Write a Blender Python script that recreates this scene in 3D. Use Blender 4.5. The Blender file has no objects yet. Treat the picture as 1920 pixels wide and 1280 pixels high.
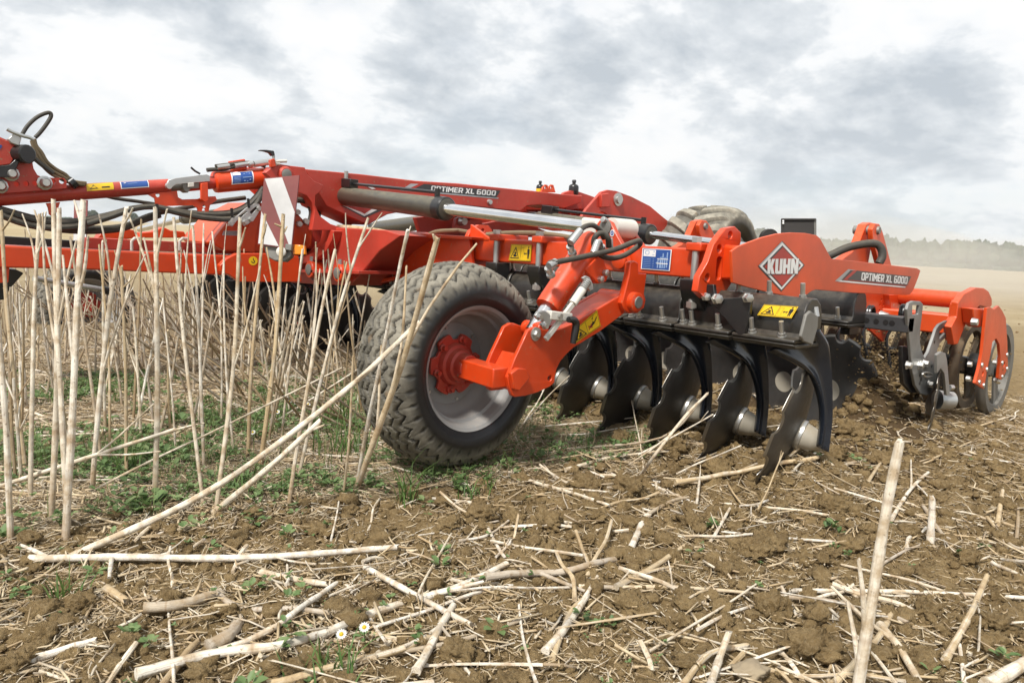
import bpy, math, random
import numpy as np
from math import sin, cos, pi, radians, atan, sqrt
from mathutils import Matrix, Vector
from mathutils.geometry import tessellate_polygon

scene = bpy.context.scene
COL = scene.collection
rng = random.Random(7)

# ------------------------------------------------------------------ camera
F, CAM_H, YAW, ROLL, HC = 1390.0, 0.9, 43.3, 3.0, 453.0      # focal length in photo pixels (1920 wide)
def cam_axes():
    a = radians(YAW); p = atan((640 - HC) * cos(radians(ROLL)) / F); r = radians(ROLL)
    f = np.array([sin(a) * cos(p), cos(a) * cos(p), -sin(p)])
    rt = np.array([cos(a), -sin(a), 0.0]); up = np.cross(rt, f)
    return np.array([rt * cos(r) + up * sin(r), up * cos(r) - rt * sin(r), f])
RC = cam_axes(); EYE = np.array([0, 0, CAM_H])
cd = bpy.data.cameras.new("camera"); cam = bpy.data.objects.new("camera", cd); COL.objects.link(cam)
cam.matrix_world = Matrix(((RC[0][0], RC[1][0], -RC[2][0], 0), (RC[0][1], RC[1][1], -RC[2][1], 0),
                           (RC[0][2], RC[1][2], -RC[2][2], CAM_H), (0, 0, 0, 1)))
cd.sensor_width = 36; cd.lens = F / 1920 * 36; cd.clip_start = 0.05; cd.clip_end = 6000
cd.dof.use_dof = True; cd.dof.focus_distance = 3.0; cd.dof.aperture_fstop = 9.0
scene.camera = cam

def P(px, py, ax, v):
    """point of the photo's ray on the world plane ax = v (metres)"""
    d = RC.T @ np.array([(px - 960) / F, (640 - py) / F, 1.0]); i = 'xyz'.index(ax)
    return EYE + d * ((v - EYE[i]) / d[i])
def PD(px, py, dep):
    return EYE + RC.T @ np.array([(px - 960) / F, (640 - py) / F, 1.0]) * dep
def depth(p): return float(RC[2] @ (np.array(p, float) - EYE))
def proj(p):
    c = RC @ (np.array(p, float) - EYE); return 960 + F * c[0] / c[2], 640 - F * c[1] / c[2]

# ------------------------------------------------------------------ sky, sun, exposure
SUN_EL, SUN_AZ = 52.0, 200.0     # azimuth: angle of the sun's direction in the x-y plane, from +x
scene.view_settings.view_transform = 'Standard'; scene.view_settings.look = 'None'
scene.view_settings.exposure = 0.40; scene.view_settings.gamma = 1.0
scene.cycles.use_denoising = True
scene.cycles.max_bounces = 6; scene.cycles.volume_bounces = 1; scene.cycles.transparent_max_bounces = 8
world = bpy.data.worlds.new("World"); scene.world = world; world.use_nodes = True
def N(nt, t, loc=None, **kw):
    n = nt.nodes.new(t)
    for k, v in kw.items():
        if k.startswith('i_'):
            key = k[2:]; n.inputs[int(key) if key.isdigit() else key].default_value = v
        else: setattr(n, k, v)
    return n
def ramp(nt, fac, stops, interp='LINEAR'):
    r = nt.nodes.new('ShaderNodeValToRGB'); r.color_ramp.interpolation = interp
    e = r.color_ramp.elements
    while len(e) < len(stops): e.new(0.5)
    for el, (p, c) in zip(e, stops):
        el.position = p; el.color = (*c, 1) if len(c) == 3 else c
    if fac is not None: nt.links.new(fac, r.inputs[0])
    return r.outputs[0]
def mixc(nt, fac, a, b, blend='MIX'):
    m = nt.nodes.new('ShaderNodeMix'); m.data_type = 'RGBA'; m.blend_type = blend
    for s, v in ((m.inputs[0], fac), (m.inputs[6], a), (m.inputs[7], b)):
        if hasattr(v, 'is_linked'): nt.links.new(v, s)
        elif isinstance(v, (int, float)): s.default_value = v
        else: s.default_value = (*v, 1) if len(v) == 3 else v
    return m.outputs[2]
def mth(nt, op, a, b=None, c=None, clamp=False):
    m = nt.nodes.new('ShaderNodeMath'); m.operation = op; m.use_clamp = clamp
    for i, v in enumerate((a, b, c)):
        if v is None: continue
        if hasattr(v, 'is_linked'): nt.links.new(v, m.inputs[i])
        else: m.inputs[i].default_value = v
    return m.outputs[0]
def build_world():
    nt = world.node_tree; nt.nodes.clear(); L = nt.links
    out = N(nt, 'ShaderNodeOutputWorld'); bg = N(nt, 'ShaderNodeBackground')
    sky = N(nt, 'ShaderNodeTexSky'); sky.sky_type = 'NISHITA'; sky.sun_disc = False
    sky.sun_elevation = radians(SUN_EL); sky.sun_rotation = radians(90 - SUN_AZ)
    tc = N(nt, 'ShaderNodeTexCoord'); sep = N(nt, 'ShaderNodeSeparateXYZ'); L.new(tc.outputs['Generated'], sep.inputs[0])
    zz = mth(nt, 'ADD', mth(nt, 'MAXIMUM', sep.outputs[2], 0.0), 0.36)
    u = mth(nt, 'DIVIDE', sep.outputs[0], zz); v = mth(nt, 'DIVIDE', sep.outputs[1], zz)
    cmb = N(nt, 'ShaderNodeCombineXYZ'); L.new(u, cmb.inputs[0]); L.new(v, cmb.inputs[1])
    def noise(scale, detail, rough, off, dist=0.0):
        ad = N(nt, 'ShaderNodeVectorMath', operation='ADD'); L.new(cmb.outputs[0], ad.inputs[0]); ad.inputs[1].default_value = off
        n = N(nt, 'ShaderNodeTexNoise', noise_dimensions='3D'); L.new(ad.outputs[0], n.inputs['Vector'])
        n.inputs['Scale'].default_value = scale; n.inputs['Detail'].default_value = detail
        n.inputs['Roughness'].default_value = rough; n.inputs['Distortion'].default_value = dist
        return n.outputs[0]
    big = noise(1.5, 7, 0.52, (5.3, 1.3, 0.0), 0.15); puff = noise(3.9, 12, 0.6, (11.0, 2.0, 3.0), 0.12)
    dens = mth(nt, 'ADD', mth(nt, 'MULTIPLY', big, 0.42), mth(nt, 'MULTIPLY', puff, 0.58))
    cloud = ramp(nt, dens, [(0.42, (1.0, 1.0, 1.0)), (0.474, (0.94, 0.96, 0.98)), (0.508, (0.77, 0.81, 0.85)), (0.59, (0.54, 0.595, 0.655))])
    # the sky pales towards the horizon where many cloud layers overlap
    hz = mth(nt, 'SUBTRACT', 1.0, mth(nt, 'MULTIPLY', mth(nt, 'MAXIMUM', sep.outputs[2], 0.0), 5.5), clamp=True)
    cloud = mixc(nt, mth(nt, 'MULTIPLY', hz, 0.42), cloud, (0.80, 0.845, 0.885))
    mul = N(nt, 'ShaderNodeVectorMath', operation='SCALE'); L.new(sky.outputs[0], mul.inputs[0]); mul.inputs['Scale'].default_value = 0.09
    thin = ramp(nt, noise(1.1, 5, 0.5, (0.0, 20.0, 9.0)), [(0.55, (0, 0, 0)), (0.72, (0.35, 0.35, 0.35))])
    scl = N(nt, 'ShaderNodeVectorMath', operation='SCALE'); L.new(cloud, scl.inputs[0]); scl.inputs['Scale'].default_value = 7.75
    blue = N(nt, 'ShaderNodeVectorMath', operation='SCALE'); L.new(sky.outputs[0], blue.inputs[0]); blue.inputs['Scale'].default_value = 1.0
    col = mixc(nt, thin, scl.outputs[0], blue.outputs[0])
    L.new(col, bg.inputs[0]); bg.inputs[1].default_value = 0.1
    L.new(bg.outputs[0], out.inputs[0])
build_world()
sd = bpy.data.lights.new("sun", 'SUN'); sd.energy = 3.9; sd.angle = radians(9); sd.color = (1.0, 0.96, 0.9)
so = bpy.data.objects.new("sun", sd); COL.objects.link(so)
sdir = Vector((cos(radians(SUN_AZ)) * cos(radians(SUN_EL)), sin(radians(SUN_AZ)) * cos(radians(SUN_EL)), sin(radians(SUN_EL))))
so.rotation_euler = sdir.to_track_quat('Z', 'Y').to_euler()

# ------------------------------------------------------------------ materials
def new_mat(name):
    m = bpy.data.materials.new(name); m.use_nodes = True; nt = m.node_tree
    b = nt.nodes['Principled BSDF']; return m, nt, b
def tnoise(nt, scale, detail=5, rough=0.55, vec=None, dist=0.0, out=0):
    n = N(nt, 'ShaderNodeTexNoise'); n.inputs['Scale'].default_value = scale; n.inputs['Detail'].default_value = detail
    n.inputs['Roughness'].default_value = rough; n.inputs['Distortion'].default_value = dist
    if vec is None:
        tc = nt.nodes.get('geo') or N(nt, 'ShaderNodeNewGeometry'); tc.name = 'geo'; vec = tc.outputs['Position']
    nt.links.new(vec, n.inputs['Vector']); return n.outputs[out]
def bump(nt, b, h, strength, dist):
    n = N(nt, 'ShaderNodeBump'); n.inputs['Strength'].default_value = strength; n.inputs['Distance'].default_value = dist
    nt.links.new(h, n.inputs['Height']); nt.links.new(n.outputs[0], b.inputs['Normal'])
def paint(name, col, rough=0.35, metal=0.0, dust=0.35, dustcol=(0.34, 0.26, 0.17), var=0.12, coat=0.0, spots=True, grain=0.0, splash=False):
    """coated or bare metal / plastic with uneven tone, dust lying on upper faces and soil specks"""
    m, nt, b = new_mat(name); L = nt.links
    n1 = tnoise(nt, 3.0); n2 = tnoise(nt, 38.0, 6, 0.65); n3 = tnoise(nt, 160.0, 3, 0.6)
    dark = tuple(c * (1 - var * 2) for c in col); light = tuple(min(1, c * (1 + var)) for c in col)
    c = mixc(nt, ramp(nt, n1, [(0.35, (0, 0, 0)), (0.65, (1, 1, 1))]), dark, light)
    geo = nt.nodes['geo']; sep = N(nt, 'ShaderNodeSeparateXYZ'); L.new(geo.outputs['Normal'], sep.inputs[0])
    up = ramp(nt, sep.outputs[2], [(0.2, (0.25, 0.25, 0.25)), (0.95, (1, 1, 1))])
    d = mth(nt, 'MULTIPLY', mth(nt, 'MULTIPLY', ramp(nt, n2, [(0.32, (0.25, 0.25, 0.25)), (0.72, (1, 1, 1))]), up), dust)
    if spots:
        sp = ramp(nt, n3, [(0.66, (0, 0, 0)), (0.74, (0.55, 0.55, 0.55))])
        d = mth(nt, 'MAXIMUM', d, mth(nt, 'MULTIPLY', sp, min(1, dust * 1.6)))
    c = mixc(nt, d, c, dustcol); L.new(c, b.inputs['Base Color'])
    r = mth(nt, 'ADD', mth(nt, 'MULTIPLY', d, 0.6), mth(nt, 'ADD', mth(nt, 'MULTIPLY', n2, 0.12), rough - 0.06), clamp=True)
    L.new(r, b.inputs['Roughness']); b.inputs['Metallic'].default_value = metal
    if metal: L.new(mth(nt, 'SUBTRACT', metal, mth(nt, 'MULTIPLY', d, metal), clamp=True), b.inputs['Metallic'])
    b.inputs['Coat Weight'].default_value = coat; b.inputs['Coat Roughness'].default_value = 0.15
    if splash:
        sp = mth(nt, 'MULTIPLY', ramp(nt, tnoise(nt, 55.0, 4, 0.6), [(0.63, (0, 0, 0)), (0.68, (1, 1, 1))]), ramp(nt, tnoise(nt, 2.2, 3), [(0.45, (0, 0, 0)), (0.62, (0.8, 0.8, 0.8))])); c2 = mixc(nt, sp, c, (0.26, 0.185, 0.105)); L.new(c2, b.inputs['Base Color'])
    if grain: bump(nt, b, n2, grain, 0.002)
    return m
M = {}
M['red'] = paint('red_paint', (0.62, 0.046, 0.003), 0.34, dust=0.22, dustcol=(0.38, 0.20, 0.11), coat=0.2, splash=True)
M['red_dusty'] = paint('dusty_red_paint', (0.46, 0.032, 0.016), 0.42, dust=0.36, dustcol=(0.42, 0.24, 0.17), coat=0.1, splash=True)
M['orange'] = paint('orange_red_paint', (0.63, 0.060, 0.004), 0.38, dust=0.3, dustcol=(0.46, 0.25, 0.14), coat=0.12)
M['black'] = paint('black_paint', (0.008, 0.009, 0.011), 0.30, dust=0.14, dustcol=(0.27, 0.22, 0.155), coat=0.15)
M['black_dusty'] = paint('dusty_black_paint', (0.007, 0.007, 0.008), 0.32, dust=0.26, dustcol=(0.36, 0.30, 0.21), coat=0.1)
M['arm'] = paint('gloss_black_casting', (0.010, 0.014, 0.022), 0.24, dust=0.07, dustcol=(0.2, 0.16, 0.11), coat=0.5, grain=0.06)
M['disc'] = paint('worn_disc_steel', (0.07, 0.069, 0.067), 0.38, metal=0.6, dust=0.6, dustcol=(0.12, 0.085, 0.05), var=0.25, grain=0.2)
M['edge'] = paint('polished_edge_steel', (0.30, 0.29, 0.27), 0.3, metal=0.9, dust=0.2, dustcol=(0.2, 0.16, 0.1))
M['hub'] = paint('cream_hub', (0.33, 0.305, 0.25), 0.42, dust=0.8, dustcol=(0.27, 0.21, 0.13), grain=0.2)
M['chrome'] = paint('chrome_rod', (0.80, 0.80, 0.80), 0.12, metal=1.0, dust=0.10, spots=False)
M['galv'] = paint('galvanised_steel', (0.50, 0.51, 0.50), 0.36, metal=0.75, dust=0.28, dustcol=(0.36, 0.31, 0.24), var=0.15, grain=0.2)
M['galv_dull'] = paint('dull_galvanised_plate', (0.27, 0.275, 0.27), 0.45, metal=0.6, dust=0.35, dustcol=(0.33, 0.28, 0.21), var=0.2, grain=0.3)
M['bolt'] = paint('zinc_bolt', (0.55, 0.55, 0.53), 0.32, metal=0.85, dust=0.2)
M['plategrey'] = paint('rough_grey_steel', (0.20, 0.195, 0.18), 0.5, metal=0.4, dust=0.4, dustcol=(0.33, 0.29, 0.23), grain=0.8)
M['gunmetal'] = paint('worn_dark_steel', (0.035, 0.036, 0.04), 0.4, dust=0.2, dustcol=(0.25, 0.2, 0.14))
M['caked'] = paint('soil_caked_steel', (0.09, 0.065, 0.04), 0.8, dust=0.6, dustcol=(0.2, 0.14, 0.08), var=0.3, grain=1.0)
M['white'] = paint('dusty_white_paint', (0.68, 0.66, 0.60), 0.4, dust=0.35, dustcol=(0.45, 0.38, 0.28))
M['rim'] = paint('silver_rim_paint', (0.26, 0.265, 0.265), 0.5, metal=0.1, dust=0.5, dustcol=(0.36, 0.31, 0.25))
M['hose'] = paint('black_rubber_hose', (0.030, 0.029, 0.026), 0.55, dust=0.55, dustcol=(0.20, 0.165, 0.11))
M['hose_tan'] = paint('dusty_hose', (0.16, 0.12, 0.07), 0.7, dust=0.5, dustcol=(0.34, 0.26, 0.16))
M['olive'] = paint('dusty_barrel', (0.035, 0.033, 0.028), 0.34, dust=0.85, dustcol=(0.24, 0.21, 0.14), coat=0.15)
M['d_yellow'] = paint('yellow_sticker', (0.82, 0.52, 0.01), 0.35, dust=0.12, spots=False)
M['d_black'] = paint('black_print', (0.012, 0.012, 0.013), 0.35, dust=0.08, spots=False)
M['d_white'] = paint('white_print', (0.80, 0.80, 0.79), 0.35, dust=0.1, spots=False)
M['d_red'] = paint('red_print', (0.42, 0.028, 0.020), 0.4, dust=0.2, spots=False)
M['d_blue'] = paint('blue_print', (0.015, 0.075, 0.30), 0.35, dust=0.1, spots=False)
M['d_lblue'] = paint('pale_blue_print', (0.25, 0.38, 0.62), 0.4, dust=0.1, spots=False)
M['d_grey'] = paint('charcoal_print', (0.035, 0.037, 0.042), 0.35, dust=0.12, spots=False)
M['d_silver'] = paint('silver_print', (0.42, 0.43, 0.45), 0.3, metal=0.3, dust=0.15, spots=False)
M['board_red'] = paint('board_red', (0.20, 0.042, 0.042), 0.5, dust=0.3, spots=False)
M['board_white'] = paint('board_white', (0.62, 0.62, 0.62), 0.45, dust=0.3, spots=False)
M['amber'] = paint('amber_lens', (0.85, 0.25, 0.005), 0.2, dust=0.1)
M['panel'] = paint('black_plastic_panel', (0.022, 0.019, 0.018), 0.6, dust=0.25, dustcol=(0.2, 0.17, 0.13))
def rubber(name, k):
    """tyre rubber: pale dried mud where the tread has run on the soil, black clean sidewall"""
    m, nt, b = new_mat(name); L = nt.links
    a = N(nt, 'ShaderNodeAttribute', attribute_name='wear')
    n = tnoise(nt, 34, 7, 0.7); n2 = ramp(nt, tnoise(nt, 9, 6, .65), [(.3, (0, 0, 0)), (.68, (1, 1, 1))])
    w = mth(nt, 'ADD', a.outputs['Fac'], mth(nt, 'MULTIPLY', mth(nt, 'MULTIPLY', mth(nt, 'SUBTRACT', n, 0.5), 1.3), mth(nt, 'ADD', a.outputs['Fac'], 0.08)), clamp=True)
    c = mixc(nt, w, (0.008, 0.008, 0.009), mixc(nt, n2, (0.085 * k, 0.078 * k, 0.062 * k), (0.25 * k, 0.228 * k, 0.18 * k)))
    st = ramp(nt, tnoise(nt, 13, 3), [(0.66, (0, 0, 0)), (0.75, (0.5, 0.5, 0.5))])
    c = mixc(nt, mth(nt, 'MULTIPLY', st, w), c, (0.26, 0.15, 0.06)); L.new(c, b.inputs['Base Color'])
    L.new(mth(nt, 'ADD', mth(nt, 'MULTIPLY', w, 0.35), 0.42), b.inputs['Roughness']); bump(nt, b, n, 0.35, 0.004)
    return m
M['rubber'] = rubber('tyre_rubber', 1.0); M['rubber_dry'] = rubber('dry_tyre_rubber', 1.55)
def straw_mat(name, attr=False, tint=0.0):
    m, nt, b = new_mat(name); L = nt.links
    tc = N(nt, 'ShaderNodeTexCoord'); mp = N(nt, 'ShaderNodeAttribute', attribute_name='along')
    if attr:
        rnd = N(nt, 'ShaderNodeAttribute', attribute_name='rnd').outputs['Fac']
    else:
        rnd = N(nt, 'ShaderNodeObjectInfo').outputs['Random']
    c = ramp(nt, rnd, [(0.0, (0.60, 0.52, 0.38)), (0.25, (0.46, 0.35, 0.20)), (0.5, (0.58, 0.49, 0.34)), (0.7, (0.34, 0.24, 0.125)), (0.85, (0.66, 0.60, 0.49)), (1.0, (0.25, 0.17, 0.09))] if attr else [(0.0, (0.74, 0.69, 0.60)), (0.3, (0.68, 0.60, 0.46)), (0.6, (0.76, 0.72, 0.64)), (0.8, (0.56, 0.43, 0.25)), (1.0, (0.46, 0.36, 0.22))])
    n = tnoise(nt, 22, 5, 0.6); n3 = tnoise(nt, 75, 4, 0.65)
    fv = N(nt, 'ShaderNodeAttribute', attribute_name='fibre').outputs['Vector']; fb = tnoise(nt, 3.2, 4, 0.6, fv); fb2 = tnoise(nt, 1.1, 3, 0.6, fv)
    if not attr:
        c = mixc(nt, ramp(nt, fb, [(0.34, (0.5, 0.5, 0.5)), (0.48, (0, 0, 0))]), c, (0.33, 0.25, 0.15))
        c = mixc(nt, ramp(nt, fb2, [(0.52, (0, 0, 0)), (0.66, (0.5, 0.5, 0.5))]), c, (0.80, 0.77, 0.71))
    c = mixc(nt, ramp(nt, n, [(0.43, (0, 0, 0)), (0.62, (0.75, 0.75, 0.75))]), c, (0.36, 0.25, 0.13))
    c = mixc(nt, ramp(nt, tnoise(nt, 9, 4, .6), [(0.56, (0, 0, 0)), (0.70, (0.6, 0.6, 0.6))]), c, (0.30, 0.28, 0.25))
    c = mixc(nt, ramp(nt, n3, [(0.60, (0, 0, 0)), (0.70, (0.8, 0.8, 0.8))]), c, (0.15, 0.09, 0.045))
    c = mixc(nt, ramp(nt, mp.outputs['Fac'], [(0.0, (0.75, 0.75, 0.75)), (0.16, (0.12, 0.12, 0.12)), (0.3, (0, 0, 0))]), c, (0.26, 0.165, 0.08))
    nd = N(nt, 'ShaderNodeAttribute', attribute_name='node').outputs['Fac']; c = mixc(nt, ramp(nt, nd, [(0.80, (0, 0, 0)), (0.97, (0.5, 0.5, 0.5))]), c, (0.30, 0.19, 0.10))
    if tint: c = mixc(nt, tint, c, (0.20, 0.13, 0.065))
    L.new(c, b.inputs['Base Color']); b.inputs['Roughness'].default_value = 0.7
    bump(nt, b, n3 if attr else mth(nt, 'ADD', n3, fb), 0.6, 0.003); return m
M['straw_brown'] = straw_mat('weathered_stalk', False, 0.5)
M['straw'] = straw_mat('dry_stalk'); M['straw_bits'] = straw_mat('chopped_straw', True)
def leaf_mat(name, c0, c1, c2):
    m, nt, b = new_mat(name); L = nt.links
    rnd = N(nt, 'ShaderNodeAttribute', attribute_name='rnd').outputs['Fac']
    c = ramp(nt, rnd, [(0.0, c0), (0.5, c1), (1.0, c2)])
    L.new(c, b.inputs['Base Color']); b.inputs['Roughness'].default_value = 0.55
    b.inputs['Subsurface Weight'].default_value = 0.0
    tr = N(nt, 'ShaderNodeBsdfTranslucent'); L.new(c, tr.inputs[0]); mx = N(nt, 'ShaderNodeMixShader'); mx.inputs[0].default_value = 0.3
    L.new(b.outputs[0], mx.inputs[1]); L.new(tr.outputs[0], mx.inputs[2])
    L.new(mx.outputs[0], nt.nodes['Material Output'].inputs[0]); return m
M['weed'] = leaf_mat('weed_leaf', (0.085, 0.15, 0.045), (0.14, 0.22, 0.075), (0.24, 0.30, 0.13))
M['grass'] = leaf_mat('grass_blade', (0.07, 0.13, 0.03), (0.12, 0.21, 0.05), (0.26, 0.27, 0.10))
M['petal'] = leaf_mat('white_petal', (0.75, 0.75, 0.72), (0.8, 0.8, 0.78), (0.8, 0.8, 0.8))
M['yolk'] = leaf_mat('yellow_floret', (0.7, 0.5, 0.02), (0.75, 0.5, 0.02), (0.8, 0.55, 0.03))
M['crown'] = leaf_mat('tree_leaves', (0.025, 0.045, 0.02), (0.04, 0.07, 0.028), (0.07, 0.10, 0.04))
M['trunk'] = paint('bark', (0.10, 0.08, 0.06), 0.8, dust=0.1)
def soil_mat(name, ground=False):
    m, nt, b = new_mat(name); L = nt.links
    n1 = tnoise(nt, 1.3, 4); n2 = tnoise(nt, 14, 6, 0.6); n3 = tnoise(nt, 90, 5, 0.7); n4 = tnoise(nt, 330, 3, 0.6)
    c = mixc(nt, ramp(nt, n2, [(0.3, (0, 0, 0)), (0.7, (1, 1, 1))]), (0.165, 0.107, 0.043), (0.35, 0.242, 0.112))
    c = mixc(nt, ramp(nt, n3, [(0.45, (0, 0, 0)), (0.75, (0.8, 0.8, 0.8))]), c, (0.43, 0.32, 0.175))
    if ground:
        st = N(nt, 'ShaderNodeAttribute', attribute_name='stubble').outputs['Fac']
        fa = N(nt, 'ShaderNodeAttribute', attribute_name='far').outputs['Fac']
        mo = N(nt, 'ShaderNodeAttribute', attribute_name='moist').outputs['Fac']
        litter = mixc(nt, ramp(nt, n3, [(0.35, (0, 0, 0)), (0.65, (1, 1, 1))]), (0.21, 0.150, 0.080), (0.42, 0.33, 0.205))
        c = mixc(nt, st, c, litter)
        c = mixc(nt, mo, c, mixc(nt, n3, (0.060, 0.037, 0.018), (0.13, 0.082, 0.038)))
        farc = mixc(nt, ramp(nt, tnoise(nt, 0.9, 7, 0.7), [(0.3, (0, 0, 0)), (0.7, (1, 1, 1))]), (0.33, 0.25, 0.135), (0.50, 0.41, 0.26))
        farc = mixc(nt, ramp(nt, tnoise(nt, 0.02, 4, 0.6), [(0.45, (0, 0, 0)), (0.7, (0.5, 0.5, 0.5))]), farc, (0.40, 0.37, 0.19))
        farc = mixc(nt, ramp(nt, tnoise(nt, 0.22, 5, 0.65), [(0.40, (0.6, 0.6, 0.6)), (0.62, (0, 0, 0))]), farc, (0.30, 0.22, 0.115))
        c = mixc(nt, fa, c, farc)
    L.new(c, b.inputs['Base Color']); b.inputs['Roughness'].default_value = 0.92
    b.inputs['Specular IOR Level'].default_value = 0.25
    h = mth(nt, 'ADD', mth(nt, 'MULTIPLY', n3, 1.0), mth(nt, 'MULTIPLY', n4, 0.4)); bump(nt, b, h, 1.0, 0.02)
    return m
M['soil'] = soil_mat('clod_soil'); M['ground'] = soil_mat('field_soil', True)
M['stone'] = paint('weathered_stone', (0.36, 0.29, 0.19), 0.85, dust=0.4, var=0.2, grain=0.6)
# ------------------------------------------------------------------ mesh helpers
def perlin(x, y, seed=0):
    xi = np.floor(x).astype(np.int64); yi = np.floor(y).astype(np.int64); xf = x - xi; yf = y - yi
    def g(ix, iy):
        h = (ix * 374761393 + iy * 668265263 + seed * 974711) & 0x7fffffff; h = ((h ^ (h >> 13)) * 1274126177) & 0x7fffffff
        a = ((h ^ (h >> 16)) & 0xffff) / 65535.0 * 2 * pi; return np.cos(a), np.sin(a)
    u = xf * xf * xf * (xf * (xf * 6 - 15) + 10); v = yf * yf * yf * (yf * (yf * 6 - 15) + 10)
    def d(ix, iy, fx, fy): gx, gy = g(ix, iy); return gx * fx + gy * fy
    a = d(xi, yi, xf, yf); b = d(xi + 1, yi, xf - 1, yf); c = d(xi, yi + 1, xf, yf - 1); e = d(xi + 1, yi + 1, xf - 1, yf - 1)
    return (a * (1 - u) + b * u) * (1 - v) + (c * (1 - u) + e * u) * v
class MB:
    def __init__(s): s.v = []; s.f = []; s.m = []
    def add(s, vs, fs, mi=0):
        o = len(s.v); s.v += [tuple(map(float, p)) for p in vs]
        s.f += [tuple(i + o for i in f) for f in fs]; s.m += [mi] * len(fs); return s
    def box(s, x0, x1, y0, y1, z0, z1, mi=0):
        vs = [(x, y, z) for z in (z0, z1) for y in (y0, y1) for x in (x0, x1)]
        return s.add(vs, [(0, 2, 3, 1), (4, 5, 7, 6), (0, 1, 5, 4), (2, 6, 7, 3), (0, 4, 6, 2), (1, 3, 7, 5)], mi)
    def bar(s, p0, p1, w, h, up=(0, 0, 1), mi=0, w1=None, h1=None):
        p0 = Vector(p0); p1 = Vector(p1); d = (p1 - p0).normalized(); up = Vector(up)
        a = d.cross(up).normalized(); b = a.cross(d)
        vs = []
        for p, ww, hh in ((p0, w, h), (p1, w1 or w, h1 or h)):
            vs += [p - a * ww / 2 - b * hh / 2, p + a * ww / 2 - b * hh / 2, p + a * ww / 2 + b * hh / 2, p - a * ww / 2 + b * hh / 2]
        return s.add(vs, [(3, 2, 1, 0), (4, 5, 6, 7), (0, 1, 5, 4), (1, 2, 6, 5), (2, 3, 7, 6), (3, 0, 4, 7)], mi)
    def lathe(s, prof, org, axis, n=24, mi=0, caps=True, a0=0.0):
        """prof: (distance along axis, radius)"""
        ax = Vector(axis).normalized(); t = Vector((0, 0, 1)) if abs(ax.z) < 0.9 else Vector((1, 0, 0))
        e1 = ax.cross(t).normalized(); e2 = ax.cross(e1); org = Vector(org); vs = []
        for d, r in prof:
            for k in range(n):
                q = 2 * pi * k / n + a0; vs.append(org + ax * d + (e1 * cos(q) + e2 * sin(q)) * r)
        fs = []
        for i in range(len(prof) - 1):
            for k in range(n):
                k2 = (k + 1) % n; fs.append((i * n + k, (i + 1) * n + k, (i + 1) * n + k2, i * n + k2))
        if caps:
            fs.append(tuple(range(n))); fs.append(tuple((len(prof) - 1) * n + k for k in range(n - 1, -1, -1)))
        return s.add(vs, fs, mi)
    def cyl(s, p0, p1, r, r1=None, n=16, mi=0):
        p0 = Vector(p0); p1 = Vector(p1); return s.lathe([(0, r), ((p1 - p0).length, r if r1 is None else r1)], p0, p1 - p0, n, mi)
    def tube(s, pts, r, n=8, mi=0, caps=True):
        pts = [Vector(p) for p in pts]; m = len(pts); rs = list(r) if hasattr(r, '__len__') else [r] * m
        tan = [(pts[min(i + 1, m - 1)] - pts[max(i - 1, 0)]).normalized() for i in range(m)]
        a = tan[0].orthogonal().normalized(); vs = []
        for i in range(m):
            a = (a - tan[i] * a.dot(tan[i])).normalized(); b = tan[i].cross(a)
            for k in range(n):
                q = 2 * pi * k / n; vs.append(pts[i] + (a * cos(q) + b * sin(q)) * rs[i])
        fs = [(i * n + k, i * n + (k + 1) % n, (i + 1) * n + (k + 1) % n, (i + 1) * n + k) for i in range(m - 1) for k in range(n)]
        if caps: fs += [tuple(range(n - 1, -1, -1)), tuple((m - 1) * n + k for k in range(n))]
        return s.add(vs, fs, mi)
    def plate3(s, outer, holes, thick, mi=0):
        """planar 3-D outline (list of points) with holes, given thickness vector"""
        loops = [[Vector(p) for p in l] for l in [outer] + list(holes)]
        nrm = Vector((0, 0, 0)); o = loops[0]
        for i in range(len(o)): nrm += o[i].cross(o[(i + 1) % len(o)])
        th = Vector(thick)
        if nrm.dot(th) > 0: loops[0].reverse()           # front cap looks against the thickness direction
        o = loops[0]
        for l in loops[1:]:
            hn = Vector((0, 0, 0))
            for i in range(len(l)): hn += l[i].cross(l[(i + 1) % len(l)])
            if hn.dot(th) < 0: l.reverse()
        flat = [p for l in loops for p in l]; k = len(flat)
        tris = tessellate_polygon(loops) if len(loops) > 1 else None
        fs = []
        if tris is None:
            fs += [tuple(range(k)), tuple(range(2 * k - 1, k - 1, -1))]
        else:
            for t in tris:
                n = (flat[t[1]] - flat[t[0]]).cross(flat[t[2]] - flat[t[0]])
                t = t if n.dot(th) < 0 else t[::-1]
                fs.append(tuple(t)); fs.append(tuple(k + i for i in t[::-1]))
        b = 0
        for l in loops:
            m = len(l)
            for i in range(m):
                j = (i + 1) % m; fs.append((b + j, b + i, b + i + k, b + j + k))
            b += m
        return s.add(flat + [p + th for p in flat], fs, mi)
    def flat(s, outer, holes=(), mi=0, face=None):
        """one-sided print: fan of triangles facing `face`"""
        loops = [[Vector(p) for p in l] for l in [outer] + list(holes)]; flat = [p for l in loops for p in l]
        fs = []
        for t in tessellate_polygon(loops):
            n = (flat[t[1]] - flat[t[0]]).cross(flat[t[2]] - flat[t[0]])
            if n.length < 1e-12: continue
            fs.append(tuple(t) if face is None or n.dot(Vector(face)) > 0 else tuple(t[::-1]))
        return s.add(flat, fs, mi)
    def mesh(s, name, smooth=40):
        me = bpy.data.meshes.new(name); me.from_pydata(s.v, [], s.f)
        me.polygons.foreach_set('material_index', s.m)
        if smooth:
            me.polygons.foreach_set('use_smooth', [True] * len(s.f)); me.update(); me.set_sharp_from_angle(angle=radians(smooth))
        me.update(); return me
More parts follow.
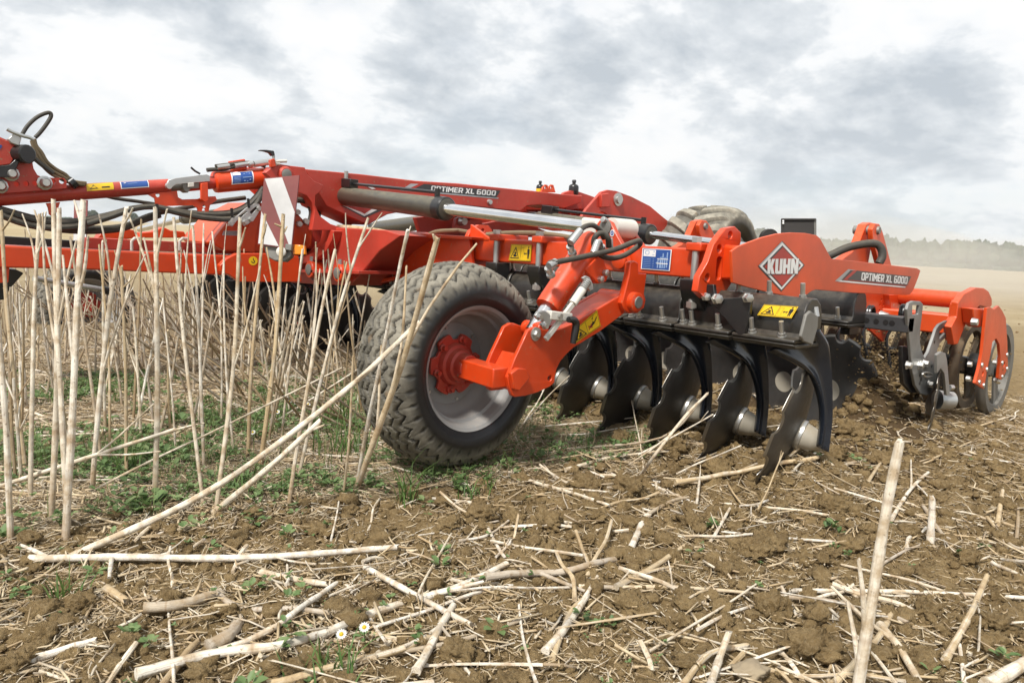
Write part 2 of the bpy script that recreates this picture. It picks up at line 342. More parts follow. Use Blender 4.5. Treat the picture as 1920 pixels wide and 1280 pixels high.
def spline(pts, n=6):
    """Catmull-Rom through points"""
    p = [np.array(q, float) for q in pts]; p = [2 * p[0] - p[1]] + p + [2 * p[-1] - p[-2]]; out = []
    for i in range(1, len(p) - 2):
        for k in range(n):
            t = k / n; out.append(0.5 * (2 * p[i] + (p[i + 1] - p[i - 1]) * t + (2 * p[i - 1] - 5 * p[i] + 4 * p[i + 1] - p[i + 2]) * t * t + (3 * p[i] - p[i - 1] - 3 * p[i + 1] + p[i + 2]) * t ** 3))
    out.append(p[-2]); return out
ROOTLOC = (3.6, 4.5, 0.0)
def obj(name, mb, mat, parent=None, smooth=40, bevel=0.0, label=None, off=(0, 0, 0)):
    me = mb if isinstance(mb, bpy.types.Mesh) else mb.mesh(name, smooth)
    if not me.materials:
        for x in (mat if isinstance(mat, (list, tuple)) else [mat]): me.materials.append(M[x] if isinstance(x, str) else x)
    o = bpy.data.objects.new(name, me); COL.objects.link(o)
    if parent is not None:
        o.parent = parent
        if parent.type == 'EMPTY' and parent.parent is None:
            L = parent.location; o.location = (off[0] - L[0], off[1] - L[1], off[2] - L[2])
        else: o.location = off
    if bevel:
        b = o.modifiers.new('edge', 'BEVEL'); b.width = bevel; b.segments = 2; b.limit_method = 'ANGLE'; b.angle_limit = radians(50)
    if label: o['label'] = label
    return o
def tag(o, label, cat, group=None, kind=None):
    o['label'] = label; o['category'] = cat
    if group: o['group'] = group
    if kind: o['kind'] = kind
    return o
def pp(pts, ax, v): return [P(a, b, ax, v) for a, b in pts]
def circ(c, r, ax, n=14):
    c = np.array(c, float); out = []
    for k in range(n):
        q = 2 * pi * k / n; d = {'y': (cos(q), 0, sin(q)), 'x': (0, cos(q), sin(q))}[ax]; out.append(c + r * np.array(d))
    return out
def circp(px, py, r, ax, v, n=14): return circ(P(px, py, ax, v), r, ax, n)
def loft_circle(p, r): return p

# ------------------------------------------------------------------ lettering: outlines with holes in a unit-high box
def rect(x0, y0, x1, y1): return [(x0, y0), (x1, y0), (x1, y1), (x0, y1)]
def octo(x0, y0, x1, y1, c): return [(x0 + c, y0), (x1 - c, y0), (x1, y0 + c), (x1, y1 - c), (x1 - c, y1), (x0 + c, y1), (x0, y1 - c), (x0, y0 + c)]
T_ = 0.17
GL = {
 'O': (0.72, [(octo(0, 0, .72, 1, .12), [octo(T_, T_, .72 - T_, 1 - T_, .05)])]),
 '0': (0.66, [(octo(0, 0, .66, 1, .12), [octo(T_, T_, .66 - T_, 1 - T_, .05)])]),
 'P': (0.66, [([(0, 0), (T_, 0), (T_, .33), (.54, .33), (.66, .45), (.66, .88), (.54, 1), (0, 1)], [rect(T_, .5, .49, .83)])]),
 'T': (0.66, [([(.245, 0), (.415, 0), (.415, .83), (.66, .83), (.66, 1), (0, 1), (0, .83), (.245, .83)], [])]),
 'I': (0.17, [(rect(0, 0, T_, 1), [])]),
 'M': (0.86, [([(0, 0), (T_, 0), (T_, .68), (.43, .22), (.69, .68), (.69, 0), (.86, 0), (.86, 1), (.69, 1), (.43, .52), (T_, 1), (0, 1)], [])]),
 'E': (0.58, [([(0, 0), (.58, 0), (.58, .17), (T_, .17), (T_, .42), (.53, .42), (.53, .58), (T_, .58), (T_, .83), (.58, .83), (.58, 1), (0, 1)], [])]),
 'R': (0.68, [([(0, 0), (T_, 0), (T_, .35), (.32, .35), (.49, 0), (.68, 0), (.5, .37), (.56, .37), (.68, .47), (.68, .88), (.56, 1), (0, 1)], [rect(T_, .51, .51, .83)])]),
 'X': (0.72, [([(0, 0), (.2, 0), (.36, .34), (.52, 0), (.72, 0), (.47, .5), (.72, 1), (.52, 1), (.36, .66), (.2, 1), (0, 1), (.25, .5)], [])]),
 'L': (0.55, [([(0, 0), (.55, 0), (.55, .17), (T_, .17), (T_, 1), (0, 1)], [])]),
 '6': (0.66, [([(.1, 0), (.56, 0), (.66, .1), (.66, .5), (.56, .6), (T_, .6), (T_, .83), (.6, .83), (.6, 1), (.1, 1), (0, .9), (0, .1)], [rect(T_, T_, .49, .44)])]),
 'K': (0.86, [([(0, 0), (.35, 0), (.35, .33), (.50, 0), (.88, 0), (.60, .5), (.86, 1), (.50, 1), (.35, .68), (.35, 1), (0, 1)], [])]),
 'U': (0.86, [([(.1, 0), (.76, 0), (.86, .1), (.86, 1), (.52, 1), (.52, .2), (.34, .2), (.34, 1), (0, 1), (0, .1)], [])]),
 'H': (0.88, [([(0, 0), (.34, 0), (.34, .39), (.54, .39), (.54, 0), (.88, 0), (.88, 1), (.54, 1), (.54, .62), (.34, .62), (.34, 1), (0, 1)], [])]),
 'N': (0.90, [([(0, 0), (.33, 0), (.33, .46), (.55, 0), (.90, 0), (.90, 1), (.57, 1), (.57, .54), (.35, 1), (0, 1)], [])]),
}
def text_loops(s, gap=0.12, space=0.42):
    x = 0; out = []
    for ch in s:
        if ch == ' ': x += space - gap; continue
        w, polys = GL[ch]
        for o, hs in polys: out.append(([(a + x, b) for a, b in o], [[(a + x, b) for a, b in h] for h in hs]))
        x += w + gap
    W = x - gap
    return [([(a / W, b) for a, b in o], [[(a / W, b) for a, b in h] for h in hs]) for o, hs in out]
def bil(q, u, v):
    """q: TL TR BR BL, v upward"""
    return tuple((q[3][i] * (1 - u) + q[2][i] * u) * (1 - v) + (q[0][i] * (1 - u) + q[1][i] * u) * v for i in range(len(q[0])))
class Decal:
    """print on a flat surface: layers 0.6 mm apart on the plane, towards the viewer's side n"""
    def __init__(s, fn, n): s.mb = MB(); s.fn = fn; s.n = np.array(n, float); s.mats = []; s.lv = 1
    def mi(s, mat):
        if mat not in s.mats: s.mats.append(mat)
        return s.mats.index(mat)
    def poly(s, pts, mat, holes=(), lift=True):
        if lift: s.lv += 1
        o = s.n * 0.0006 * s.lv
        s.mb.flat([s.fn(*p) + o for p in pts], [[s.fn(*p) + o for p in h] for h in holes], s.mi(mat), s.n); return s
    def text(s, quad, string, mat, gap=.12, space=.42):
        s.lv += 1
        for o, hs in text_loops(string, gap, space):
            s.poly([bil(quad, *p) for p in o], mat, [[bil(quad, *p) for p in h] for h in hs], lift=False)
        return s
    def done(s, name, parent, label=None): return obj(name, s.mb, s.mats, parent, smooth=0, label=label)
def affine(q3):
    """unit square -> 3-D quad TL TR BR BL"""
    return lambda u, v: np.array(bil(q3, u, v))
def warn(parent, q3, n, kind=0, name='warning_sticker'):
    """yellow two-field hazard sticker: triangle with a pictogram, then a second field"""
    d = Decal(affine(q3), n); W = np.linalg.norm(np.array(q3[1]) - np.array(q3[0])); Hh = np.linalg.norm(np.array(q3[3]) - np.array(q3[0])); k = Hh / W
    d.poly(rect(0, 0, 1, 1), 'd_yellow')
    d.poly(rect(.02, .02 / k * .6, .98, 1 - .02 / k * .6), 'd_black', [rect(.03, .03 / k * .7, .97, 1 - .03 / k * .7)])
    d.poly(rect(.505, .05, .515, .95), 'd_black', lift=False)
    d.poly([(.05, .12), (.47, .12), (.26, .88)], 'd_black', [[(.10, .19), (.42, .19), (.26, .75)]], lift=False)
    if kind == 0:
        d.poly([(.20, .24), (.34, .24), (.36, .34), (.29, .36), (.33, .46), (.27, .56), (.21, .50), (.26, .42), (.18, .36)], 'd_black', lift=False)
        d.poly(rect(.54, .2, .545, .8), 'd_black', lift=False).poly(rect(.64, .2, .645, .8), 'd_black', lift=False).poly(rect(.545, .79, .64, .8), 'd_black', lift=False)
        d.poly([(.67, .45), (.71, .56), (.71, .48), (.77, .48), (.77, .56), (.81, .45), (.77, .34), (.77, .42), (.71, .42), (.71, .34)], 'd_black', lift=False)
        d.poly([(.84, .14), (.87, .14), (.88, .42), (.89, .14), (.92, .14), (.92, .42), (.935, .45), (.935, .7), (.91, .74), (.85, .74), (.825, .7), (.825, .45), (.84, .42)], 'd_black', lift=False)
        d.poly([(.86, .77), (.90, .77), (.905, .86), (.88, .91), (.855, .86)], 'd_black', lift=False)
    else:
        d.poly([(.19, .22), (.31, .24), (.36, .3), (.28, .34), (.31, .46), (.26, .58), (.21, .48), (.24, .4), (.17, .34)], 'd_black', lift=False)
        d.poly([(.60, .3), (.68, .34), (.80, .40), (.93, .62), (.93, .72), (.80, .5), (.76, .62), (.71, .46), (.60, .38)], 'd_black', lift=False)
        d.poly([(.55, .30), (.58, .26), (.72, .5), (.69, .54)], 'd_red').poly([(.55, .50), (.58, .54), (.72, .3), (.69, .26)], 'd_red', lift=False)
        d.poly([(.84, .92), (.82, .92), (.76, .8), (.73, .81), (.76, .72), (.80, .79), (.78, .80)], 'd_black', lift=False)
    return d.done(name, parent)
def bluesheet(parent, q3, n, name='lubrication_chart'):
    d = Decal(affine(q3), n)
    d.poly(rect(0, 0, 1, 1), 'd_white').poly(rect(.03, .03, .97, .97), 'd_blue').poly(rect(.06, .62, .48, .94), 'd_white')
    d.poly(octo(.12, .7, .26, .9, .04), 'd_lblue', [octo(.14, .72, .24, .88, .03)]).poly(rect(.36, .7, .44, .72), 'd_lblue', lift=False).poly(rect(.40, .85, .45, .89), 'd_lblue', lift=False)
    for i in range(6): d.poly(rect(.07, .08 + i * .085, .33, .095 + i * .085), 'd_lblue', lift=False); d.poly(rect(.40, .1 + i * .08, .44, .12 + i * .08), 'd_lblue', lift=False)
    for a in ((.56, .10, .60, .5), (.64, .1, .70, .62), (.72, .1, .76, .8), (.79, .1, .83, .62), (.86, .14, .90, .86)): d.poly(rect(*a), 'd_lblue', lift=False)
    d.poly(rect(.53, .3, .92, .34), 'd_white').poly(rect(.55, .52, .92, .55), 'd_white', lift=False).poly([(.53, .3), (.72, .64), (.70, .64), (.5, .32)], 'd_lblue', lift=False)
    return d.done(name, parent)
# ------------------------------------------------------------------ the disc harrow (one machine, all of it moves together)
H = bpy.data.objects.new('disc_harrow', None); COL.objects.link(H); H.location = ROOTLOC
tag(H, 'large orange-red trailed disc harrow with black gangs of notched discs, working across the stubble field', 'harrow')
YP = 1.56                                    # plane of the near side plate
# ---- tyres
def tyre_mesh(name, c, R, prof, tread, yaw, nth, wear_r, dmax=.012):
    """prof: list of (lateral, radius); tread(theta, s, r) -> depth to cut"""
    lat = np.array([p[0] for p in prof]); rad = np.array([p[1] for p in prof])
    t = np.concatenate([[0], np.cumsum(np.hypot(np.diff(lat), np.diff(rad)))]); m = 96
    tt = np.linspace(0, t[-1], m); lat = np.interp(tt, t, lat); rad = np.interp(tt, t, rad)
    for _ in range(3):
        lat[1:-1] = (lat[:-2] + 2 * lat[1:-1] + lat[2:]) / 4; rad[1:-1] = (rad[:-2] + 2 * rad[1:-1] + rad[2:]) / 4
    th = np.linspace(0, 2 * pi, nth, endpoint=False); TH, S = np.meshgrid(th, lat, indexing='ij'); RR = np.repeat(rad[None], nth, 0)
    cut = tread(TH, S, RR); r = RR - cut
    x = r * np.cos(TH); z = r * np.sin(TH); y = S + 0 * x
    ca, sa = cos(yaw), sin(yaw)
    V = np.stack([c[0] + x * ca - y * sa, c[1] + x * sa + y * ca, c[2] + z], -1).reshape(-1, 3)
    i = np.arange(nth)[:, None]; j = np.arange(m - 1)[None]; a = (i * m + j); b = ((i + 1) % nth) * m + j
    Fq = np.stack([a, a + 1, b + 1, b], -1).reshape(-1, 4)
    me = bpy.data.meshes.new(name); me.from_pydata(V.tolist(), [], Fq.tolist())
    w = np.clip((RR - wear_r) / (R - wear_r) * 2.2, 0, 1) * np.clip(1.05 - cut / dmax, 0.12, 1)
    me.attributes.new('wear', 'FLOAT', 'POINT').data.foreach_set('value', w.astype(np.float32).ravel())
    me.polygons.foreach_set('use_smooth', [True] * len(Fq)); me.update(); me.set_sharp_from_angle(angle=radians(38)); return me
def sstep(e0, e1, x):
    t = np.clip((x - e0) / (e1 - e0), 0, 1); return t * t * (3 - 2 * t)
def tread_flot(TH, S, R_):
    """circumferential zigzag grooves between ribs, scalloped blocks on the shoulders"""
    u = TH * 2 * pi * .4 / (2 * pi) / .052; u = TH * 38 / (2 * pi)
    zz = (np.abs((u % 1.0) - .5) * 2 - .5) * .021 + .004 * perlin(TH * 9, S * 40, 3) + .002 * perlin(TH * 40, S * 120, 8)
    w = (S - zz) / .0385; d = np.abs((w % 1.0) - .5)
    g = sstep(.335, .42, d)
    blk = np.abs(((u + .5 * (np.floor(w) % 2)) % 1.0) - .5); g = np.maximum(g, .2 * sstep(.44, .48, blk))
    edge = sstep(.318, .345, R_)
    sh = sstep(.300, .322, R_) * (1 - edge); sc = np.abs((u % 1.0) - .5) * 2
    cut = .0125 * g * edge * np.clip(.95 + .9 * perlin(TH * 14, S * 30, 4), .45, 1.2) + .0016 * (perlin(TH * 60, S * 150, 5) + perlin(TH * 25, S * 60, 6)) * sstep(.30, .32, R_) + sh * .008 * sstep(.55, .95, sc)
    band = (1 - sstep(0.003, 0.008, np.abs(R_ - 0.288))) * 0.003 + (1 - sstep(0.002, 0.005, np.abs(R_ - 0.262))) * 0.002
    return cut - band * (np.abs(S) > 0.1)
WC = (1.825, 2.27, 0.408)
prof = [(-.115, .232), (-.135, .243), (-.152, .268), (-.156, .292), (-.150, .318), (-.138, .343), (-.118, .366), (-.09, .382), (-.05, .394), (0, .399)]
prof = [(a, .232 + (b - .232) * 1.047) for a, b in prof]; prof = prof + [(-a, b) for a, b in prof[-2::-1]]
def wheel(c, yaw, near=True):
    ca, sa = cos(yaw), sin(yaw); c = np.array(c, float)
    ax = np.array([-sa, ca, 0.0]); at = lambda d: c + ax * d
    pr_ = [(-.128, .232), (-.136, .245), (-.128, .251), (-.118, .244), (-.10, .236), (.10, .236), (.126, .249), (.134, .245), (.128, .232), (.08, .212), (.045, .205), (.03, .188), (.028, .06), (.014, .06), (.014, .163), (.004, .170), (-.004, .186), (-.02, .203), (-.078, .207), (-.083, .219), (-.115, .225)]
    r = MB().lathe(pr_, c, ax, 72, caps=False)
    nn = 72; m = len(pr_); r.f += [((m - 1) * nn + k, k, (k + 1) % nn, (m - 1) * nn + (k + 1) % nn)[::-1] for k in range(nn)]; r.m += [0] * nn
    ro = obj('gauge_wheel', r, 'rim', H, smooth=50)
    obj('tyre', tyre_mesh('tyre', c, .4, prof, tread_flot, yaw, 576, .305), 'rubber', ro)
    h = MB()
    star = []
    e1 = np.array([ca, sa, 0.0]); e2 = np.array([0, 0, 1.0])
    for k in range(48):
        q = 2 * pi * k / 48; rr = .112 + .012 * (1 if cos(6 * q) > -0.2 else -1); star.append(at(-.012) + (e1 * cos(q) + e2 * sin(q)) * rr)
    h.plate3(star, [], ax * .014)
    h.lathe([(-.012, .088), (-.03, .080), (-.034, .068), (-.055, .062), (-.06, .052), (-.10, .048)], c, ax, 32)
    obj('wheel_hub', h, 'red_dusty', ro, bevel=.002)
    bm = MB()
    for k in range(6):
        q = 2 * pi * k / 6 + .26; p = at(-.012) + (e1 * cos(q) + e2 * sin(q)) * .101
        b = MB().lathe([(-.026, .010), (-.012, .011), (-.010, .016), (0, .016)], p, ax, 8); obj('wheel_nut', b, 'red_dusty', ro)
        p = at(.014) + (e1 * cos(q + .5) + e2 * sin(q + .5)) * .150
        b = MB().lathe([(-.008, .006), (0, .009)], p, ax, 8); obj('valve_bolt', b, 'bolt', ro)
    return ro
w1 = wheel(WC, radians(2.5)); w1['label'] = 'near gauge wheel with muddy flotation tyre and red hub'
w2c = PD(160, 572, 6.55); w2 = wheel(w2c, 0.0); w2['label'] = 'far gauge wheel half hidden behind the standing stalks'

# ---- wheel arm, axle, cylinder
YA = 1.955
out = [(1001, 613), (990, 620), (981, 640), (966, 672), (952, 707), (955, 726), (960, 741), (965, 744), (985, 742), (1007, 736), (1031, 725), (1040, 717), (1041, 706), (1044, 692), (1051, 677), (1062, 664), (1075, 652), (1124, 622), (1171, 587), (1178, 572), (1166, 553), (1150, 562), (1118, 581), (1083, 602), (1058, 614), (1038, 621), (1018, 617), (1008, 613)]
arm = MB().plate3(pp(out, 'y', YA), [circp(1031, 709, .011, 'y', YA)], (0, .018, 0))
a3 = [P(a, b, 'y', YA) + np.array([0, .13, 0]) for a, b in out]
arm.plate3(a3, [[p + np.array([0, .13, 0]) for p in circp(1031, 709, .011, 'y', YA)]], (0, .018, 0))
obj('wheel_arm', arm, 'red', H, bevel=.003)
body = MB().plate3([P(a, b, 'y', YA) + np.array([0, .018, 0]) for a, b in [(1166, 554), (1150, 563), (1118, 582), (1083, 603), (1058, 615), (1075, 651), (1124, 621), (1170, 586), (1177, 572)]], [], (0, .112, 0))
body.plate3([P(a, b, 'y', YA) + np.array([0, .018, 0]) for a, b in [(985, 665), (972, 690), (962, 715), (968, 735), (990, 735), (1000, 700)]], [], (0, .112, 0))
obj('arm_box', body, 'red', H, bevel=.004)
boss = MB(); hexo = [P(a, b, 'y', YA) for a, b in [(951, 698), (964, 688), (980, 690), (987, 706), (966, 731), (957, 728)]]
boss.plate3([p + np.array([0, -.022, 0]) for p in hexo], [], (0, .021, 0)); obj('axle_boss', boss, 'red', H, bevel=.004)
ax = MB().bar((WC[0] - .01, YA + .02, .402), (WC[0], 2.19, .406), .075, .075); obj('wheel_axle', ax, 'red', H, bevel=.005)
pin = P(1004, 626, 'y', YA)
b = MB().lathe([(-.016, .012), (-.010, .018), (-.003, .018)], pin, (0, 1, 0), 6).lathe([(-.004, .026), (0, .026)], pin, (0, 1, 0), 20); obj('arm_pin', b, 'bolt', H)
sq = affine([P(1071, 624, 'y', YA), P(1119, 581, 'y', YA), P(1126, 611, 'y', YA), P(1079, 643, 'y', YA)])
warn(H, [sq(0, 1), sq(1, 1), sq(1, 0), sq(0, 0)], (0, -1, 0), 1)
# pivot lug hanging from the beam
lug = MB().plate3(pp([(1182, 492), (1190, 489), (1197, 493), (1198, 512), (1213, 513), (1208, 550), (1211, 562), (1208, 577), (1196, 587), (1180, 588), (1170, 580), (1167, 568), (1172, 548), (1180, 515)], 'y', 1.93), [], (0, .03, 0))
obj('arm_lug', lug, 'red', H, bevel=.004)
pc = P(1197, 567, 'y', 1.90)
b = MB().lathe([(0, .034), (.004, .042), (.03, .042), (.2, .042)], pc, (0, 1, 0), 28); obj('pivot_sleeve', b, 'red', H)
b = MB().lathe([(-.004, .024), (0, .026), (.01, .026)], pc, (0, 1, 0), 20); obj('pivot_pin', b, 'plategrey', H)
b = MB().lathe([(-.012, .009), (-.004, .014), (0, .014)], P(1181, 565, 'y', 1.925), (0, 1, 0), 6); obj('pivot_bolt', b, 'bolt', H)
# hydraulic cylinder of the wheel arm
YC = YA + .075
c0 = P(1026, 578, 'y', YC); c1 = P(1113, 446, 'y', YC); cdir = (c1 - c0) / np.linalg.norm(c1 - c0); lo = P(1002, 616, 'y', YC)
b = MB().lathe([(0, .040), (.004, .052), (.03, .053), (np.linalg.norm(c1 - c0) - .05, .053), (np.linalg.norm(c1 - c0) - .02, .050), (np.linalg.norm(c1 - c0), .040)], c0, cdir, 32); cyl = obj('lift_cylinder', b, 'red', H)
b = MB().cyl(c0 - cdir * .12, c0 + cdir * .01, .030, n=24); obj('piston_rod', b, 'chrome', cyl)
b = MB().lathe([(-.05, .030), (.05, .030)], lo, (0, 1, 0), 20).bar(lo, c0 - cdir * .085, .055, .07, up=(0, 1, 0)); obj('rod_eye', b, 'red', cyl, bevel=.004)
for (px, py), (qx, qy) in (((1074, 476), (1069, 462)), ((1034, 517), (1027, 500)), ((1128, 466), (1122, 454))):
    a = P(px, py, 'y', YC - .05); e = P(qx, qy, 'y', YC - .06)
    MBn = MB().lathe([(0, .018), (.012, .018), (.013, .012), (.03, .012), (.031, .016), (.045, .016)], a, np.array(e) - a, 8); obj('hose_fitting', MBn, 'bolt', cyl)
hs = spline([P(x, y, 'y', yy) for x, y, yy in [(1029, 500, 1.96), (1032, 493, 1.95), (1045, 491, 1.94), (1095, 481, 1.93), (1152, 468, 1.92), (1188, 454, 1.92), (1199, 452, 1.93), (1198, 460, 1.95), (1172, 478, 1.97), (1146, 484, 1.98), (1126, 478, 1.98), (1115, 464, 1.97), (1114, 449, 1.96), (1121, 439, 1.95), (1132, 438, 1.94), (1140, 447, 1.93), (1142, 462, 1.94)]], 6)
obj('hydraulic_hose', MB().tube(hs, .0115, 10), 'hose', H)
hs = spline([P(x, y, 'y', yy) for x, y, yy in [(1070, 462, 1.97), (1068, 450, 1.97), (1075, 442, 1.97), (1087, 432, 1.98), (1099, 424, 2.0), (1113, 423, 2.0), (1126, 433, 2.0), (1132, 446, 2.02)]], 6)
obj('hydraulic_hose', MB().tube(hs, .0105, 10), 'hose', H)
for a, e in (((1029, 499), (1042, 491)), ((1070, 455), (1088, 432)), ((1142, 447), (1143, 464)), ((1121, 452), (1113, 474))):
    obj('hose_ferrule', MB().cyl(P(*a, 'y', 1.945), P(*e, 'y', 1.945), .015, n=10), 'galv', H)
# depth stop: spindle, spring, clamp and handle
YS = YA - .03
b = MB().bar(P(1023, 636, 'y', YS), P(1080, 562, 'y', YS), .020, .014, up=(0, 1, 0)); sp = obj('stop_spindle', b, 'white', H, bevel=.002)
obj('spindle_sleeve', MB().cyl(P(1074, 569, 'y', YS), P(1092, 543, 'y', YS), .017, n=14), 'white', sp)
s0 = P(1091, 545, 'y', YS); s1 = P(1102, 527, 'y', YS); pts = []
for k in range(97):
    t = k / 96; q = t * 2 * pi * 6; d = (s1 - s0) / np.linalg.norm(s1 - s0); e1 = np.cross(d, (0, 1, 0)); pts.append(s0 + (s1 - s0) * t + (e1 * cos(q) + np.array([0, 1, 0]) * sin(q)) * .014)
obj('spring', MB().tube(pts, .0035, 6), 'galv', sp)
b = MB().plate3(pp([(1093, 521), (1099, 517), (1106, 520), (1112, 532), (1113, 542), (1107, 546), (1103, 540)], 'y', YS - .005), [], (0, .012, 0)); obj('spindle_bracket', b, 'galv', sp, bevel=.002)
b = MB().bar(P(1028, 590, 'y', YS), P(1068, 595, 'y', YS), .03, .034, up=(0, 0, 1)); obj('spindle_clamp', b, 'white', sp, bevel=.004)
b = MB().plate3(pp([(1004, 592), (1010, 584), (1022, 582), (1031, 588), (1036, 600), (1030, 612), (1021, 614), (1014, 608), (1022, 603), (1018, 596), (1010, 600)], 'y', YS - .012), [], (0, .014, 0)); obj('clamp_hook', b, 'galv', sp, bevel=.003)
for q in ((1010, 594), (1021, 611), (1048, 592)):
    obj('clamp_bolt', MB().lathe([(-.014, .010), (-.002, .010), (0, .014)], P(*q, 'y', YS - .012), (0, 1, 0), 8), 'bolt', sp)
hp = spline([P(x, y, 'y', YS - .03) for x, y in [(1066, 599), (1076, 600), (1080, 608), (1077, 628), (1074, 644)]], 5)
obj('clamp_handle', MB().tube(hp, [.012 + .003 * sin(i / 6) for i in range(len(hp))], 10), 'black', sp)
# ---- front beam with its clamps
YE = 1.70
obj('front_beam', MB().box(2.70, 2.84, YE, 4.02, .787, .912), 'red', H, bevel=.008)
fl = [(2.80 + (x_ - 2.80) * 1.5, z_) for x_, z_ in [(2.66, .74), (2.70, .71), (2.77, .715), (2.81, .745), (2.84, .79), (2.845, .90), (2.86, .95), (2.855, .99), (2.82, 1.012), (2.775, 1.0), (2.745, .965), (2.72, .93), (2.70, .86), (2.665, .80)]]
fp = lambda x, z: (x, YE - .025, z)
flm = MB().plate3([fp(*p) for p in fl], [circ(fp(2.80, .975), .017, 'y'), circ(fp(2.725, .915), .018, 'y'), circ(fp(2.655, .795), .018, 'y'), circ(fp(2.70, .738), .017, 'y'), [fp(2.735 + .020 * cos(q), .835 + .035 * (1 if sin(q) > 0 else -1) + .014 * sin(q)) for q in np.linspace(0, 2 * pi, 16, endpoint=False)]], (0, .03, 0))
obj('end_flange', flm, 'red', H, bevel=.004)
obj('plate_stub', MB().bar((2.82, YE - .02, .86), (2.80, YP + .01, .86), .11, .15, w1=.12, h1=.13), 'red', H, bevel=.012)
for i, px in enumerate((1308, 1014, 934)):
    y = P(px, 480, 'x', 2.69)[1]
    obj('beam_clamp', MB().box(2.655, 2.88, y - .035, y + .04, .90, .936), 'red', H, bevel=.006)
    o = obj('clamp_rod', MB().cyl((2.675, y, .66), (2.675, y, .925), .015, n=14), 'galv', H)
    obj('rod_nut', MB().lathe([(0, .024), (.025, .024)], (2.675, y, .665), (0, 0, 1), 6), 'bolt', o)
    obj('rod_nut', MB().lathe([(0, .022), (.022, .022)], (2.675, y, .9365), (0, 0, 1), 6), 'bolt', o)
    b = MB().plate3([(2.64, y - .045, .785), (2.74, y - .045, .785), (2.75, y - .045, .70), (2.715, y - .045, .65), (2.665, y - .045, .69), (2.64, y - .045, .75)], [], (0, .09, 0)); obj('clamp_bracket', b, 'black', H, bevel=.006)
# flange half way along the beam
fy = P(878, 480, 'x', 2.69)[1]
b = MB().plate3([(2.675, fy, .76), (2.69, fy, .74), (2.86, fy, .74), (2.86, fy, .96), (2.83, fy, .985), (2.76, fy, .985), (2.70, fy, .95), (2.672, fy, .90)], [circ((2.79, fy, .955), .012, 'y'), circ((2.73, fy, .93), .012, 'y')], (0, .03, 0)); obj('mid_flange', b, 'red', H, bevel=.004)
b = MB().plate3([(2.695, fy - .16, .915), (2.695, fy, .985), (2.695, fy, .90), (2.695, fy - .16, .90)], [], (.02, 0, 0)); obj('flange_rib', b, 'red', H, bevel=.003)
# taper of the wing towards the hinge
XB = 2.66
b = MB().plate3(pp([(700, 530), (664, 533), (650, 512), (672, 500), (706, 494), (752, 444), (775, 440), (880, 447), (885, 497), (800, 503), (745, 520)], 'x', XB), [], (.025, 0, 0))
obj('wing_bracket', b, 'red', H, bevel=.004)
b = MB().plate3(pp([(752, 441), (776, 437), (885, 444), (884, 449), (778, 445), (716, 497), (706, 496)], 'x', XB - .05), [], (.20, 0, 0)); obj('bracket_rib', b, 'red', H, bevel=.003)
b = MB().plate3(pp([(700, 533), (745, 523), (800, 506), (885, 500), (884, 496), (798, 501), (743, 517), (698, 527)], 'x', XB - .04), [], (.2, 0, 0)); obj('bracket_floor', b, 'red', H, bevel=.003)
ys = [P(959, 458, 'x', 2.695), P(997, 459, 'x', 2.695), P(995, 490, 'x', 2.695), P(954, 488, 'x', 2.695)]
warn(H, ys, (-1, 0, 0), 0)
bluesheet(H, [P(1205, 465, 'x', 2.695), P(1260, 468, 'x', 2.695), P(1256, 508, 'x', 2.695), P(1202, 504, 'x', 2.695)], (-1, 0, 0))
# ears that take the fold cylinder's rod
ea = [(1117, 438), (1116, 424), (1124, 413), (1135, 411), (1145, 417), (1157, 442), (1170, 465), (1178, 490), (1174, 502), (1162, 506), (1150, 497), (1140, 480), (1127, 474), (1112, 470), (1106, 462)]
b = MB().plate3(pp(ea, 'x', 2.665), [], (.028, 0, 0)); obj('cylinder_ear', b, 'red', H, bevel=.004)
eb = [(1150, 430), (1160, 415), (1170, 411), (1181, 418), (1190, 440), (1203, 458), (1210, 470), (1160, 472)]
b = MB().plate3(pp(eb, 'x', 2.86), [], (.028, 0, 0)); obj('cylinder_ear', b, 'red', H, bevel=.004)
e0 = P(1136, 426, 'x', 2.665)
obj('ear_pin', MB().lathe([(-.012, .02), (-.008, .034), (0, .034)], e0, (1, 0, 0), 22), 'plategrey', H)
obj('ear_spacer', MB().lathe([(.035, .046), (.185, .046)], e0, (1, 0, 0), 24), 'white', H)
obj('ear_boss', MB().lathe([(-.018, .034), (-.014, .04), (0, .04)], P(1163, 488, 'x', 2.665), (1, 0, 0), 24), 'red', H)
obj('ear_bolt', MB().lathe([(-.03, .008), (-.028, .014), (0, .014)], P(1137, 415, 'x', 2.665), (1, 0, -.3), 10), 'bolt', H)
d = Decal(lambda u, v: P(1148, 437, 'x', 2.664) + np.array([0, -u * .013, v * .016]), (-1, 0, 0))
cc = lambda r: [(r * cos(q), r * sin(q)) for q in np.linspace(0, 2 * pi, 14, endpoint=False)]
d.poly(cc(1), 'd_white').poly(cc(.72), 'd_blue').poly(rect(-.12, -.4, .12, .4), 'd_white').done('grease_mark', H)
b = MB().plate3(pp([(1096, 505), (1122, 481), (1132, 486), (1142, 512), (1137, 528), (1121, 532), (1111, 522)], 'y', YC - .055), [], (0, .11, 0)); obj('cylinder_block', b, 'red', H, bevel=.005)
for q in ((1124, 523), (1133, 511)):
    obj('block_bolt', MB().lathe([(-.018, .010), (-.016, .014), (0, .014)], P(*q, 'y', YC - .055), (0, 1, 0), 6), 'bolt', H)
hs = spline([PD(x, y, dd) for x, y, dd in [(912, 440, 4.1), (950, 437, 4.05), (1000, 437, 3.95), (1050, 442, 3.85), (1085, 450, 3.75), (1100, 458, 3.7)]], 5); obj('beam_hose', MB().tube(hs, .013, 8), 'hose_tan', H)
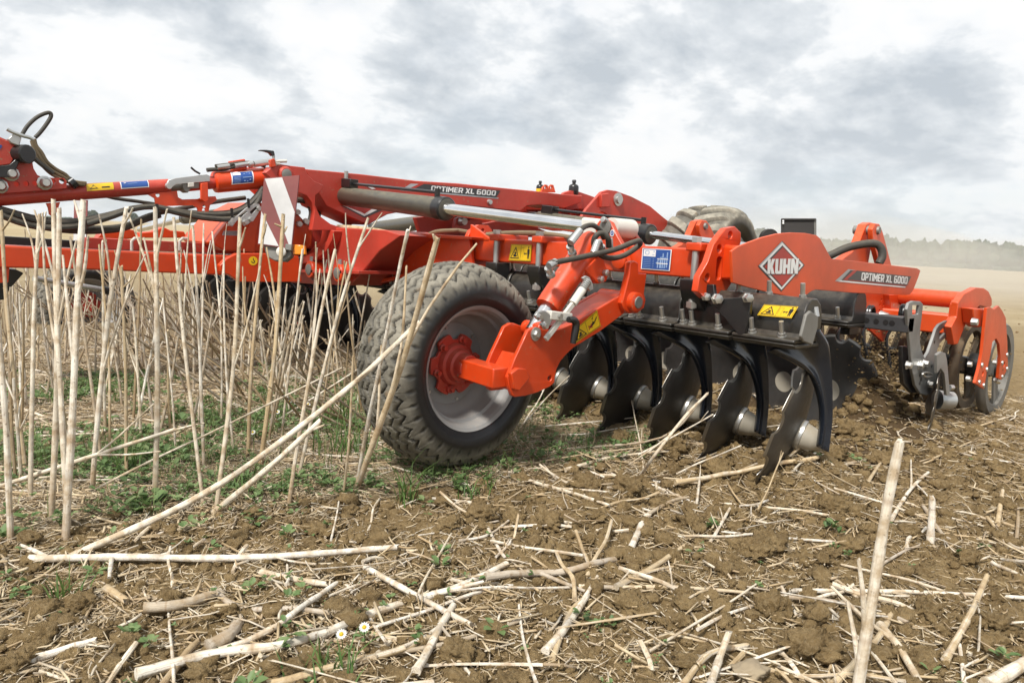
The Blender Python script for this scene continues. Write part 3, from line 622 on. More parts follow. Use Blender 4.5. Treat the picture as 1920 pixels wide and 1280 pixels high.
hs = spline([PD(x, y, dd) for x, y, dd in [(800, 441, 4.5), (820, 434, 4.45), (850, 432, 4.4), (866, 433, 4.4), (905, 440, 4.2)]], 5); obj('beam_hose', MB().tube(hs, .012, 8), 'hose_tan', H)

# ---- near side plate with emblem and model strip
sp_ = [(1372, 471), (1385, 462), (1405, 454), (1430, 445), (1458, 438), (1485, 436), (1510, 437), (1531, 441), (1538, 447), (1549, 467), (1559, 485), (1600, 489), (1660, 496), (1720, 503), (1726, 507), (1722, 520), (1712, 545), (1706, 552), (1698, 553), (1600, 549), (1530, 543), (1521, 546), (1508, 556), (1501, 560), (1480, 556), (1440, 548), (1400, 538), (1374, 530)]
pl = obj('side_plate', MB().plate3(pp(sp_, 'y', YP), [], (0, .012, 0)), 'orange', H, bevel=.002)
pf = lambda x, y: P(x, y, 'y', YP)
d = Decal(pf, (0, -1, 0))
Lp, Tp, Rp, Bp = np.array((1420.5, 499.)), np.array((1466., 451.5)), np.array((1508.5, 497.)), np.array((1464.5, 546.5)); Cp = (Lp + Tp + Rp + Bp) / 4
dia = lambda k, dx=0, dy=0: [tuple(Cp + (q - Cp) * k + np.array((dx, dy))) for q in (Lp, Tp, Rp, Bp)]
d.poly(dia(1.0), 'd_grey').poly(dia(.95, -.8, -1.2), 'd_silver').poly(dia(.93), 'd_white').poly(dia(.82), 'd_grey').poly(dia(.77, .8, .8), 'd_red')
tq = [(1437.5, 485.5), (1496, 484.5), (1493.5, 513), (1436.5, 513.5)]
tq2 = [(a + 1.2, b + 1.4) for a, b in tq]
d.text(tq2, 'KUHN', 'd_grey', .10).text([(a + .5, b + .6) for a, b in tq], 'KUHN', 'd_grey', .06).text(tq, 'KUHN', 'd_white', .06)
d.done('emblem', pl)
d = Decal(pf, (0, -1, 0))
d.poly([(1565, 527), (1590, 504.5), (1606, 507), (1707.5, 518.2), (1699, 535.4), (1696.5, 539.3)], 'd_silver')
d.poly([(1570, 527.6), (1577, 525.6), (1697.6, 537.2), (1696.5, 539.3)], 'd_white')
d.poly([(1577, 525.2), (1594, 506.5), (1606, 507), (1707.5, 518.2), (1698.2, 537)], 'd_grey')
d.poly([(1579.5, 524.8), (1599, 507), (1606, 507), (1590, 524), (1699.5, 534.8), (1698.6, 536.2)], 'd_red')
d.poly([(1587, 524), (1606, 507.5), (1707.5, 518.2), (1699.3, 535)], 'd_grey')
d.text([(1614.5, 511), (1700.5, 519.4), (1699, 532.4), (1613, 525)], 'OPTIMER XL 6000', 'd_white', .14, .46).text([(1614.9, 510.6), (1700.9, 519.0), (1699.4, 532.6), (1613.4, 525.2)], 'OPTIMER XL 6000', 'd_white', .14, .46)
d.done('model_strip', pl)

# ---- disc gangs
PITCH = 0.276; GY = 1.275
def clamp_mesh():
    m = MB(); cx, cz = 2.79, .662
    pr = [(2.655, .574), (2.655, .588), (2.70, .594), (2.714, .61), (2.712, .675), (2.733, .720), (2.765, .744), (2.81, .744), (2.847, .720), (2.868, .675), (2.868, .60), (2.90, .592), (2.90, .574)]
    m.plate3([(x, GY + .006, z) for x, z in pr], [], (0, PITCH - .012, 0))
    m.plate3([(2.665, GY + .004, .553), (2.89, GY + .004, .553), (2.905, GY + .004, .571), (2.652, GY + .004, .571)], [], (0, PITCH - .014, 0))
    return m.mesh('gang_clamp', 35)
def bolt_mesh(x, y, z, dx=-.35):
    return MB().cyl((x, y, z - .002), (x + dx * .06, y, z + .064), .0095, n=10).lathe([(0, .017), (.008, .017), (.0085, .014), (.02, .014)], (x, y, z), (dx, 0, 1), 8).mesh('clamp_bolt', 30)
def disc_mesh(c, n, R=.31, notch=10, dish=.055):
    m = MB(); n = Vector(n).normalized(); e1 = n.cross(Vector((0, 0, 1))).normalized(); e2 = e1.cross(n); c = Vector(c)
    K = 200; rr = [.0, .35, .6, .8, .95, .972, .99, 1.0]; vs = []; off = rng.random() * 6
    def edge(q):
        u = (q * notch / (2 * pi) + off) % 1.0; d = abs(u - .5) * 2
        return R * (1 - (0.105 * sqrt(max(0, 1 - (d / .46) ** 2)) if d < .46 else 0))
    for side in (0, 1):
        for r in rr:
            for k in range(K):
                q = 2 * pi * k / K; e = edge(q) * r; th = .0035 * (1 if r < .95 else max(0.15, (1 - r) / .05))
                w = dish * ((e / R) ** 2) - dish * .3
                vs.append(c + (e1 * cos(q) + e2 * sin(q)) * e + n * (w + (th if side else -th)))
    fs = []; mm = []; b = len(rr) * K
    for i in range(len(rr) - 1):
        for k in range(K):
            k2 = (k + 1) % K; me = 1 if i >= 4 else 0
            fs.append((i * K + k, i * K + k2, (i + 1) * K + k2, (i + 1) * K + k)); mm.append(me)
            fs.append((b + i * K + k, b + (i + 1) * K + k, b + (i + 1) * K + k2, b + i * K + k2)); mm.append(me)
    i = len(rr) - 1
    for k in range(K):
        k2 = (k + 1) % K; fs.append((i * K + k, i * K + k2, b + i * K + k2, b + i * K + k)); mm.append(1)
    m.add(vs, fs); m.m = mm; return m.mesh('disc', 30)
def arm_mesh():
    """forged arm: broad head under the clamp that sweeps round into a ribbed blade down to the bearing"""
    row = [((1446, 655), 2.69, (1531, 620), 2.83), ((1484, 673), 2.77, (1547, 644), 2.89), ((1511, 692), 2.845, (1553, 676), 2.93), ((1526, 713), 2.885, (1556, 715), 2.95), ((1537, 748), 2.915, (1557, 755), 2.958), ((1541, 785), 2.925, (1556, 792), 2.96), ((1535, 838), 2.92, (1550, 846), 2.955)]
    Ls = spline([P(*r[0], 'x', r[1]) for r in row], 6); Rs = spline([P(*r[2], 'x', r[3]) for r in row], 6); n = len(Ls); m = MB(); vs = []
    pf_ = [(-.10, 0), (-.06, .75), (.02, 1.0), (.12, .7), (.22, .05), (.5, -.35), (.75, -.1), (.90, .6), (1.0, .8), (1.06, .4), (1.08, 0), (1.04, -.7), (.9, -1.0), (.5, -1.1), (.1, -1.1), (-.05, -.8)]; S = len(pf_)
    for i in range(n):
        a = Rs[i] - Ls[i]; t = Ls[min(i + 1, n - 1)] - Ls[max(i - 1, 0)]; nn = np.cross(a, t); nn /= np.linalg.norm(nn)
        if nn.dot(Ls[i] - EYE) > 0: nn = -nn
        r = np.interp(i / (n - 1), [0, .2, .5, 1], [.012, .017, .019, .017])
        for s, h in pf_: vs.append(Ls[i] + a * s + nn * h * r)
    fs = [(i * S + k, (i + 1) * S + k, (i + 1) * S + (k + 1) % S, i * S + (k + 1) % S) for i in range(n - 1) for k in range(S)] + [tuple(range(S)), tuple((n - 1) * S + k for k in range(S - 1, -1, -1))]
    m.add(vs, fs); me = m.mesh('disc_arm', 75); me.flip_normals(); return me
def hub_mesh(c, n):
    n = Vector(n).normalized(); return MB().lathe([(-.02, .060), (-.012, .063), (.004, .063), (.006, .058), (.018, .055), (.05, .048), (.066, .040), (.075, .032), (.105, .028)], c, -n, 28).mesh('disc_hub', 35)
def ring_mesh(c, n): return MB().lathe([(-.004, .060), (.0, .0645), (.012, .0645), (.014, .060)], c, -Vector(n), 28).mesh('hub_ring', 35)
def gang(y_list, dx, mirror=1, yaw=12.0, arm=True):
    """clamp shells on a tube, each with bolts, arm, hub and notched disc"""
    a = radians(yaw); nrm = (-sin(a) * 1.0, cos(a), .26)
    hc = np.array([2.955, 1.355, .168]); nv = np.array(nrm) / np.linalg.norm(nrm); dc = hc + nv * .028
    cm = clamp_mesh(); bm = [bolt_mesh(2.685, GY + o, .590) for o in (.070, .195, .240)]; tb = [bolt_mesh(2.80, GY + o, .735, -.2) for o in (.06, .20)]
    am = arm_mesh(); dm = [disc_mesh(dc, nrm, R=.31) for _ in range(3)]; hm = hub_mesh(hc, nrm); rm = ring_mesh(hc - nv * -.004, nrm)
    if mirror < 0:
        yc = 2 * GY + PITCH
        for me in [am, hm, rm] + dm:
            for v in me.vertices: v.co.y = yc - v.co.y
            me.flip_normals()
    for i, y in enumerate(y_list):
        off = (dx, y - GY, 0)
        c = obj('gang_clamp', cm, 'black_dusty', H, off=off, bevel=.005)
        for b in bm + (tb if dx == 0 else []): obj('clamp_bolt', b, 'bolt', c)
        obj('disc_arm', am, 'arm', H, off=off)
        d = obj('disc', dm[i % 3], ['disc', 'edge'], H, off=off)
        h = obj('disc_hub', hm, 'hub', d); obj('hub_ring', rm, 'bolt', d)
gang([GY + PITCH * k for k in range(11)], 0, 1, 15.0)
gang([4.85 + PITCH * k for k in range(10)], 0)
gang([1.56 + PITCH * k for k in range(10)], 1.15, -1, 24.0)
for (y0, y1, x) in ((1.30, 4.32, 2.79), (4.8, 7.65, 2.79), (1.70, 4.5, 4.01), (4.6, 7.4, 4.01)):
    obj('gang_tube', MB().lathe([(0, .062), (y1 - y0, .062)], (x, y0, .652), (0, 1, 0), 8, a0=pi / 8), 'black', H)
e = MB().plate3(pp([(1513, 590), (1521, 583), (1535, 593), (1534, 613), (1524, 647), (1507, 640), (1503, 631)], 'y', GY - .02), [], (0, .014, 0)); obj('gang_end_plate', e, 'plategrey', H, bevel=.004)
o = H
for px in (1516, 1528): obj('end_bolt', MB().cyl(P(px, 572 + (px - 1516) * .3, 'x', 2.80), P(px + 3, 590 + (px - 1516) * .3, 'x', 2.80), .012, n=10), 'bolt', o)
warn(H, [P(1433, 571, 'x', 2.712), P(1497, 575, 'x', 2.712), P(1484, 597, 'x', 2.700), P(1420, 591, 'x', 2.700)], (-.55, 0, .83), 0)
# bracket that carries the near end of the gang
b = MB().plate3(pp([(1322, 533), (1338, 533), (1340, 553), (1352, 560), (1400, 556), (1408, 560), (1404, 600), (1397, 623), (1390, 629), (1383, 626), (1345, 580), (1326, 566)], 'x', 2.655), [], (.02, 0, 0)); obj('gang_bracket', b, 'black', H, bevel=.003)
for q, r in (((1343, 560), .019), ((1400, 558), .017), ((1322, 556), .015)):
    obj('bracket_bolt', MB().lathe([(-.03, r * .6), (-.028, r), (-.004, r), (-.003, r * 1.2), (0, r * 1.2)], P(*q, 'x', 2.65), (.55, .83, 0), 6), 'bolt', H)

# ---- rear gang outrigger, border disc
xb = 4.06
y0 = P(1703, 610, 'x', xb - .04)[1]; y1 = P(1560, 597, 'x', xb - .04)[1]
o = obj('outrigger_bar', MB().box(xb - .04, xb + .04, y0, y1, .545, .625), 'gunmetal', H, bevel=.006)
for px in (1602, 1613, 1625, 1643, 1661, 1673):
    y = P(px, 602, 'x', xb - .041)[1]
    obj('painted_pin_hole', MB().lathe([(0, .014), (.006, .014)], (xb - .0425, y, .588), (1, 0, 0), 16), 'd_black', o)  # solid black disc on the bar, painting the shade inside a hole
yc_ = P(1597, 600, 'x', xb - .05)[1]
obj('bar_collar', MB().plate3([(xb - .06, yc_, .50), (xb + .05, yc_, .50), (xb + .07, yc_, .57), (xb + .05, yc_, .67), (xb - .03, yc_, .67), (xb - .06, yc_, .62)], [], (0, .05, 0)), 'black', H, bevel=.004)
lk = []
for k in range(41):
    q = 2 * pi * k / 40; u = 11 * (1 if cos(q) > 0 else -1) * 0; lk.append(P(1571 + 6.5 * sin(q) * .62 + 7 * cos(q) * .55, 594 - 15 * cos(q) + 2 * sin(q), 'x', xb - .075))
obj('linch_pin', MB().tube(lk, .008, 8), 'galv', H)
obj('link_pin', MB().lathe([(-.05, .018), (0, .02)], P(1575, 596, 'x', xb - .04), (1, 0, 0), 12), 'bolt', H)
YB = y0
ho = [(1702, 600), (1701, 580), (1705, 568), (1713, 564), (1726, 565), (1731, 570), (1729, 592), (1726, 615), (1725, 640), (1729, 660), (1734, 671), (1741, 660), (1750, 634), (1756, 616), (1762, 608), (1776, 601), (1782, 606), (1780, 620), (1776, 630), (1763, 643), (1758, 655), (1757, 665), (1765, 660), (1772, 663), (1775, 672), (1775, 688), (1774, 700), (1764, 697), (1759, 712), (1751, 728), (1746, 737), (1737, 741), (1726, 738), (1716, 722), (1710, 690), (1707, 650)]
hol = [pp([(1711, 572), (1724, 572), (1722, 589), (1711, 590)], 'y', YB), pp([(1762, 622), (1774, 609), (1777, 614), (1775, 622), (1762, 636)], 'y', YB)]
bd = obj('border_disc_holder', MB().plate3(pp(ho, 'y', YB), hol, (0, .016, 0)), 'galv_dull', H, bevel=.003)
obj('backing_plate', MB().plate3([p + np.array([-.02, .03, 0]) for p in pp([(1706, 690), (1706, 650), (1716, 650), (1722, 700), (1738, 720), (1738, 738), (1724, 738), (1708, 720)], 'y', YB)], [], (0, .02, 0)), 'black', bd, bevel=.003)
for q in ((1723, 684), (1733, 681), (1742, 720), (1700, 684)):
    obj('holder_bolt', MB().lathe([(-.026, .012), (-.024, .018), (-.004, .018), (-.003, .024), (0, .024)], P(*q, 'y', YB), (0, 1, 0), 6), 'bolt', bd)
lk = spline([P(x, y, 'y', YB - .02) for x, y in [(1730, 700), (1735, 706), (1745, 706), (1748, 702), (1738, 698), (1731, 699)]], 4); obj('holder_clip', MB().tube(lk, .006, 6), 'bolt', bd)
for q in ((1725, 703), (1727, 711), (1724, 718), (1747, 686), (1752, 641)):
    obj('painted_holder_hole', MB().lathe([(-.001, .010), (.003, .010)], P(*q, 'y', YB), (0, 1, 0), 12), 'd_black', bd)  # no opening: the hole's shade is painted as a black disc
dcen = P(1751, 752, 'y', YB + .01)
dd = obj('border_disc', disc_mesh(dcen, (-.35, .93, .06), R=.265, notch=16, dish=.03), ['disc', 'edge'], H)
obj('disc_hub', MB().lathe([(0, .055), (.03, .052), (.09, .048), (.1, .03)], dcen + np.array([.02, -.01, .01]), (.75, -.6, 0), 24), 'galv', dd)
fk = MB().plate3(pp([(1757, 665), (1765, 659), (1773, 662), (1776, 675), (1781, 735), (1780, 741), (1775, 741), (1771, 700), (1764, 690), (1757, 700)], 'y', YB - .07), [], (0, .015, 0)); obj('disc_fork', fk, 'galv_dull', dd, bevel=.002)
obj('fork_bolt', MB().lathe([(-.02, .016), (.01, .016)], P(1784, 726, 'y', YB - .07), (1, -.3, 0), 6), 'bolt', dd)

# ---- spring tines between rear gang and roller
for px, py, tip in ((1590, 586, [(1574, 620), (1573, 640), (1577, 661)]), (1628, 590, [(1618, 622), (1621, 645), (1626, 668)]), (1690, 588, [(1664, 628), (1666, 665), (1671, 700), (1682, 728)])):
    dp = 4.35; cpt = PD(px, py, dp); pts = []
    ex = np.array([1.0, 0, 0]); ez = np.array([0, 0, 1.0])
    for k in range(49):
        q = k / 48 * 2 * pi * 2; pts.append(cpt + (ex * cos(q) * .045 + ez * sin(q) * .05) + np.array([0, -.03 * k / 48, 0]))
    tp = spline([PD(x, y, dp) for x, y in [(px + 8, py + 4)] + tip], 4)
    obj('spring_tine', MB().tube(pts + tp, .0095, 8), 'black', H)

# ---- roller and its frame
xr = 5.15
yA = P(1843, 562, 'x', xr)[1]
obj('roller_frame', MB().lathe([(0, .052), (6.2, .052)], (xr, yA, P(1840, 566, 'x', xr)[2]), (0, 1, 0), 22), 'orange', H)
xs_ = 4.98; yS = P(1790, 610, 'x', xs_)[1]
obj('roller_beam', MB().box(xs_, xs_ + .14, yS, yS + 6.0, P(1785, 628, 'x', xs_)[2], P(1785, 590, 'x', xs_)[2]), 'orange', H, bevel=.01)
ca_ = [(1789, 646), (1784, 613), (1794, 594), (1797, 567), (1808, 551), (1831, 539), (1845, 540), (1854, 546), (1860, 560), (1860, 572), (1856, 578), (1846, 575), (1837, 573), (1825, 584), (1815, 600), (1807, 617), (1796, 645)]
YR = yA - .05
obj('roller_arm', MB().plate3(pp(ca_, 'y', YR), [], (0, .035, 0)), 'orange', H, bevel=.004)
obj('arm_web', MB().plate3(pp([(1786, 612), (1796, 595), (1799, 572), (1803, 563), (1801, 580), (1798, 600), (1790, 640)], 'y', YR + .03), [], (0, .05, 0)), 'orange', H, bevel=.003)
fk_ = [(1851, 577), (1858, 576), (1864, 580), (1873, 573), (1880, 583), (1886, 596), (1889, 640), (1890, 690), (1878, 712), (1872, 709), (1876, 668), (1874, 645), (1868, 634), (1861, 641), (1857, 665), (1852, 690), (1845, 729), (1829, 718), (1836, 692), (1842, 662), (1847, 610)]
fk = obj('roller_fork', MB().plate3(pp(fk_, 'y', YR - .09), [circp(1843, 700, .016, 'y', YR - .09), circp(1883, 683, .016, 'y', YR - .09)], (0, .016, 0)), 'orange', H, bevel=.002)
for q in ((1841, 684), (1850, 692), (1836, 716), (1844, 722), (1879, 680), (1888, 691), (1879, 706), (1888, 665)):
    obj('fork_bolt', MB().lathe([(-.006, .012), (0, .014)], P(*q, 'y', YR - .09), (0, 1, 0), 10), 'bolt', fk)
obj('fork_block', MB().plate3(pp([(1825, 578), (1848, 579), (1848, 612), (1836, 614), (1827, 606)], 'y', YR - .06), [], (0, .06, 0)), 'orange', fk, bevel=.006)
obj('block_bolt', MB().lathe([(-.03, .018), (0, .022)], P(1822, 603, 'y', YR - .06), (0, 1, 0), 8), 'bolt', fk)
rc = P(1866, 692, 'y', YR + .02)
def ring(c, R, w, name, mt):
    m = MB(); m.lathe([(-w / 2, R - .07), (-w / 2 - .004, R - .015), (-.008, R), (.008, R), (w / 2 + .004, R - .015), (w / 2, R - .07)], c, (0, 1, 0), 72, caps=False)
    m.f += [(5 * 72 + k, k, (k + 1) % 72, 5 * 72 + (k + 1) % 72)[::-1] for k in range(72)]; m.m += [0] * 72
    for k in range(3):
        q = 2 * pi * k / 3 + .9; m.bar(Vector(c) + Vector((cos(q), 0, sin(q))) * .04, Vector(c) + Vector((cos(q), 0, sin(q))) * (R - .06), .09, .012, up=(0, 1, 0))
    return obj(name, m, mt, H, smooth=40)
for k in range(22): ring((rc[0], rc[1] + .16 * k, rc[2]), .305, .05, 'roller_ring', 'plategrey' if k == 0 else 'caked')
obj('roller_shaft', MB().lathe([(-.05, .05), (.08, .05), (.085, .085), (.14, .09), (.145, .06), (5.8, .06)], rc, (0, 1, 0), 28), 'black', H)
for q in ((1815, 682), (1812, 709), (1864, 712), (1862, 679)):
    obj('bearing_bolt', MB().lathe([(-.02, .014), (0, .016)], P(*q, 'y', YR - .06), (0, 1, 0), 8), 'bolt', H)
# ---- link hangers above the roller
def hanger(ymid, full):
    z = lambda pts, v: [P(a, b, 'y', v) for a, b in pts]
    A = z([(1624, 421), (1632, 417), (1641, 419), (1645, 430), (1636, 452), (1631, 478), (1628, 496), (1574, 491), (1598, 473), (1612, 453)], 1.86)
    B = z([(1641, 419), (1649, 420), (1655, 434), (1660, 452), (1672, 498), (1649, 497), (1636, 448), (1636, 430)], 1.80)
    sh = np.array([0, ymid - 1.86, 0])
    o = obj('link_hanger', MB().plate3([p + sh for p in A], [], (0, .05, 0)), 'orange', H, bevel=.004)
    obj('link_hanger', MB().plate3([p + sh for p in B], [], (0, .03, 0)), 'orange', H, bevel=.004)
    c = P(1646, 432, 'y', 1.80) + sh
    obj('hanger_pin', MB().lathe([(-.012, .02), (0, .026), (.14, .026)], c, (0, 1, 0), 18), 'plategrey', H)
    g = z([(1610, 540), (1690, 540), (1683, 556), (1668, 600), (1663, 640), (1657, 642), (1632, 619), (1630, 592), (1621, 574)], 1.84)
    if full:
        o = obj('depth_plate', MB().plate3([p + sh for p in g], [circp(x, y, .009, 'y', 1.84) for x, y in ((1653, 562), (1657, 571), (1650, 572), (1655, 580), (1649, 582), (1660, 562))], (0, .02, 0)), 'red', H, bevel=.003)
        obj('depth_pin', MB().lathe([(-.05, .02), (0, .035)], P(1651, 592, 'y', 1.84), (0, 1, 0), 20), 'galv', o)
        obj('depth_lock', MB().lathe([(-.04, .012), (0, .018)], P(1664, 570, 'y', 1.84), (.3, 1, 0), 8), 'bolt', o)
hanger(1.86, True); hanger(3.05, False); hanger(6.0, False)
b = MB().plate3(pp([(1668, 552), (1690, 552), (1700, 575), (1698, 590), (1672, 592)], 'y', 1.80), [], (0, .05, 0)); obj('arm_socket', b, 'red', H, bevel=.004)
obj('socket_pin', MB().lathe([(-.02, .03), (0, .034)], P(1691, 562, 'y', 1.80), (0, 1, 0), 16), 'red', H)
hs = spline([PD(x, y, 4.1) for x, y in [(1530, 490), (1556, 479), (1590, 464), (1625, 457), (1644, 458), (1653, 468), (1654, 482), (1648, 494)]], 5); obj('hydraulic_hose', MB().tube(hs, .022, 10), 'hose', H)
# ---- centre frame, drawbar, folding cylinders
YM = 4.25
pts = [(497, 324), (510, 314), (527, 308), (545, 311), (572, 314), (576, 326), (590, 340), (607, 347), (603, 358), (592, 366), (591, 384), (600, 405), (620, 420), (642, 427), (640, 432), (585, 432), (588, 410), (590, 395), (585, 380), (575, 367), (562, 362), (540, 364)]
obj('mast_plate', MB().plate3(pp(pts, 'y', YM), [], (0, .05, 0)), 'red_dusty', H, bevel=.004)
obj('mast_plate', MB().plate3([p + np.array([0, .42, 0]) for p in pp(pts, 'y', YM)], [], (0, .05, 0)), 'red_dusty', H, bevel=.004)
obj('mast_pin', MB().lathe([(-.02, .036), (0, .05), (.3, .05)], P(535, 327, 'y', YM), (0, 1, 0), 22), 'red_dusty', H)
obj('pin_washer', MB().lathe([(-.026, .02), (-.02, .032), (0, .032)], P(535, 327, 'y', YM), (0, 1, 0), 18), 'plategrey', H)
YL = 4.35
lb = [(572, 317), (680, 327), (780, 339), (860, 344), (937, 352), (1000, 358), (1052, 364), (1092, 367), (1090, 380), (1058, 391), (1036, 386), (1012, 384), (988, 386), (976, 396), (940, 393), (890, 387), (850, 384), (800, 388), (727, 402), (690, 422), (650, 404), (612, 386), (590, 350)]
bm = obj('top_beam', MB().plate3(pp(lb, 'y', YL), [], (0, .34, 0)), 'red_dusty', H, bevel=.006)
pf = lambda x, y: P(x, y, 'y', YL)
d = Decal(pf, (0, -1, 0))
d.poly([(750, 357), (770, 344.5), (786, 345), (772, 352), (935, 371), (934, 373)], 'd_silver')
d.poly([(763, 355.5), (785, 345), (793, 345.5), (777, 355)], 'd_red').poly([(772, 356), (795, 345), (938, 357.5), (930, 370.5)], 'd_grey')
d.text([(808.5, 348.4), (929.5, 358), (928, 367), (807.5, 357.6)], 'OPTIMER XL 6000', 'd_white', .14, .46).text([(808.9, 348.2), (929.9, 357.8), (928.4, 367.2), (807.9, 357.8)], 'OPTIMER XL 6000', 'd_white', .14, .46)
d.done('model_strip', bm)
d = Decal(pf, (0, -1, 0))
d.poly([(636, 384), (650, 391), (683, 408.5), (724, 391), (714, 385), (683, 399)], 'd_grey').poly([(642, 384.5), (683, 405.5), (712, 391), (706, 386), (683, 400)], 'd_white').poly([(655, 386), (683, 401), (701, 389), (683, 380)], 'd_red')
d.poly([(680, 345), (686, 345), (704, 354), (697, 355)], 'd_white')
d.done('emblem', bm)
obj('beam_bolt', MB().lathe([(-.02, .018), (0, .022)], P(917, 379, 'y', YL), (0, 1, 0), 12), 'bolt', bm)
ar = [(1087, 412), (1100, 392), (1128, 360), (1140, 356), (1155, 358), (1185, 369), (1220, 387), (1240, 404), (1256, 417), (1250, 440), (1235, 440), (1180, 428), (1150, 424), (1118, 425), (1100, 425)]
ahole = [(1113, 412), (1118, 402), (1128, 397), (1137, 400), (1141, 410), (1138, 418)]
for dy in (0, .42, .9, 1.3):
    obj('lift_arch', MB().plate3([p + np.array([0, dy, 0]) for p in pp(ar, 'y', 4.05)], [[p + np.array([0, dy, 0]) for p in pp(ahole, 'y', 4.05)]], (0, .03, 0)), 'red_dusty' if dy else 'red_dusty', H, bevel=.004)
obj('arch_box', MB().plate3(pp([(1128, 364), (1142, 362), (1144, 388), (1128, 389)], 'y', 4.02), [], (0, .03, 0)), 'red_dusty', H, bevel=.006)
obj('arch_web', MB().plate3([p + np.array([0, .03, 0]) for p in pp([(1150, 392), (1190, 392), (1250, 420), (1245, 438), (1150, 424)], 'y', 4.05)], [], (0, 1.2, 0)), 'red_dusty', H)
obj('arch_pin', MB().lathe([(-.03, .035), (-.012, .035), (-.011, .055), (0, .055)], P(1158, 374, 'y', 4.05), (0, 1, 0), 20), 'bolt', H)
obj('cross_beam', MB().plate3(pp([(1055, 365), (1092, 366), (1092, 392), (1062, 394)], 'y', 4.45), [], (0, 1.0, 0)), 'red_dusty', H, bevel=.006)
def bottle(px, py0, py1, r, yellow):
    b0 = P(px, py1, 'y', 4.5); b1 = P(px, py0, 'y', 4.5); h = b1[2] - b0[2]; rr = r
    o = obj('accumulator', MB().lathe([(0, rr * .9), (.01, rr), (h * .50, rr), (h * .60, rr * .93), (h * .68, rr * .66), (h * .72, rr * .34), (h * .80, rr * .34), (h * .81, rr * .42), (h * .95, rr * .42), (h, rr * .3)], b0, (0, 0, 1), 24), 'black', H)
    if yellow: obj('bottle_label', MB().lathe([(h * .1, rr + .001), (h * .34, rr + .001)], b0, (0, 0, 1), 24, caps=False), 'd_yellow', o)
bottle(1075, 337, 365, .044, False); bottle(1012, 339, 362, .032, True)
for px in (1023, 1034):
    obj('lifting_lug', MB().plate3([P(a, b, 'y', 4.42 + (px - 1023) * .004) for a, b in [(px - 8, 361), (px - 5, 351), (px, 346), (px + 4, 347), (px + 8, 361)]], [circp(px, 352, .013, 'y', 4.42 + (px - 1023) * .004)], (0, .018, 0)), 'orange', H, bevel=.002)
# folding cylinders
def fold(pa, da, pb, db, pr, dr, r, rr, name, base=True):
    a = PD(*pa, da); b = PD(*pb, db); e = PD(*pr, dr); u = (b - a) / np.linalg.norm(b - a); l = np.linalg.norm(b - a)
    o = obj(name, MB().lathe([(0, r * .9), (.01, r), (l - .075, r), (l - .07, r * 1.1), (l - .008, r * 1.1), (l, r * 1.0), (l + .004, rr * 1.4)], a, u, 32), 'olive', H)
    obj('cylinder_head', MB().lathe([(l - .072, r * 1.03), (l - .07, r * 1.115), (l - .006, r * 1.115), (l + .001, r * 1.0), (l + .001, rr)], a, u, 32, caps=False), 'black', o)
    obj('piston_rod', MB().cyl(b - u * .01, e, rr, n=22), 'chrome', o)
    if base: obj('cylinder_eye', MB().bar(a - u * .10, a + u * .005, .085, .10), 'black', o, bevel=.012)
    return o, a, b, e, u
o, a, b, e, u = fold((609, 363), 5.05, (838, 392), 3.97, (1110, 427), 3.56, .058, .031, 'fold_cylinder')
obj('eye_plate', MB().plate3([PD(x, y, 4.98) for x, y in [(577, 360), (583, 352), (593, 354), (600, 360), (593, 369), (583, 368)]], [], RC.T @ np.array([0, 0, .02])), 'galv', o, bevel=.003)
obj('eye_pin', MB().lathe([(-.015, .02), (0, .026)], PD(587, 361, 4.97), -RC[2] * -1, 14), 'plategrey', o)
obj('rod_end', MB().bar(e - u * .04, e + u * .07, .085, .09), 'white', o, bevel=.012)
up = np.array([0, 0, 1.0]); up -= u * up.dot(u); up /= np.linalg.norm(up)
q0 = a + (b - a) * .20 + up * .083; q1 = a + (b - a) * .93 + up * .083
obj('oil_pipe', MB().tube([q0, q1, q1 - up * .02], .009, 8), 'black', o)
obj('pipe_block', MB().bar(a + (b - a) * .155 + up * .085, a + (b - a) * .28 + up * .085, .06, .055), 'black', o, bevel=.004)
obj('pipe_union', MB().cyl(q1 - up * .04, q1 + up * .02, .016, n=10), 'black', o)
obj('pipe_tee', MB().cyl(a + (b - a) * .2 + up * .1, a + (b - a) * .2 + up * .16, .014, n=10), 'galv', o)
obj('block_hose', MB().tube(spline([a + (b - a) * .16 + up * .1, a + (b - a) * .09 + up * .12, a + (b - a) * .05 + up * .09, a + (b - a) * .045 + up * .05], 5), .016, 8), 'hose', o)
# sticker wrapped on the barrel
side = -np.cross(u, up); d = Decal(lambda s, t: (lambda ang: a + (b - a) * (.03 + .19 * s) + (up * cos(ang) + side * sin(ang)) * .0585)(1.9 - 1.25 * t), side)
for i in range(8): d.mb.add([d.fn(0, i / 8), d.fn(1, i / 8), d.fn(1, (i + 1) / 8), d.fn(0, (i + 1) / 8)], [(0, 1, 2, 3)], d.mi('d_yellow'))
d.poly([(.06, .2), (.27, .2), (.16, .8)], 'd_black', [[(.10, .27), (.23, .27), (.16, .66)]]).poly([(.58, .2), (.74, .2), (.66, .8)], 'd_black', [[(.61, .27), (.71, .27), (.66, .66)]], lift=False)
d.poly([(.3, .3), (.42, .3), (.40, .5), (.34, .6)], 'd_black', lift=False).poly(rect(.49, .05, .505, .95), 'd_black', lift=False).poly([(.8, .3), (.84, .25), (.94, .7), (.88, .75)], 'd_black', lift=False)
d.done('warning_sticker', o)
o, a, b, e, u = fold((1010, 411), 5.7, (1221, 440), 4.8, (1440, 468), 4.3, .060, .026, 'rear_fold_cylinder')
q0 = a + (b - a) * .1 + up * .085; q1 = a + (b - a) * .93 + up * .085; obj('oil_pipe', MB().tube([q0, q1, q1 - up * .03], .010, 8), 'black', o)
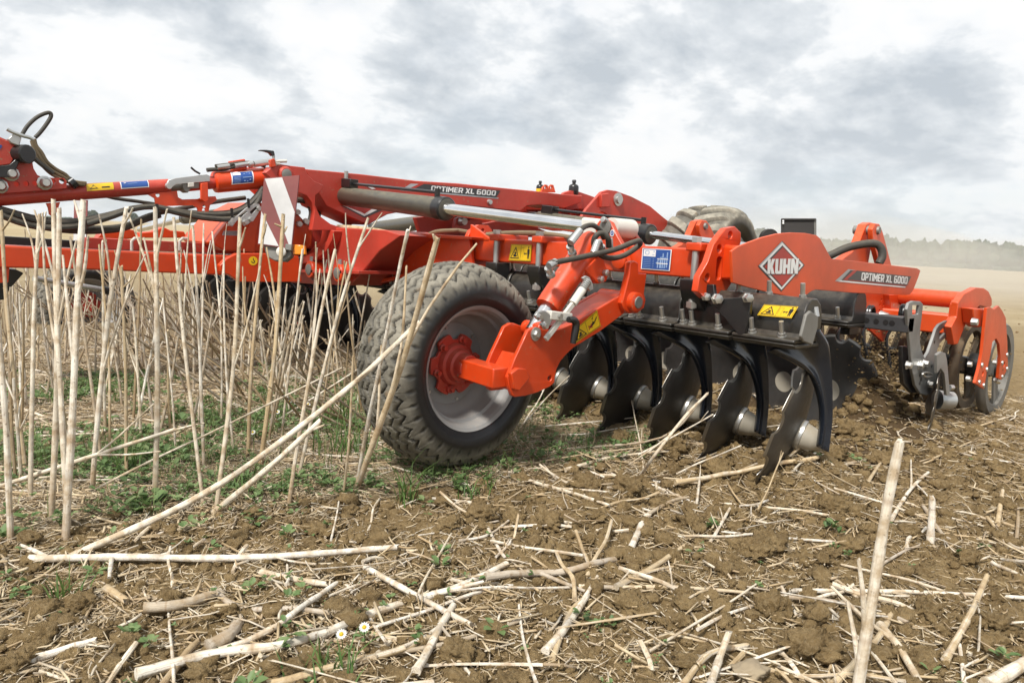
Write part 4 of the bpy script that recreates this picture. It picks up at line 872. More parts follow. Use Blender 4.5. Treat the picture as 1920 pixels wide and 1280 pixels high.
obj('pipe_block', MB().bar(a + (b - a) * .05 + up * .08, a + (b - a) * .16 + up * .08, .07, .06), 'black', o, bevel=.004)
obj('pipe_union', MB().cyl(q1 - up * .04, q1 + up * .02, .018, n=10), 'black', o)
fold((705, 428), 7.2, (862, 409), 6.0, (900, 404), 5.8, .065, .03, 'far_fold_cylinder')
fold((420, 400), 6.2, (345, 410), 6.8, (262, 430), 7.6, .045, .028, 'far_wing_cylinder', False)
obj('far_lug', MB().plate3(pp([(852, 430), (856, 410), (868, 404), (878, 412), (905, 440)], 'y', 4.6), [], (0, .04, 0)), 'red_dusty', H, bevel=.003)
obj('lug_bolt', MB().lathe([(-.05, .028), (0, .034)], P(864, 415, 'y', 4.6), (0, 1, 0), 14), 'bolt', H)
for pts in ([(905, 420), (935, 414), (985, 418), (1020, 432), (1040, 440), (1010, 445), (900, 444)], [(780, 408), (850, 400), (905, 410), (902, 440), (860, 445), (790, 440)]):
    obj('frame_web', MB().plate3(pp(pts, 'y', 4.75), [], (0, .05, 0)), 'red_dusty', H, bevel=.003)
# centre hinge block
hb = [(545, 530), (545, 505), (556, 486), (580, 470), (600, 452), (604, 428), (640, 427), (722, 431), (752, 441), (712, 470), (690, 497), (670, 520), (655, 535), (600, 533)]
obj('hinge_block', MB().plate3(pp(hb, 'x', 2.42), [], (.32, 0, 0)), 'red_dusty', H, bevel=.006)
gp = [(545, 512), (560, 497), (590, 487), (612, 470), (622, 450), (626, 433), (620, 431), (612, 452), (595, 470), (566, 482), (550, 495)]
obj('hinge_rib', MB().plate3(pp(gp, 'x', 2.36), [], (.06, 0, 0)), 'red_dusty', H, bevel=.003)
obj('hinge_floor', MB().plate3(pp([(560, 505), (672, 507), (672, 514), (560, 511)], 'x', 2.34), [], (.3, 0, 0)), 'red_dusty', H, bevel=.003)
for px, py in ((579, 505), (632, 512)):
    c = P(px, py, 'x', 2.34)
    o = obj('hinge_barrel', MB().lathe([(0, .050), (.006, .056), (.4, .056)], c, (1, 0, 0), 24), 'red', H)
    obj('hinge_pin', MB().lathe([(-.01, .030), (-.006, .036), (0, .036)], c, (1, 0, 0), 20), 'plategrey', o)
    obj('grease_nipple', MB().cyl(c + np.array([.02, 0, .05]), c + np.array([.02, 0, .085]), .014, n=8), 'bolt', o)
for q in ((604, 471), (610, 495), (586, 522)): obj('painted_block_hole', MB().lathe([(-.001, .012), (.004, .012)], P(*q, 'x', 2.42), (1, 0, 0), 12), 'd_black', H)  # black discs laid on the face paint the dark of holes
obj('hinge_back_plate', MB().plate3(pp([(560, 425), (660, 424), (660, 475), (560, 475)], 'y', 4.72), [], (0, .05, 0)), 'red_dusty', H)
# drawbar beam and cheek plate
obj('drawbar_beam', MB().plate3(pp([(-60, 457), (0, 460), (217, 470), (445, 480), (445, 517), (275, 510), (125, 504), (-60, 501)], 'y', 4.40), [], (0, .20, 0)), 'red', H, bevel=.008)
obj('cheek_plate', MB().plate3(pp([(412, 498), (425, 485), (445, 475), (500, 475), (560, 480), (566, 528), (520, 529), (448, 528), (430, 515), (415, 510)], 'y', 4.30), [], (0, .05, 0)), 'red', H, bevel=.004)
d = Decal(lambda u_, v_: P(474.5 + 8.5 * u_, 489 - 8.5 * v_, 'y', 4.299), (0, -1, 0)); d.poly(cc(1), 'd_yellow').poly([(-.45, -.05), (-.3, -.42), (.05, -.55), (.38, -.35), (.42, .02), (.12, .2), (.12, .6), (-.04, .6), (-.04, .1), (.22, -.06), (.2, -.25), (.02, -.35), (-.16, -.26), (-.28, -.02)], 'd_black'); d.done('lifting_mark', H)
obj('upper_rail', MB().bar(P(158, 455, 'y', 4.75), P(640, 476, 'y', 4.75), .06, .062), 'red_dusty', H, bevel=.004)
for px in (249, 339): obj('rail_clip', MB().tube([P(px - 2, 470, 'y', 4.70), P(px - 2, 452, 'y', 4.70), P(px + 3, 447, 'y', 4.70), P(px + 14, 447.5, 'y', 4.72)], .009, 8), 'white', H)
obj('black_rail', MB().bar(P(-40, 449, 'y', 5.0), P(262, 467, 'y', 5.0), .07, .055), 'black', H, bevel=.004)
obj('strut_rod', MB().cyl(P(62, 521, 'y', 4.9), P(192, 543, 'y', 4.9), .016, n=12), 'galv', H)
obj('strut_end', MB().cyl(P(190, 542.5, 'y', 4.9), P(210, 547, 'y', 4.9), .024, n=12), 'black', H)
obj('drawbar_foot', MB().plate3(pp([(-40, 500), (30, 505), (45, 512), (20, 540), (8, 562), (-40, 566)], 'y', 4.6), [], (0, .12, 0)), 'black', H, bevel=.006)
obj('foot_plate', MB().plate3(pp([(-40, 499), (18, 502), (16, 530), (-40, 532)], 'y', 4.42), [], (0, .03, 0)), 'red', H, bevel=.004)
# sloped tower with oval hose holder
tw = [(398, 456), (407, 441), (428, 414), (460, 394), (487, 380), (540, 385), (562, 404), (588, 432), (585, 462), (560, 476), (420, 470)]
twm = MB().plate3(pp(tw, 'y', 4.55), [], (0, .5, 0)); obj('centre_tower', twm, 'orange', H, bevel=.01)
obj('tower_rib', MB().plate3(pp([(452, 470), (457, 440), (486, 381), (494, 381), (480, 440), (478, 474)], 'y', 4.50), [], (0, .05, 0)), 'orange', H, bevel=.004)
d = Decal(lambda x, y: P(x, y, 'y', 4.549), (0, -1, 0)); d.poly([(419, 433), (450, 433), (447, 442), (416, 441)], 'd_silver')
for i in range(3): d.poly([(421 + i * .3, 434.5 + 2.2 * i), (446, 434.5 + 2.2 * i), (446, 435.3 + 2.2 * i), (421, 435.3 + 2.2 * i)], 'd_grey', lift=False)
d.done('serial_label', H)
hp_ = [(428, 423), (434, 412), (446, 404), (462, 390), (478, 382), (487, 383), (488, 394), (478, 410), (466, 420), (458, 424), (452, 412), (445, 413), (436, 425)]
o = obj('hose_holder', MB().plate3(pp(hp_, 'y', 4.40), [pp([(448, 405), (460, 396), (464, 397), (452, 408)], 'y', 4.40), pp([(468, 398), (480, 387), (484, 389), (472, 402)], 'y', 4.40)], (0, .015, 0)), 'galv', H, bevel=.002)
for q in ((432, 419), (460, 416), (485, 391), (437, 413), (470, 411)): obj('holder_bolt', MB().lathe([(-.02, .014), (0, .017)], P(*q, 'y', 4.40), (0, 1, 0), 6), 'bolt', o)
for q in ((557, 398), (573, 415), (560, 420)): obj('tower_bolt', MB().lathe([(-.02, .018), (0, .022)], P(*q, 'y', 4.545), (0, 1, 0), 8), 'bolt', H)
# red equipment of the far wing seen through the stalks
for pts, yy in (([(182, 448), (190, 436), (215, 432), (235, 428), (252, 432), (256, 446), (210, 452)], 6.4), ([(262, 446), (266, 436), (290, 434), (300, 428), (308, 426), (320, 432), (345, 434), (352, 446)], 6.2), ([(355, 446), (360, 436), (385, 428), (410, 436), (415, 450)], 6.0)):
    obj('far_frame_piece', MB().plate3(pp(pts, 'y', yy), [], (0, .12, 0)), 'red', H, bevel=.006)
obj('far_beam', MB().bar(P(300, 488, 'y', 5.6), P(480, 497, 'y', 5.6), .12, .12), 'red', H, bevel=.006)
obj('far_wing_beam', MB().box(2.72, 2.84, 4.85, 7.5, .70, .82), 'red', H, bevel=.006)
# steering tube with its cylinder, lock and brackets
YT = 4.5
tA = P(-30, 372, 'y', YT); tB = P(316, 349, 'y', YT); tC = P(400, 342, 'y', YT); tD = P(498, 334, 'y', YT)
ud = (tB - tA) / np.linalg.norm(tB - tA)
o = obj('stabiliser_tube', MB().cyl(tA, tB, .043, .040, 28), 'red_dusty', H)
obj('stabiliser_neck', MB().lathe([(0, .031), (.10, .031)], tB, ud, 22), 'plategrey', o)
obj('stabiliser_neck', MB().cyl(tB + ud * .10, tC, .038, n=24), 'red_dusty', o)
u2 = (tD - tC) / np.linalg.norm(tD - tC); l2 = np.linalg.norm(tD - tC)
cy = obj('stabiliser_cylinder', MB().lathe([(0, .048), (.006, .060), (.02, .063), (l2, .063), (l2 + .001, .045), (l2 + .05, .045)], tC, u2, 30), 'red', H)
q = lambda s, ang: tC + u2 * l2 * s + (np.array([0, 0, 1.0]) * sin(ang) + np.array([0, -1.0, 0]) * cos(ang)) * .0645
d = Decal(lambda s, t: q(.26 + .42 * s, -.35 + 1.25 * t), (0, -1, 0))
for i in range(6): d.mb.add([d.fn(0, i / 6), d.fn(1, i / 6), d.fn(1, (i + 1) / 6), d.fn(0, (i + 1) / 6)], [(0, 1, 2, 3)], d.mi('d_white'))
d.lv = 3
for i in range(6): d.mb.add([d.fn(.05, .06 + .88 * i / 6) + d.n * .001, d.fn(.95, .06 + .88 * i / 6) + d.n * .001, d.fn(.95, .06 + .88 * (i + 1) / 6) + d.n * .001, d.fn(.05, .06 + .88 * (i + 1) / 6) + d.n * .001], [(0, 1, 2, 3)], d.mi('d_blue'))
d.poly(rect(.07, .68, .42, .92), 'd_white')
for i in range(5): d.poly(rect(.1, .1 + .1 * i, .4, .13 + .1 * i), 'd_lblue', lift=False)
d.poly(rect(.55, .2, .62, .8), 'd_lblue', lift=False).poly(rect(.68, .15, .74, .9), 'd_lblue', lift=False).poly(rect(.80, .25, .86, .8), 'd_lblue', lift=False).poly(rect(.5, .45, .9, .5), 'd_lblue', lift=False)
d.done('lubrication_chart', cy)
def tubelabel(s0, s1, mats, name):
    q = lambda s, t: tA + (tB - tA) * (s0 + (s1 - s0) * s) + (np.array([0, 0, 1.0]) * sin(.05 + 1.1 * t) + np.array([0, -1.0, 0]) * cos(.05 + 1.1 * t)) * .0432
    d = Decal(q, (0, -.8, .6))
    for i in range(6): d.mb.add([d.fn(0, i / 6), d.fn(1, i / 6), d.fn(1, (i + 1) / 6), d.fn(0, (i + 1) / 6)], [(0, 1, 2, 3)], d.mi(mats[0]))
    if mats[0] == 'd_white': 
        for i in range(6): d.mb.add([d.fn(.03, .08 + .84 * i / 6) + d.n * .001, d.fn(.97, .08 + .84 * i / 6) + d.n * .001, d.fn(.97, .08 + .84 * (i + 1) / 6) + d.n * .001, d.fn(.03, .08 + .84 * (i + 1) / 6) + d.n * .001], [(0, 1, 2, 3)], d.mi('d_blue'))
        d.lv = 3; d.poly([(.12, .6), (.2, .68), (.2, .76), (.12, .7)], 'd_white').poly([(.25, .5), (.6, .56), (.6, .6), (.25, .55)], 'd_lblue', lift=False)
    else: d.poly([(.1, .2), (.42, .2), (.26, .75)], 'd_black', [[(.16, .28), (.36, .28), (.26, .6)]]).poly(rect(.55, .25, .85, .4), 'd_black', lift=False)
    d.done(name, o)
tubelabel(.51, .66, ['d_yellow'], 'warning_sticker'); tubelabel(.70, .865, ['d_white'], 'instruction_label')
lk = obj('transport_lock', MB().plate3(pp([(312, 346), (316, 338), (330, 334), (388, 327), (394, 330), (394, 340), (330, 346), (322, 352), (314, 352)], 'y', YT - .06), [], (0, .015, 0)), 'galv', H, bevel=.002)
obj('lock_bolt', MB().lathe([(-.014, .016), (0, .02)], P(316, 349, 'y', YT - .06), (0, 1, 0), 10), 'bolt', lk)
obj('lock_block', MB().plate3(pp([(341, 345), (374, 342), (374, 353), (358, 354), (352, 362), (345, 357)], 'y', YT - .05), [], (0, .08, 0)), 'plategrey', lk, bevel=.003)
obj('lock_sensor', MB().plate3(pp([(353, 343), (364, 342), (364, 350), (353, 351)], 'y', YT - .062), [], (0, .012, 0)), 'white', lk, bevel=.002)
br = [(278, 365), (290, 362), (332, 358), (334, 370), (342, 374), (372, 373), (380, 369), (404, 368), (407, 375), (394, 384), (390, 402), (373, 401), (370, 390), (362, 385), (300, 387), (292, 384), (290, 372)]
obj('hose_bracket', MB().plate3(pp(br, 'y', YT - .03), [circp(296, 366, .012, 'y', YT - .03), circp(383, 387, .010, 'y', YT - .03), circp(382, 394, .010, 'y', YT - .03)], (0, .012, 0)), 'red', H, bevel=.002)
obj('bracket_strap', MB().plate3(pp([(377, 344), (390, 342), (391, 376), (384, 379), (377, 374)], 'y', YT - .07), [], (0, .02, 0)), 'red', H, bevel=.003)
obj('hose_bracket', MB().plate3(pp([(86, 381), (113, 379), (108, 395), (101, 408), (92, 402), (90, 390)], 'y', YT - .03), [], (0, .012, 0)), 'red', H, bevel=.002)
for pts, r, mt in (([(388, 319), (398, 318), (420, 317), (440, 312)], .012, 'hose'), ([(404, 312), (430, 309), (455, 306), (480, 306), (497, 312)], .012, 'hose')):
    obj('cylinder_hose', MB().tube(spline([P(x, y, 'y', YT - .03) for x, y in pts], 4), r, 8), mt, H)
v = obj('valve_block', MB().bar(P(433, 312, 'y', YT), P(458, 308, 'y', YT), .06, .06), 'red', H, bevel=.004)
for x0, y0, x1, y1 in ((407, 314, 430, 311), (440, 311, 468, 307), (466, 309, 474, 307), (476, 308, 508, 303)): obj('valve_fitting', MB().cyl(P(x0, y0, 'y', YT - .04), P(x1, y1, 'y', YT - .04), .014 if x0 < 460 else .02, n=10), 'bolt', v)
obj('tap_post', MB().plate3(pp([(507, 304), (507, 300), (515, 297), (518, 312), (509, 314)], 'y', YM - .02), [], (0, .03, 0)), 'red', H, bevel=.003)
obj('tap_stem', MB().cyl(P(513, 299, 'y', YM), P(513, 291, 'y', YM), .009, n=8), 'galv', H)
obj('tap_handle', MB().plate3(pp([(487, 283), (488, 281), (500, 281), (514, 283), (516, 291), (511, 293), (506, 287), (496, 284)], 'y', YM - .01), [], (0, .03, 0)), 'black', H, bevel=.004)
for x0, y0, x1, y1 in ((516, 303, 537, 302), (516, 307, 524, 307)): obj('tap_fitting', MB().cyl(P(x0, y0, 'y', YM), P(x1, y1, 'y', YM), .010, n=8), 'white', H)
obj('cable_tie', MB().tube([P(358, 314, 'y', YT - .06), P(366, 321, 'y', YT - .06), P(375, 326, 'y', YT - .06)], .006, 6), 'black', H)
# headstock tower at the left edge
tw = [(-70, 220), (-30, 238), (0, 257), (37, 273), (52, 290), (60, 300), (63, 316), (70, 328), (80, 333), (120, 334), (125, 340), (125, 353), (0, 363), (-70, 367)]
hd = obj('headstock_plate', MB().plate3(pp(tw, 'y', YT - .08), [circp(x, y, .013, 'y', YT - .08) for x, y in ((13, 347), (31, 345.5), (49, 344.5), (66, 343.5), (99, 341), (116, 340), (51, 301))], (0, .02, 0)), 'red_dusty', H, bevel=.003)
obj('headstock_plate', MB().plate3([p + np.array([0, .16, 0]) for p in pp(tw, 'y', YT - .08)], [], (0, .02, 0)), 'red_dusty', H, bevel=.003)
obj('headstock_arm', MB().plate3(pp([(-60, 262), (-20, 250), (0, 258), (31, 273), (33, 285), (20, 308), (0, 311), (-60, 312)], 'y', YT - .11), [], (0, .028, 0)), 'red_dusty', hd, bevel=.004)
obj('headstock_link', MB().plate3(pp([(-60, 312), (0, 311), (18, 309), (30, 298), (40, 290), (38, 300), (30, 318), (24, 332), (10, 333), (-60, 328)], 'y', YT - .12), [], (0, .03, 0)), 'black', hd, bevel=.003)
obj('buffer', MB().lathe([(-.05, .04), (-.045, .046), (.02, .046)], P(39, 289, 'y', YT - .1), (-.5, 1, 0), 18), 'black', hd)
for qx in ((21, 326), (84, 343), (0, 349)): obj('headstock_bolt', MB().lathe([(-.04, .016), (-.02, .026), (-.004, .026), (0, .036)], P(*qx, 'y', YT - .09), (0, 1, 0), 10), 'bolt', hd)
obj('socket_box', MB().plate3(pp([(15, 261), (26, 250), (41, 258), (36, 274), (20, 268)], 'y', YT - .14), [], (0, .06, 0)), 'galv', hd, bevel=.004)
obj('socket_lid', MB().tube(spline([P(x, y, 'y', YT - .14) for x, y in [(13, 242), (22, 247), (40, 254), (55, 258), (63, 262)]], 4), .009, 8), 'galv', hd)
obj('maker_label', MB().plate3(pp([(-8, 270), (3, 272), (4, 275), (-1, 281), (-10, 280)], 'y', YT - .112), [], (0, .002, 0)), 'd_blue', hd)
obj('hose_loop', MB().tube(spline([P(x, y, 'y', YT - .1) for x, y in [(41, 253), (52, 236), (68, 221), (84, 213), (94, 212), (95, 220), (85, 236), (74, 250), (66, 258)]], 6), .0095, 10), 'hose', H)
for k in range(7):
    w = [(62, 262), (66, 275), (73, 290), (84, 307), (100, 321), (118, 331), (134, 341), (160, 345)]
    obj('bundle_hose', MB().tube(spline([P(x + rng.uniform(-1, 1) + (k - 3) * (1.5 if 1 < i < 6 else .7), y - (k - 3) * (1.4 if 1 < i < 6 else .6), 'y', YT - .05 + .014 * (k % 3)) for i, (x, y) in enumerate(w)], 4), .0085, 7), 'hose_tan', H)
obj('bundle_tie', MB().cyl(P(132, 346, 'y', YT - .05), P(140, 340, 'y', YT - .05), .030, n=12), 'black', H)
obj('bundle_hose', MB().tube(spline([P(x, y, 'y', YT - .06) for x, y in [(40, 276), (56, 290), (80, 310), (100, 325)]], 4), .012, 8), 'hose', H)
obj('bundle_hose', MB().tube(spline([P(x, y, 'y', YT + .1) for x, y in [(150, 343), (200, 368), (260, 378), (300, 384)]], 4), .010, 8), 'hose', H)
# hanging bundle of hydraulic hoses below the tube
low = [(-20, 388), (10, 397), (40, 406), (80, 415), (140, 417), (200, 405), (250, 391), (290, 388), (330, 396), (380, 402), (430, 401), (460, 390), (480, 372), (494, 352)]
for k, (dy, yy) in enumerate(((0, 0), (6, .02), (12, -.02), (-3, .08))):
    obj('hydraulic_hose', MB().tube(spline([P(x, y + dy * (.5 + .5 * sin(i * .7)), 'y', YT - .05 + yy) for i, (x, y) in enumerate(low)], 4), .0165, 9), 'hose', H)
obj('hydraulic_hose', MB().tube(spline([P(x, y, 'y', YT + .02) for x, y in [(0, 396), (60, 420), (120, 431), (180, 433), (230, 428), (265, 414), (300, 403)]], 4), .018, 9), 'hose', H)
obj('hydraulic_hose', MB().tube(spline([P(x, y, 'y', YT + .12) for x, y in [(160, 427), (200, 427), (240, 421), (280, 404), (340, 391), (400, 379), (460, 371)]], 4), .014, 9), 'hose', H)
for x, y in ((295, 390), (435, 398), (466, 380), (160, 420)): obj('hose_tie', MB().tube([P(x - 1, y - 8, 'y', YT - .1), P(x + 1, y + 10, 'y', YT - .1)], .008, 6), 'black', H)
for dx in (0, 12): obj('tower_hose', MB().tube(spline([P(x + dx, y, 'y', 4.62) for x, y in [(556, 375), (575, 378), (584, 395), (582, 412), (575, 425)]], 4), .02, 9), 'hose', H)
obj('hidden_hose', MB().tube(spline([P(x, y, 'y', 4.7) for x, y in [(620, 392), (640, 402), (652, 415), (648, 428)]], 4), .03, 9), 'black', H)
# warning boards with lamps
def board(q, dep, lamp):
    p = [PD(x, y, dd) for (x, y), dd in zip(q, dep)]; nn = np.cross(p[1] - p[0], p[3] - p[0]); nn /= np.linalg.norm(nn)
    if nn.dot(p[0] - EYE) > 0: nn = -nn
    b = obj('warning_board', MB().plate3([x + nn * .002 * 0 for x in p], [], -nn * .012), 'board_red', H, bevel=.001)
    d = Decal(affine(p), nn); d.lv = 2
    d.poly([(.02, .99), (.47, .99), (.985, .53), (.985, .18), (.55, .58), (.02, .99)][:5], 'board_white')
    d.poly([(.015, .42), (.015, .02), (.42, .02)], 'board_white', lift=False)
    d.poly([(.7, .02), (.985, .02), (.985, .1)], 'board_white', lift=False) if False else None
    d.done('reflective_stripe', b)
    return b, p, nn
def board2(q, dep):
    p = [PD(x, y, dd) for (x, y), dd in zip(q, dep)]; nn = np.cross(p[1] - p[0], p[3] - p[0]); nn /= np.linalg.norm(nn)
    if nn.dot(p[0] - EYE) > 0: nn = -nn
    b = obj('warning_board', MB().plate3(p, [], -nn * .012), 'board_red', H, bevel=.001)
    d = Decal(affine(p), nn); d.lv = 2
    d.poly([(.03, .985), (.52, .985), (.98, .50), (.98, .03), (.93, .03)], 'board_white')
    d.poly([(.02, .50), (.62, .015), (.02, .015)], 'board_white', lift=False)
    d.done('reflective_stripe', b); return b, p, nn
b, p, nn = board2([(495, 334), (561, 328.5), (547, 467), (483, 458)], (3.95, 3.95, 3.95, 3.95))
obj('lamp_housing', MB().plate3([PD(x, y, 3.97) for x, y in [(493, 458), (545, 463), (547, 480), (535, 490), (515, 489), (500, 481)]], [], -nn * -.03 if False else -nn * .05), 'plategrey', b, bevel=.006)
obj('lamp_lens', MB().lathe([(0, .028), (.012, .026), (.02, .015)], PD(528, 472, 3.96), nn, 18), 'white', b)
obj('board_clip', MB().plate3([PD(x, y, 3.94) for x, y in [(535, 457), (547, 458), (546, 470), (534, 468)]], [], -nn * .03), 'plategrey', b, bevel=.003)
obj('amber_reflector', MB().plate3([PD(x, y, 3.97) for x, y in [(550, 458), (571, 460), (573, 477), (549, 477)]], [], -nn * .03), 'amber', H, bevel=.004)
b, p, nn = board2([(139, 375), (164, 375), (162, 455), (137, 455)], (7.6, 7.6, 7.6, 7.6)); b['label'] = 'pale red and white board far behind the stalks'
# transport wheel lifted behind the frame
def tread_tractor(TH, S, R_):
    s = np.abs(S) / .27; n = 19; ph = (TH * n / (2 * pi) + np.where(S > 0, 0, .5) + s * 0.95) % 1.0
    lug = 1 - sstep(.22, .255, np.abs(ph - .5)); lug = np.maximum(lug, 0) * sstep(0.02, .06, np.abs(s)) 
    edge = sstep(.52, .60, R_); return .036 * (1 - lug) * edge
prof2 = [(-.22, .36), (-.26, .40), (-.285, .46), (-.285, .53), (-.265, .575), (-.22, .60), (-.12, .617), (0, .622)]; prof2 = prof2 + [(-a, b) for a, b in prof2[-2::-1]]
TC = np.array(PD(1326, 512, 6.9)); 
tw_ = obj('transport_tyre', tyre_mesh('transport_tyre', TC, .622, prof2, tread_tractor, radians(8), 840, .46, .06), 'rubber_dry', H)
obj('rim', MB().lathe([(-.24, .37), (-.2, .34), (.2, .34), (.24, .37)], TC, (-sin(radians(8)), cos(radians(8)), 0), 40), 'rim', tw_)
# black box and round cap at the rear
bx = [PD(x, y, 6.9) for x, y in [(1466, 410), (1526, 410), (1526, 450), (1466, 450)]]
b = obj('light_panel', MB().plate3(bx, [], RC.T @ np.array([0, 0, .03])), 'panel', H, bevel=.004)
obj('lit_panel_edge', MB().plate3([PD(x, y, 6.9) for x, y in [(1526.5, 410), (1531, 411), (1531, 452), (1526.5, 450)]], [], RC.T @ np.array([.0, 0, .08])), 'plategrey', b, bevel=.002)  # side face of the black panel; light falling on it painted as grey
obj('panel_flange', MB().plate3([PD(x, y, 6.88) for x, y in [(1466, 409.5), (1530, 409.5), (1530, 412), (1466, 412)]], [], RC.T @ np.array([.0, 0, .02])), 'panel', b)
for q in ((1468.5, 414.5), (1468.5, 418.5)): obj('panel_screw', MB().lathe([(-.004, .008), (0, .01)], PD(*q, 6.88), RC[2], 10), 'd_white', b)
obj('panel_post', MB().plate3([PD(x, y, 6.95) for x, y in [(1490, 440), (1505, 440), (1508, 560), (1488, 560)]], [], RC.T @ np.array([0, 0, .05])), 'panel', H)
obj('rear_lamp', MB().lathe([(-.03, .06), (-.02, .085), (.03, .085)], PD(1441, 447, 6.7), (-.5, -.85, 0), 24), 'panel', H)
obj('rear_cross_beam', MB().box(4.55, 4.7, 2.2, 6.6, .74, .88), 'red_dusty', H, bevel=.006)
obj('main_frame', MB().box(2.7, 6.6, 4.5, 4.8, .70, .92), 'red_dusty', H, bevel=.01)
obj('side_frame', MB().plate3(pp([(1195, 520), (1330, 520), (1450, 548), (1500, 560), (1440, 575), (1195, 548)], 'y', 2.9), [], (0, .06, 0)), 'red_dusty', H, bevel=.006)
# ------------------------------------------------------------------ the field
NR = np.random.default_rng(11)
def perlin(x, y, seed=0):
    xi = np.floor(x).astype(np.int64); yi = np.floor(y).astype(np.int64); xf = x - xi; yf = y - yi
    def g(ix, iy):
        h = (ix * 374761393 + iy * 668265263 + seed * 974711) & 0x7fffffff; h = ((h ^ (h >> 13)) * 1274126177) & 0x7fffffff
        a = ((h ^ (h >> 16)) & 0xffff) / 65535.0 * 2 * pi; return np.cos(a), np.sin(a)
    u = xf * xf * xf * (xf * (xf * 6 - 15) + 10); v = yf * yf * yf * (yf * (yf * 6 - 15) + 10)
    def d(ix, iy, fx, fy): gx, gy = g(ix, iy); return gx * fx + gy * fy
    a = d(xi, yi, xf, yf); b = d(xi + 1, yi, xf - 1, yf); c = d(xi, yi + 1, xf, yf - 1); e = d(xi + 1, yi + 1, xf - 1, yf - 1)
    return (a * (1 - u) + b * u) * (1 - v) + (c * (1 - u) + e * u) * v
def fbm(x, y, oct=4, seed=0, ridge=False):
    s = 0; a = 1.0
    for k in range(oct):
        n = perlin(x * 2 ** k, y * 2 ** k, seed + k); s = s + a * (np.abs(n) * 2 - .5 if ridge else n); a *= .5
    return s
def stubble_mask(x, y):
    """1 where the stubble still stands, 0 where the soil has been worked"""
    x = np.asarray(x, float); y = np.asarray(y, float); n = .10 * perlin(x * 3, y * 3, 5) + .05 * perlin(x * 11, y * 11, 6)
    yb = np.interp(x, [-50, .3, .75, 1.4, 2.05, 2.62], [2.44, 2.44, 2.38, 2.15, 2.02, 1.90]); a = sstep(-.08, .10, y + n - yb)
    b = 1 - sstep(2.70, 2.95, x + n); wide = sstep(7.7, 8.0, y + n)
    return a * np.maximum(b, wide)
def height(x, y):
    x = np.asarray(x, float); y = np.asarray(y, float); d = np.hypot(x, y); near = 1 - sstep(6, 14, d)
    st = stubble_mask(x, y); h = .018 * perlin(x * .8, y * .8, 1) * near
    t = (1 - st) * near
    cl = np.maximum(0, fbm(x * 7.5, y * 7.5, 4, 20, True)); cl2 = np.maximum(0, fbm(x * 19 + 3, y * 19, 3, 30, True))
    cl3 = fbm(x * 42, y * 42, 2, 33, True)
    h = h + t * (.036 * fbm(x * 3.2, y * 3.2, 3, 10) + .042 * cl + .026 * cl2 + .007 * cl3 - .026) + st * near * .012 * fbm(x * 6, y * 6, 4, 40)
    m = sstep(1.2 + .3 * sstep(3.8, 4.1, x), 1.55 + .3 * sstep(3.8, 4.1, x), y) * (1 - sstep(7.3, 7.7, y)) * sstep(2.95, 3.2, x) * (1 - sstep(3.9, 4.8, x))
    h = h + m * (1 - .75 * sstep(3.15, 3.4, x) * (1 - sstep(1.8, 2.1, y)) * (1 - sstep(4.2, 4.4, x))) * (.10 + .09 * fbm(x * 4, y * 4, 3, 50))
    h = h + .075 * np.exp(-((x - 2.93) / .18) ** 2) * sstep(1.0, 1.3, y) * (1 - sstep(7, 7.5, y)) * (1 + 1.2 * fbm(x * 8, y * 8, 3, 66))
    h = h + .34 * np.exp(-((x - 4.46) / .27) ** 2 - ((y - 1.68) / .18) ** 2) * (1 + .5 * fbm(x * 9, y * 9, 3, 60))
    return h
def hz(x, y): return float(height(x, y))
def fast_mesh(name, V, Fa, attrs=None, smooth=False):
    me = bpy.data.meshes.new(name); V = np.asarray(V, np.float32); Fa = np.asarray(Fa, np.int32); k = Fa.shape[1]; n = len(Fa)
    me.vertices.add(len(V)); me.vertices.foreach_set('co', V.ravel()); me.loops.add(n * k); me.loops.foreach_set('vertex_index', Fa.ravel())
    me.polygons.add(n); me.polygons.foreach_set('loop_start', np.arange(0, n * k, k, dtype=np.int32)); me.polygons.foreach_set('loop_total', np.full(n, k, np.int32))
    if smooth: me.polygons.foreach_set('use_smooth', np.ones(n, bool))
    for a, v in (attrs or {}).items(): me.attributes.new(a, 'FLOAT', 'POINT').data.foreach_set('value', np.asarray(v, np.float32))
    me.update(calc_edges=True); return me
def link(name, me, mat):
    me.materials.append(M[mat]); o = bpy.data.objects.new(name, me); COL.objects.link(o); return o
# ground sheet, fine near the camera and wider towards the horizon
def axis_pts(a, b, step, far, g=1.07):
    p = list(np.arange(a, b, step)); s = step; lo = []; x = a
    while x > -far: s *= g; x -= s; lo.append(x)
    s = step; x = p[-1]; hi = []
    while x < far: s *= g; x += s; hi.append(x)
    return np.array(lo[::-1] + p + hi)
gx = axis_pts(0.0, 4.6, .0125, 3200); gy = axis_pts(0.15, 3.2, .0125, 3200)
GX, GYY = np.meshgrid(gx, gy, indexing='ij'); GZ = height(GX, GYY)
dd_ = np.hypot(GX, GYY)
n1, n2 = GX.shape; ii = np.arange(n1 - 1)[:, None]; jj = np.arange(n2 - 1)[None]; q = ii * n2 + jj
st = stubble_mask(GX, GYY)
moist = np.clip(sstep(2.85, 3.2, GX + .1 * perlin(GX * 4, GYY * 4, 77)) * (1 - sstep(4.6, 5.6, GX)) * sstep(1.0, 1.25, GYY) * (1 - sstep(7.4, 7.9, GYY)), 0, 1) * .92
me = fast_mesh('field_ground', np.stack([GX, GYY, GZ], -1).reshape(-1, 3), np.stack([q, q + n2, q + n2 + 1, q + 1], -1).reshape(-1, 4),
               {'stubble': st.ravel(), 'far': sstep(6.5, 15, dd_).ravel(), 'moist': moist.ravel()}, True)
g = link('ground', me, 'ground'); tag(g, 'brown worked soil and straw-littered stubble ground of the field', 'ground', kind='structure')

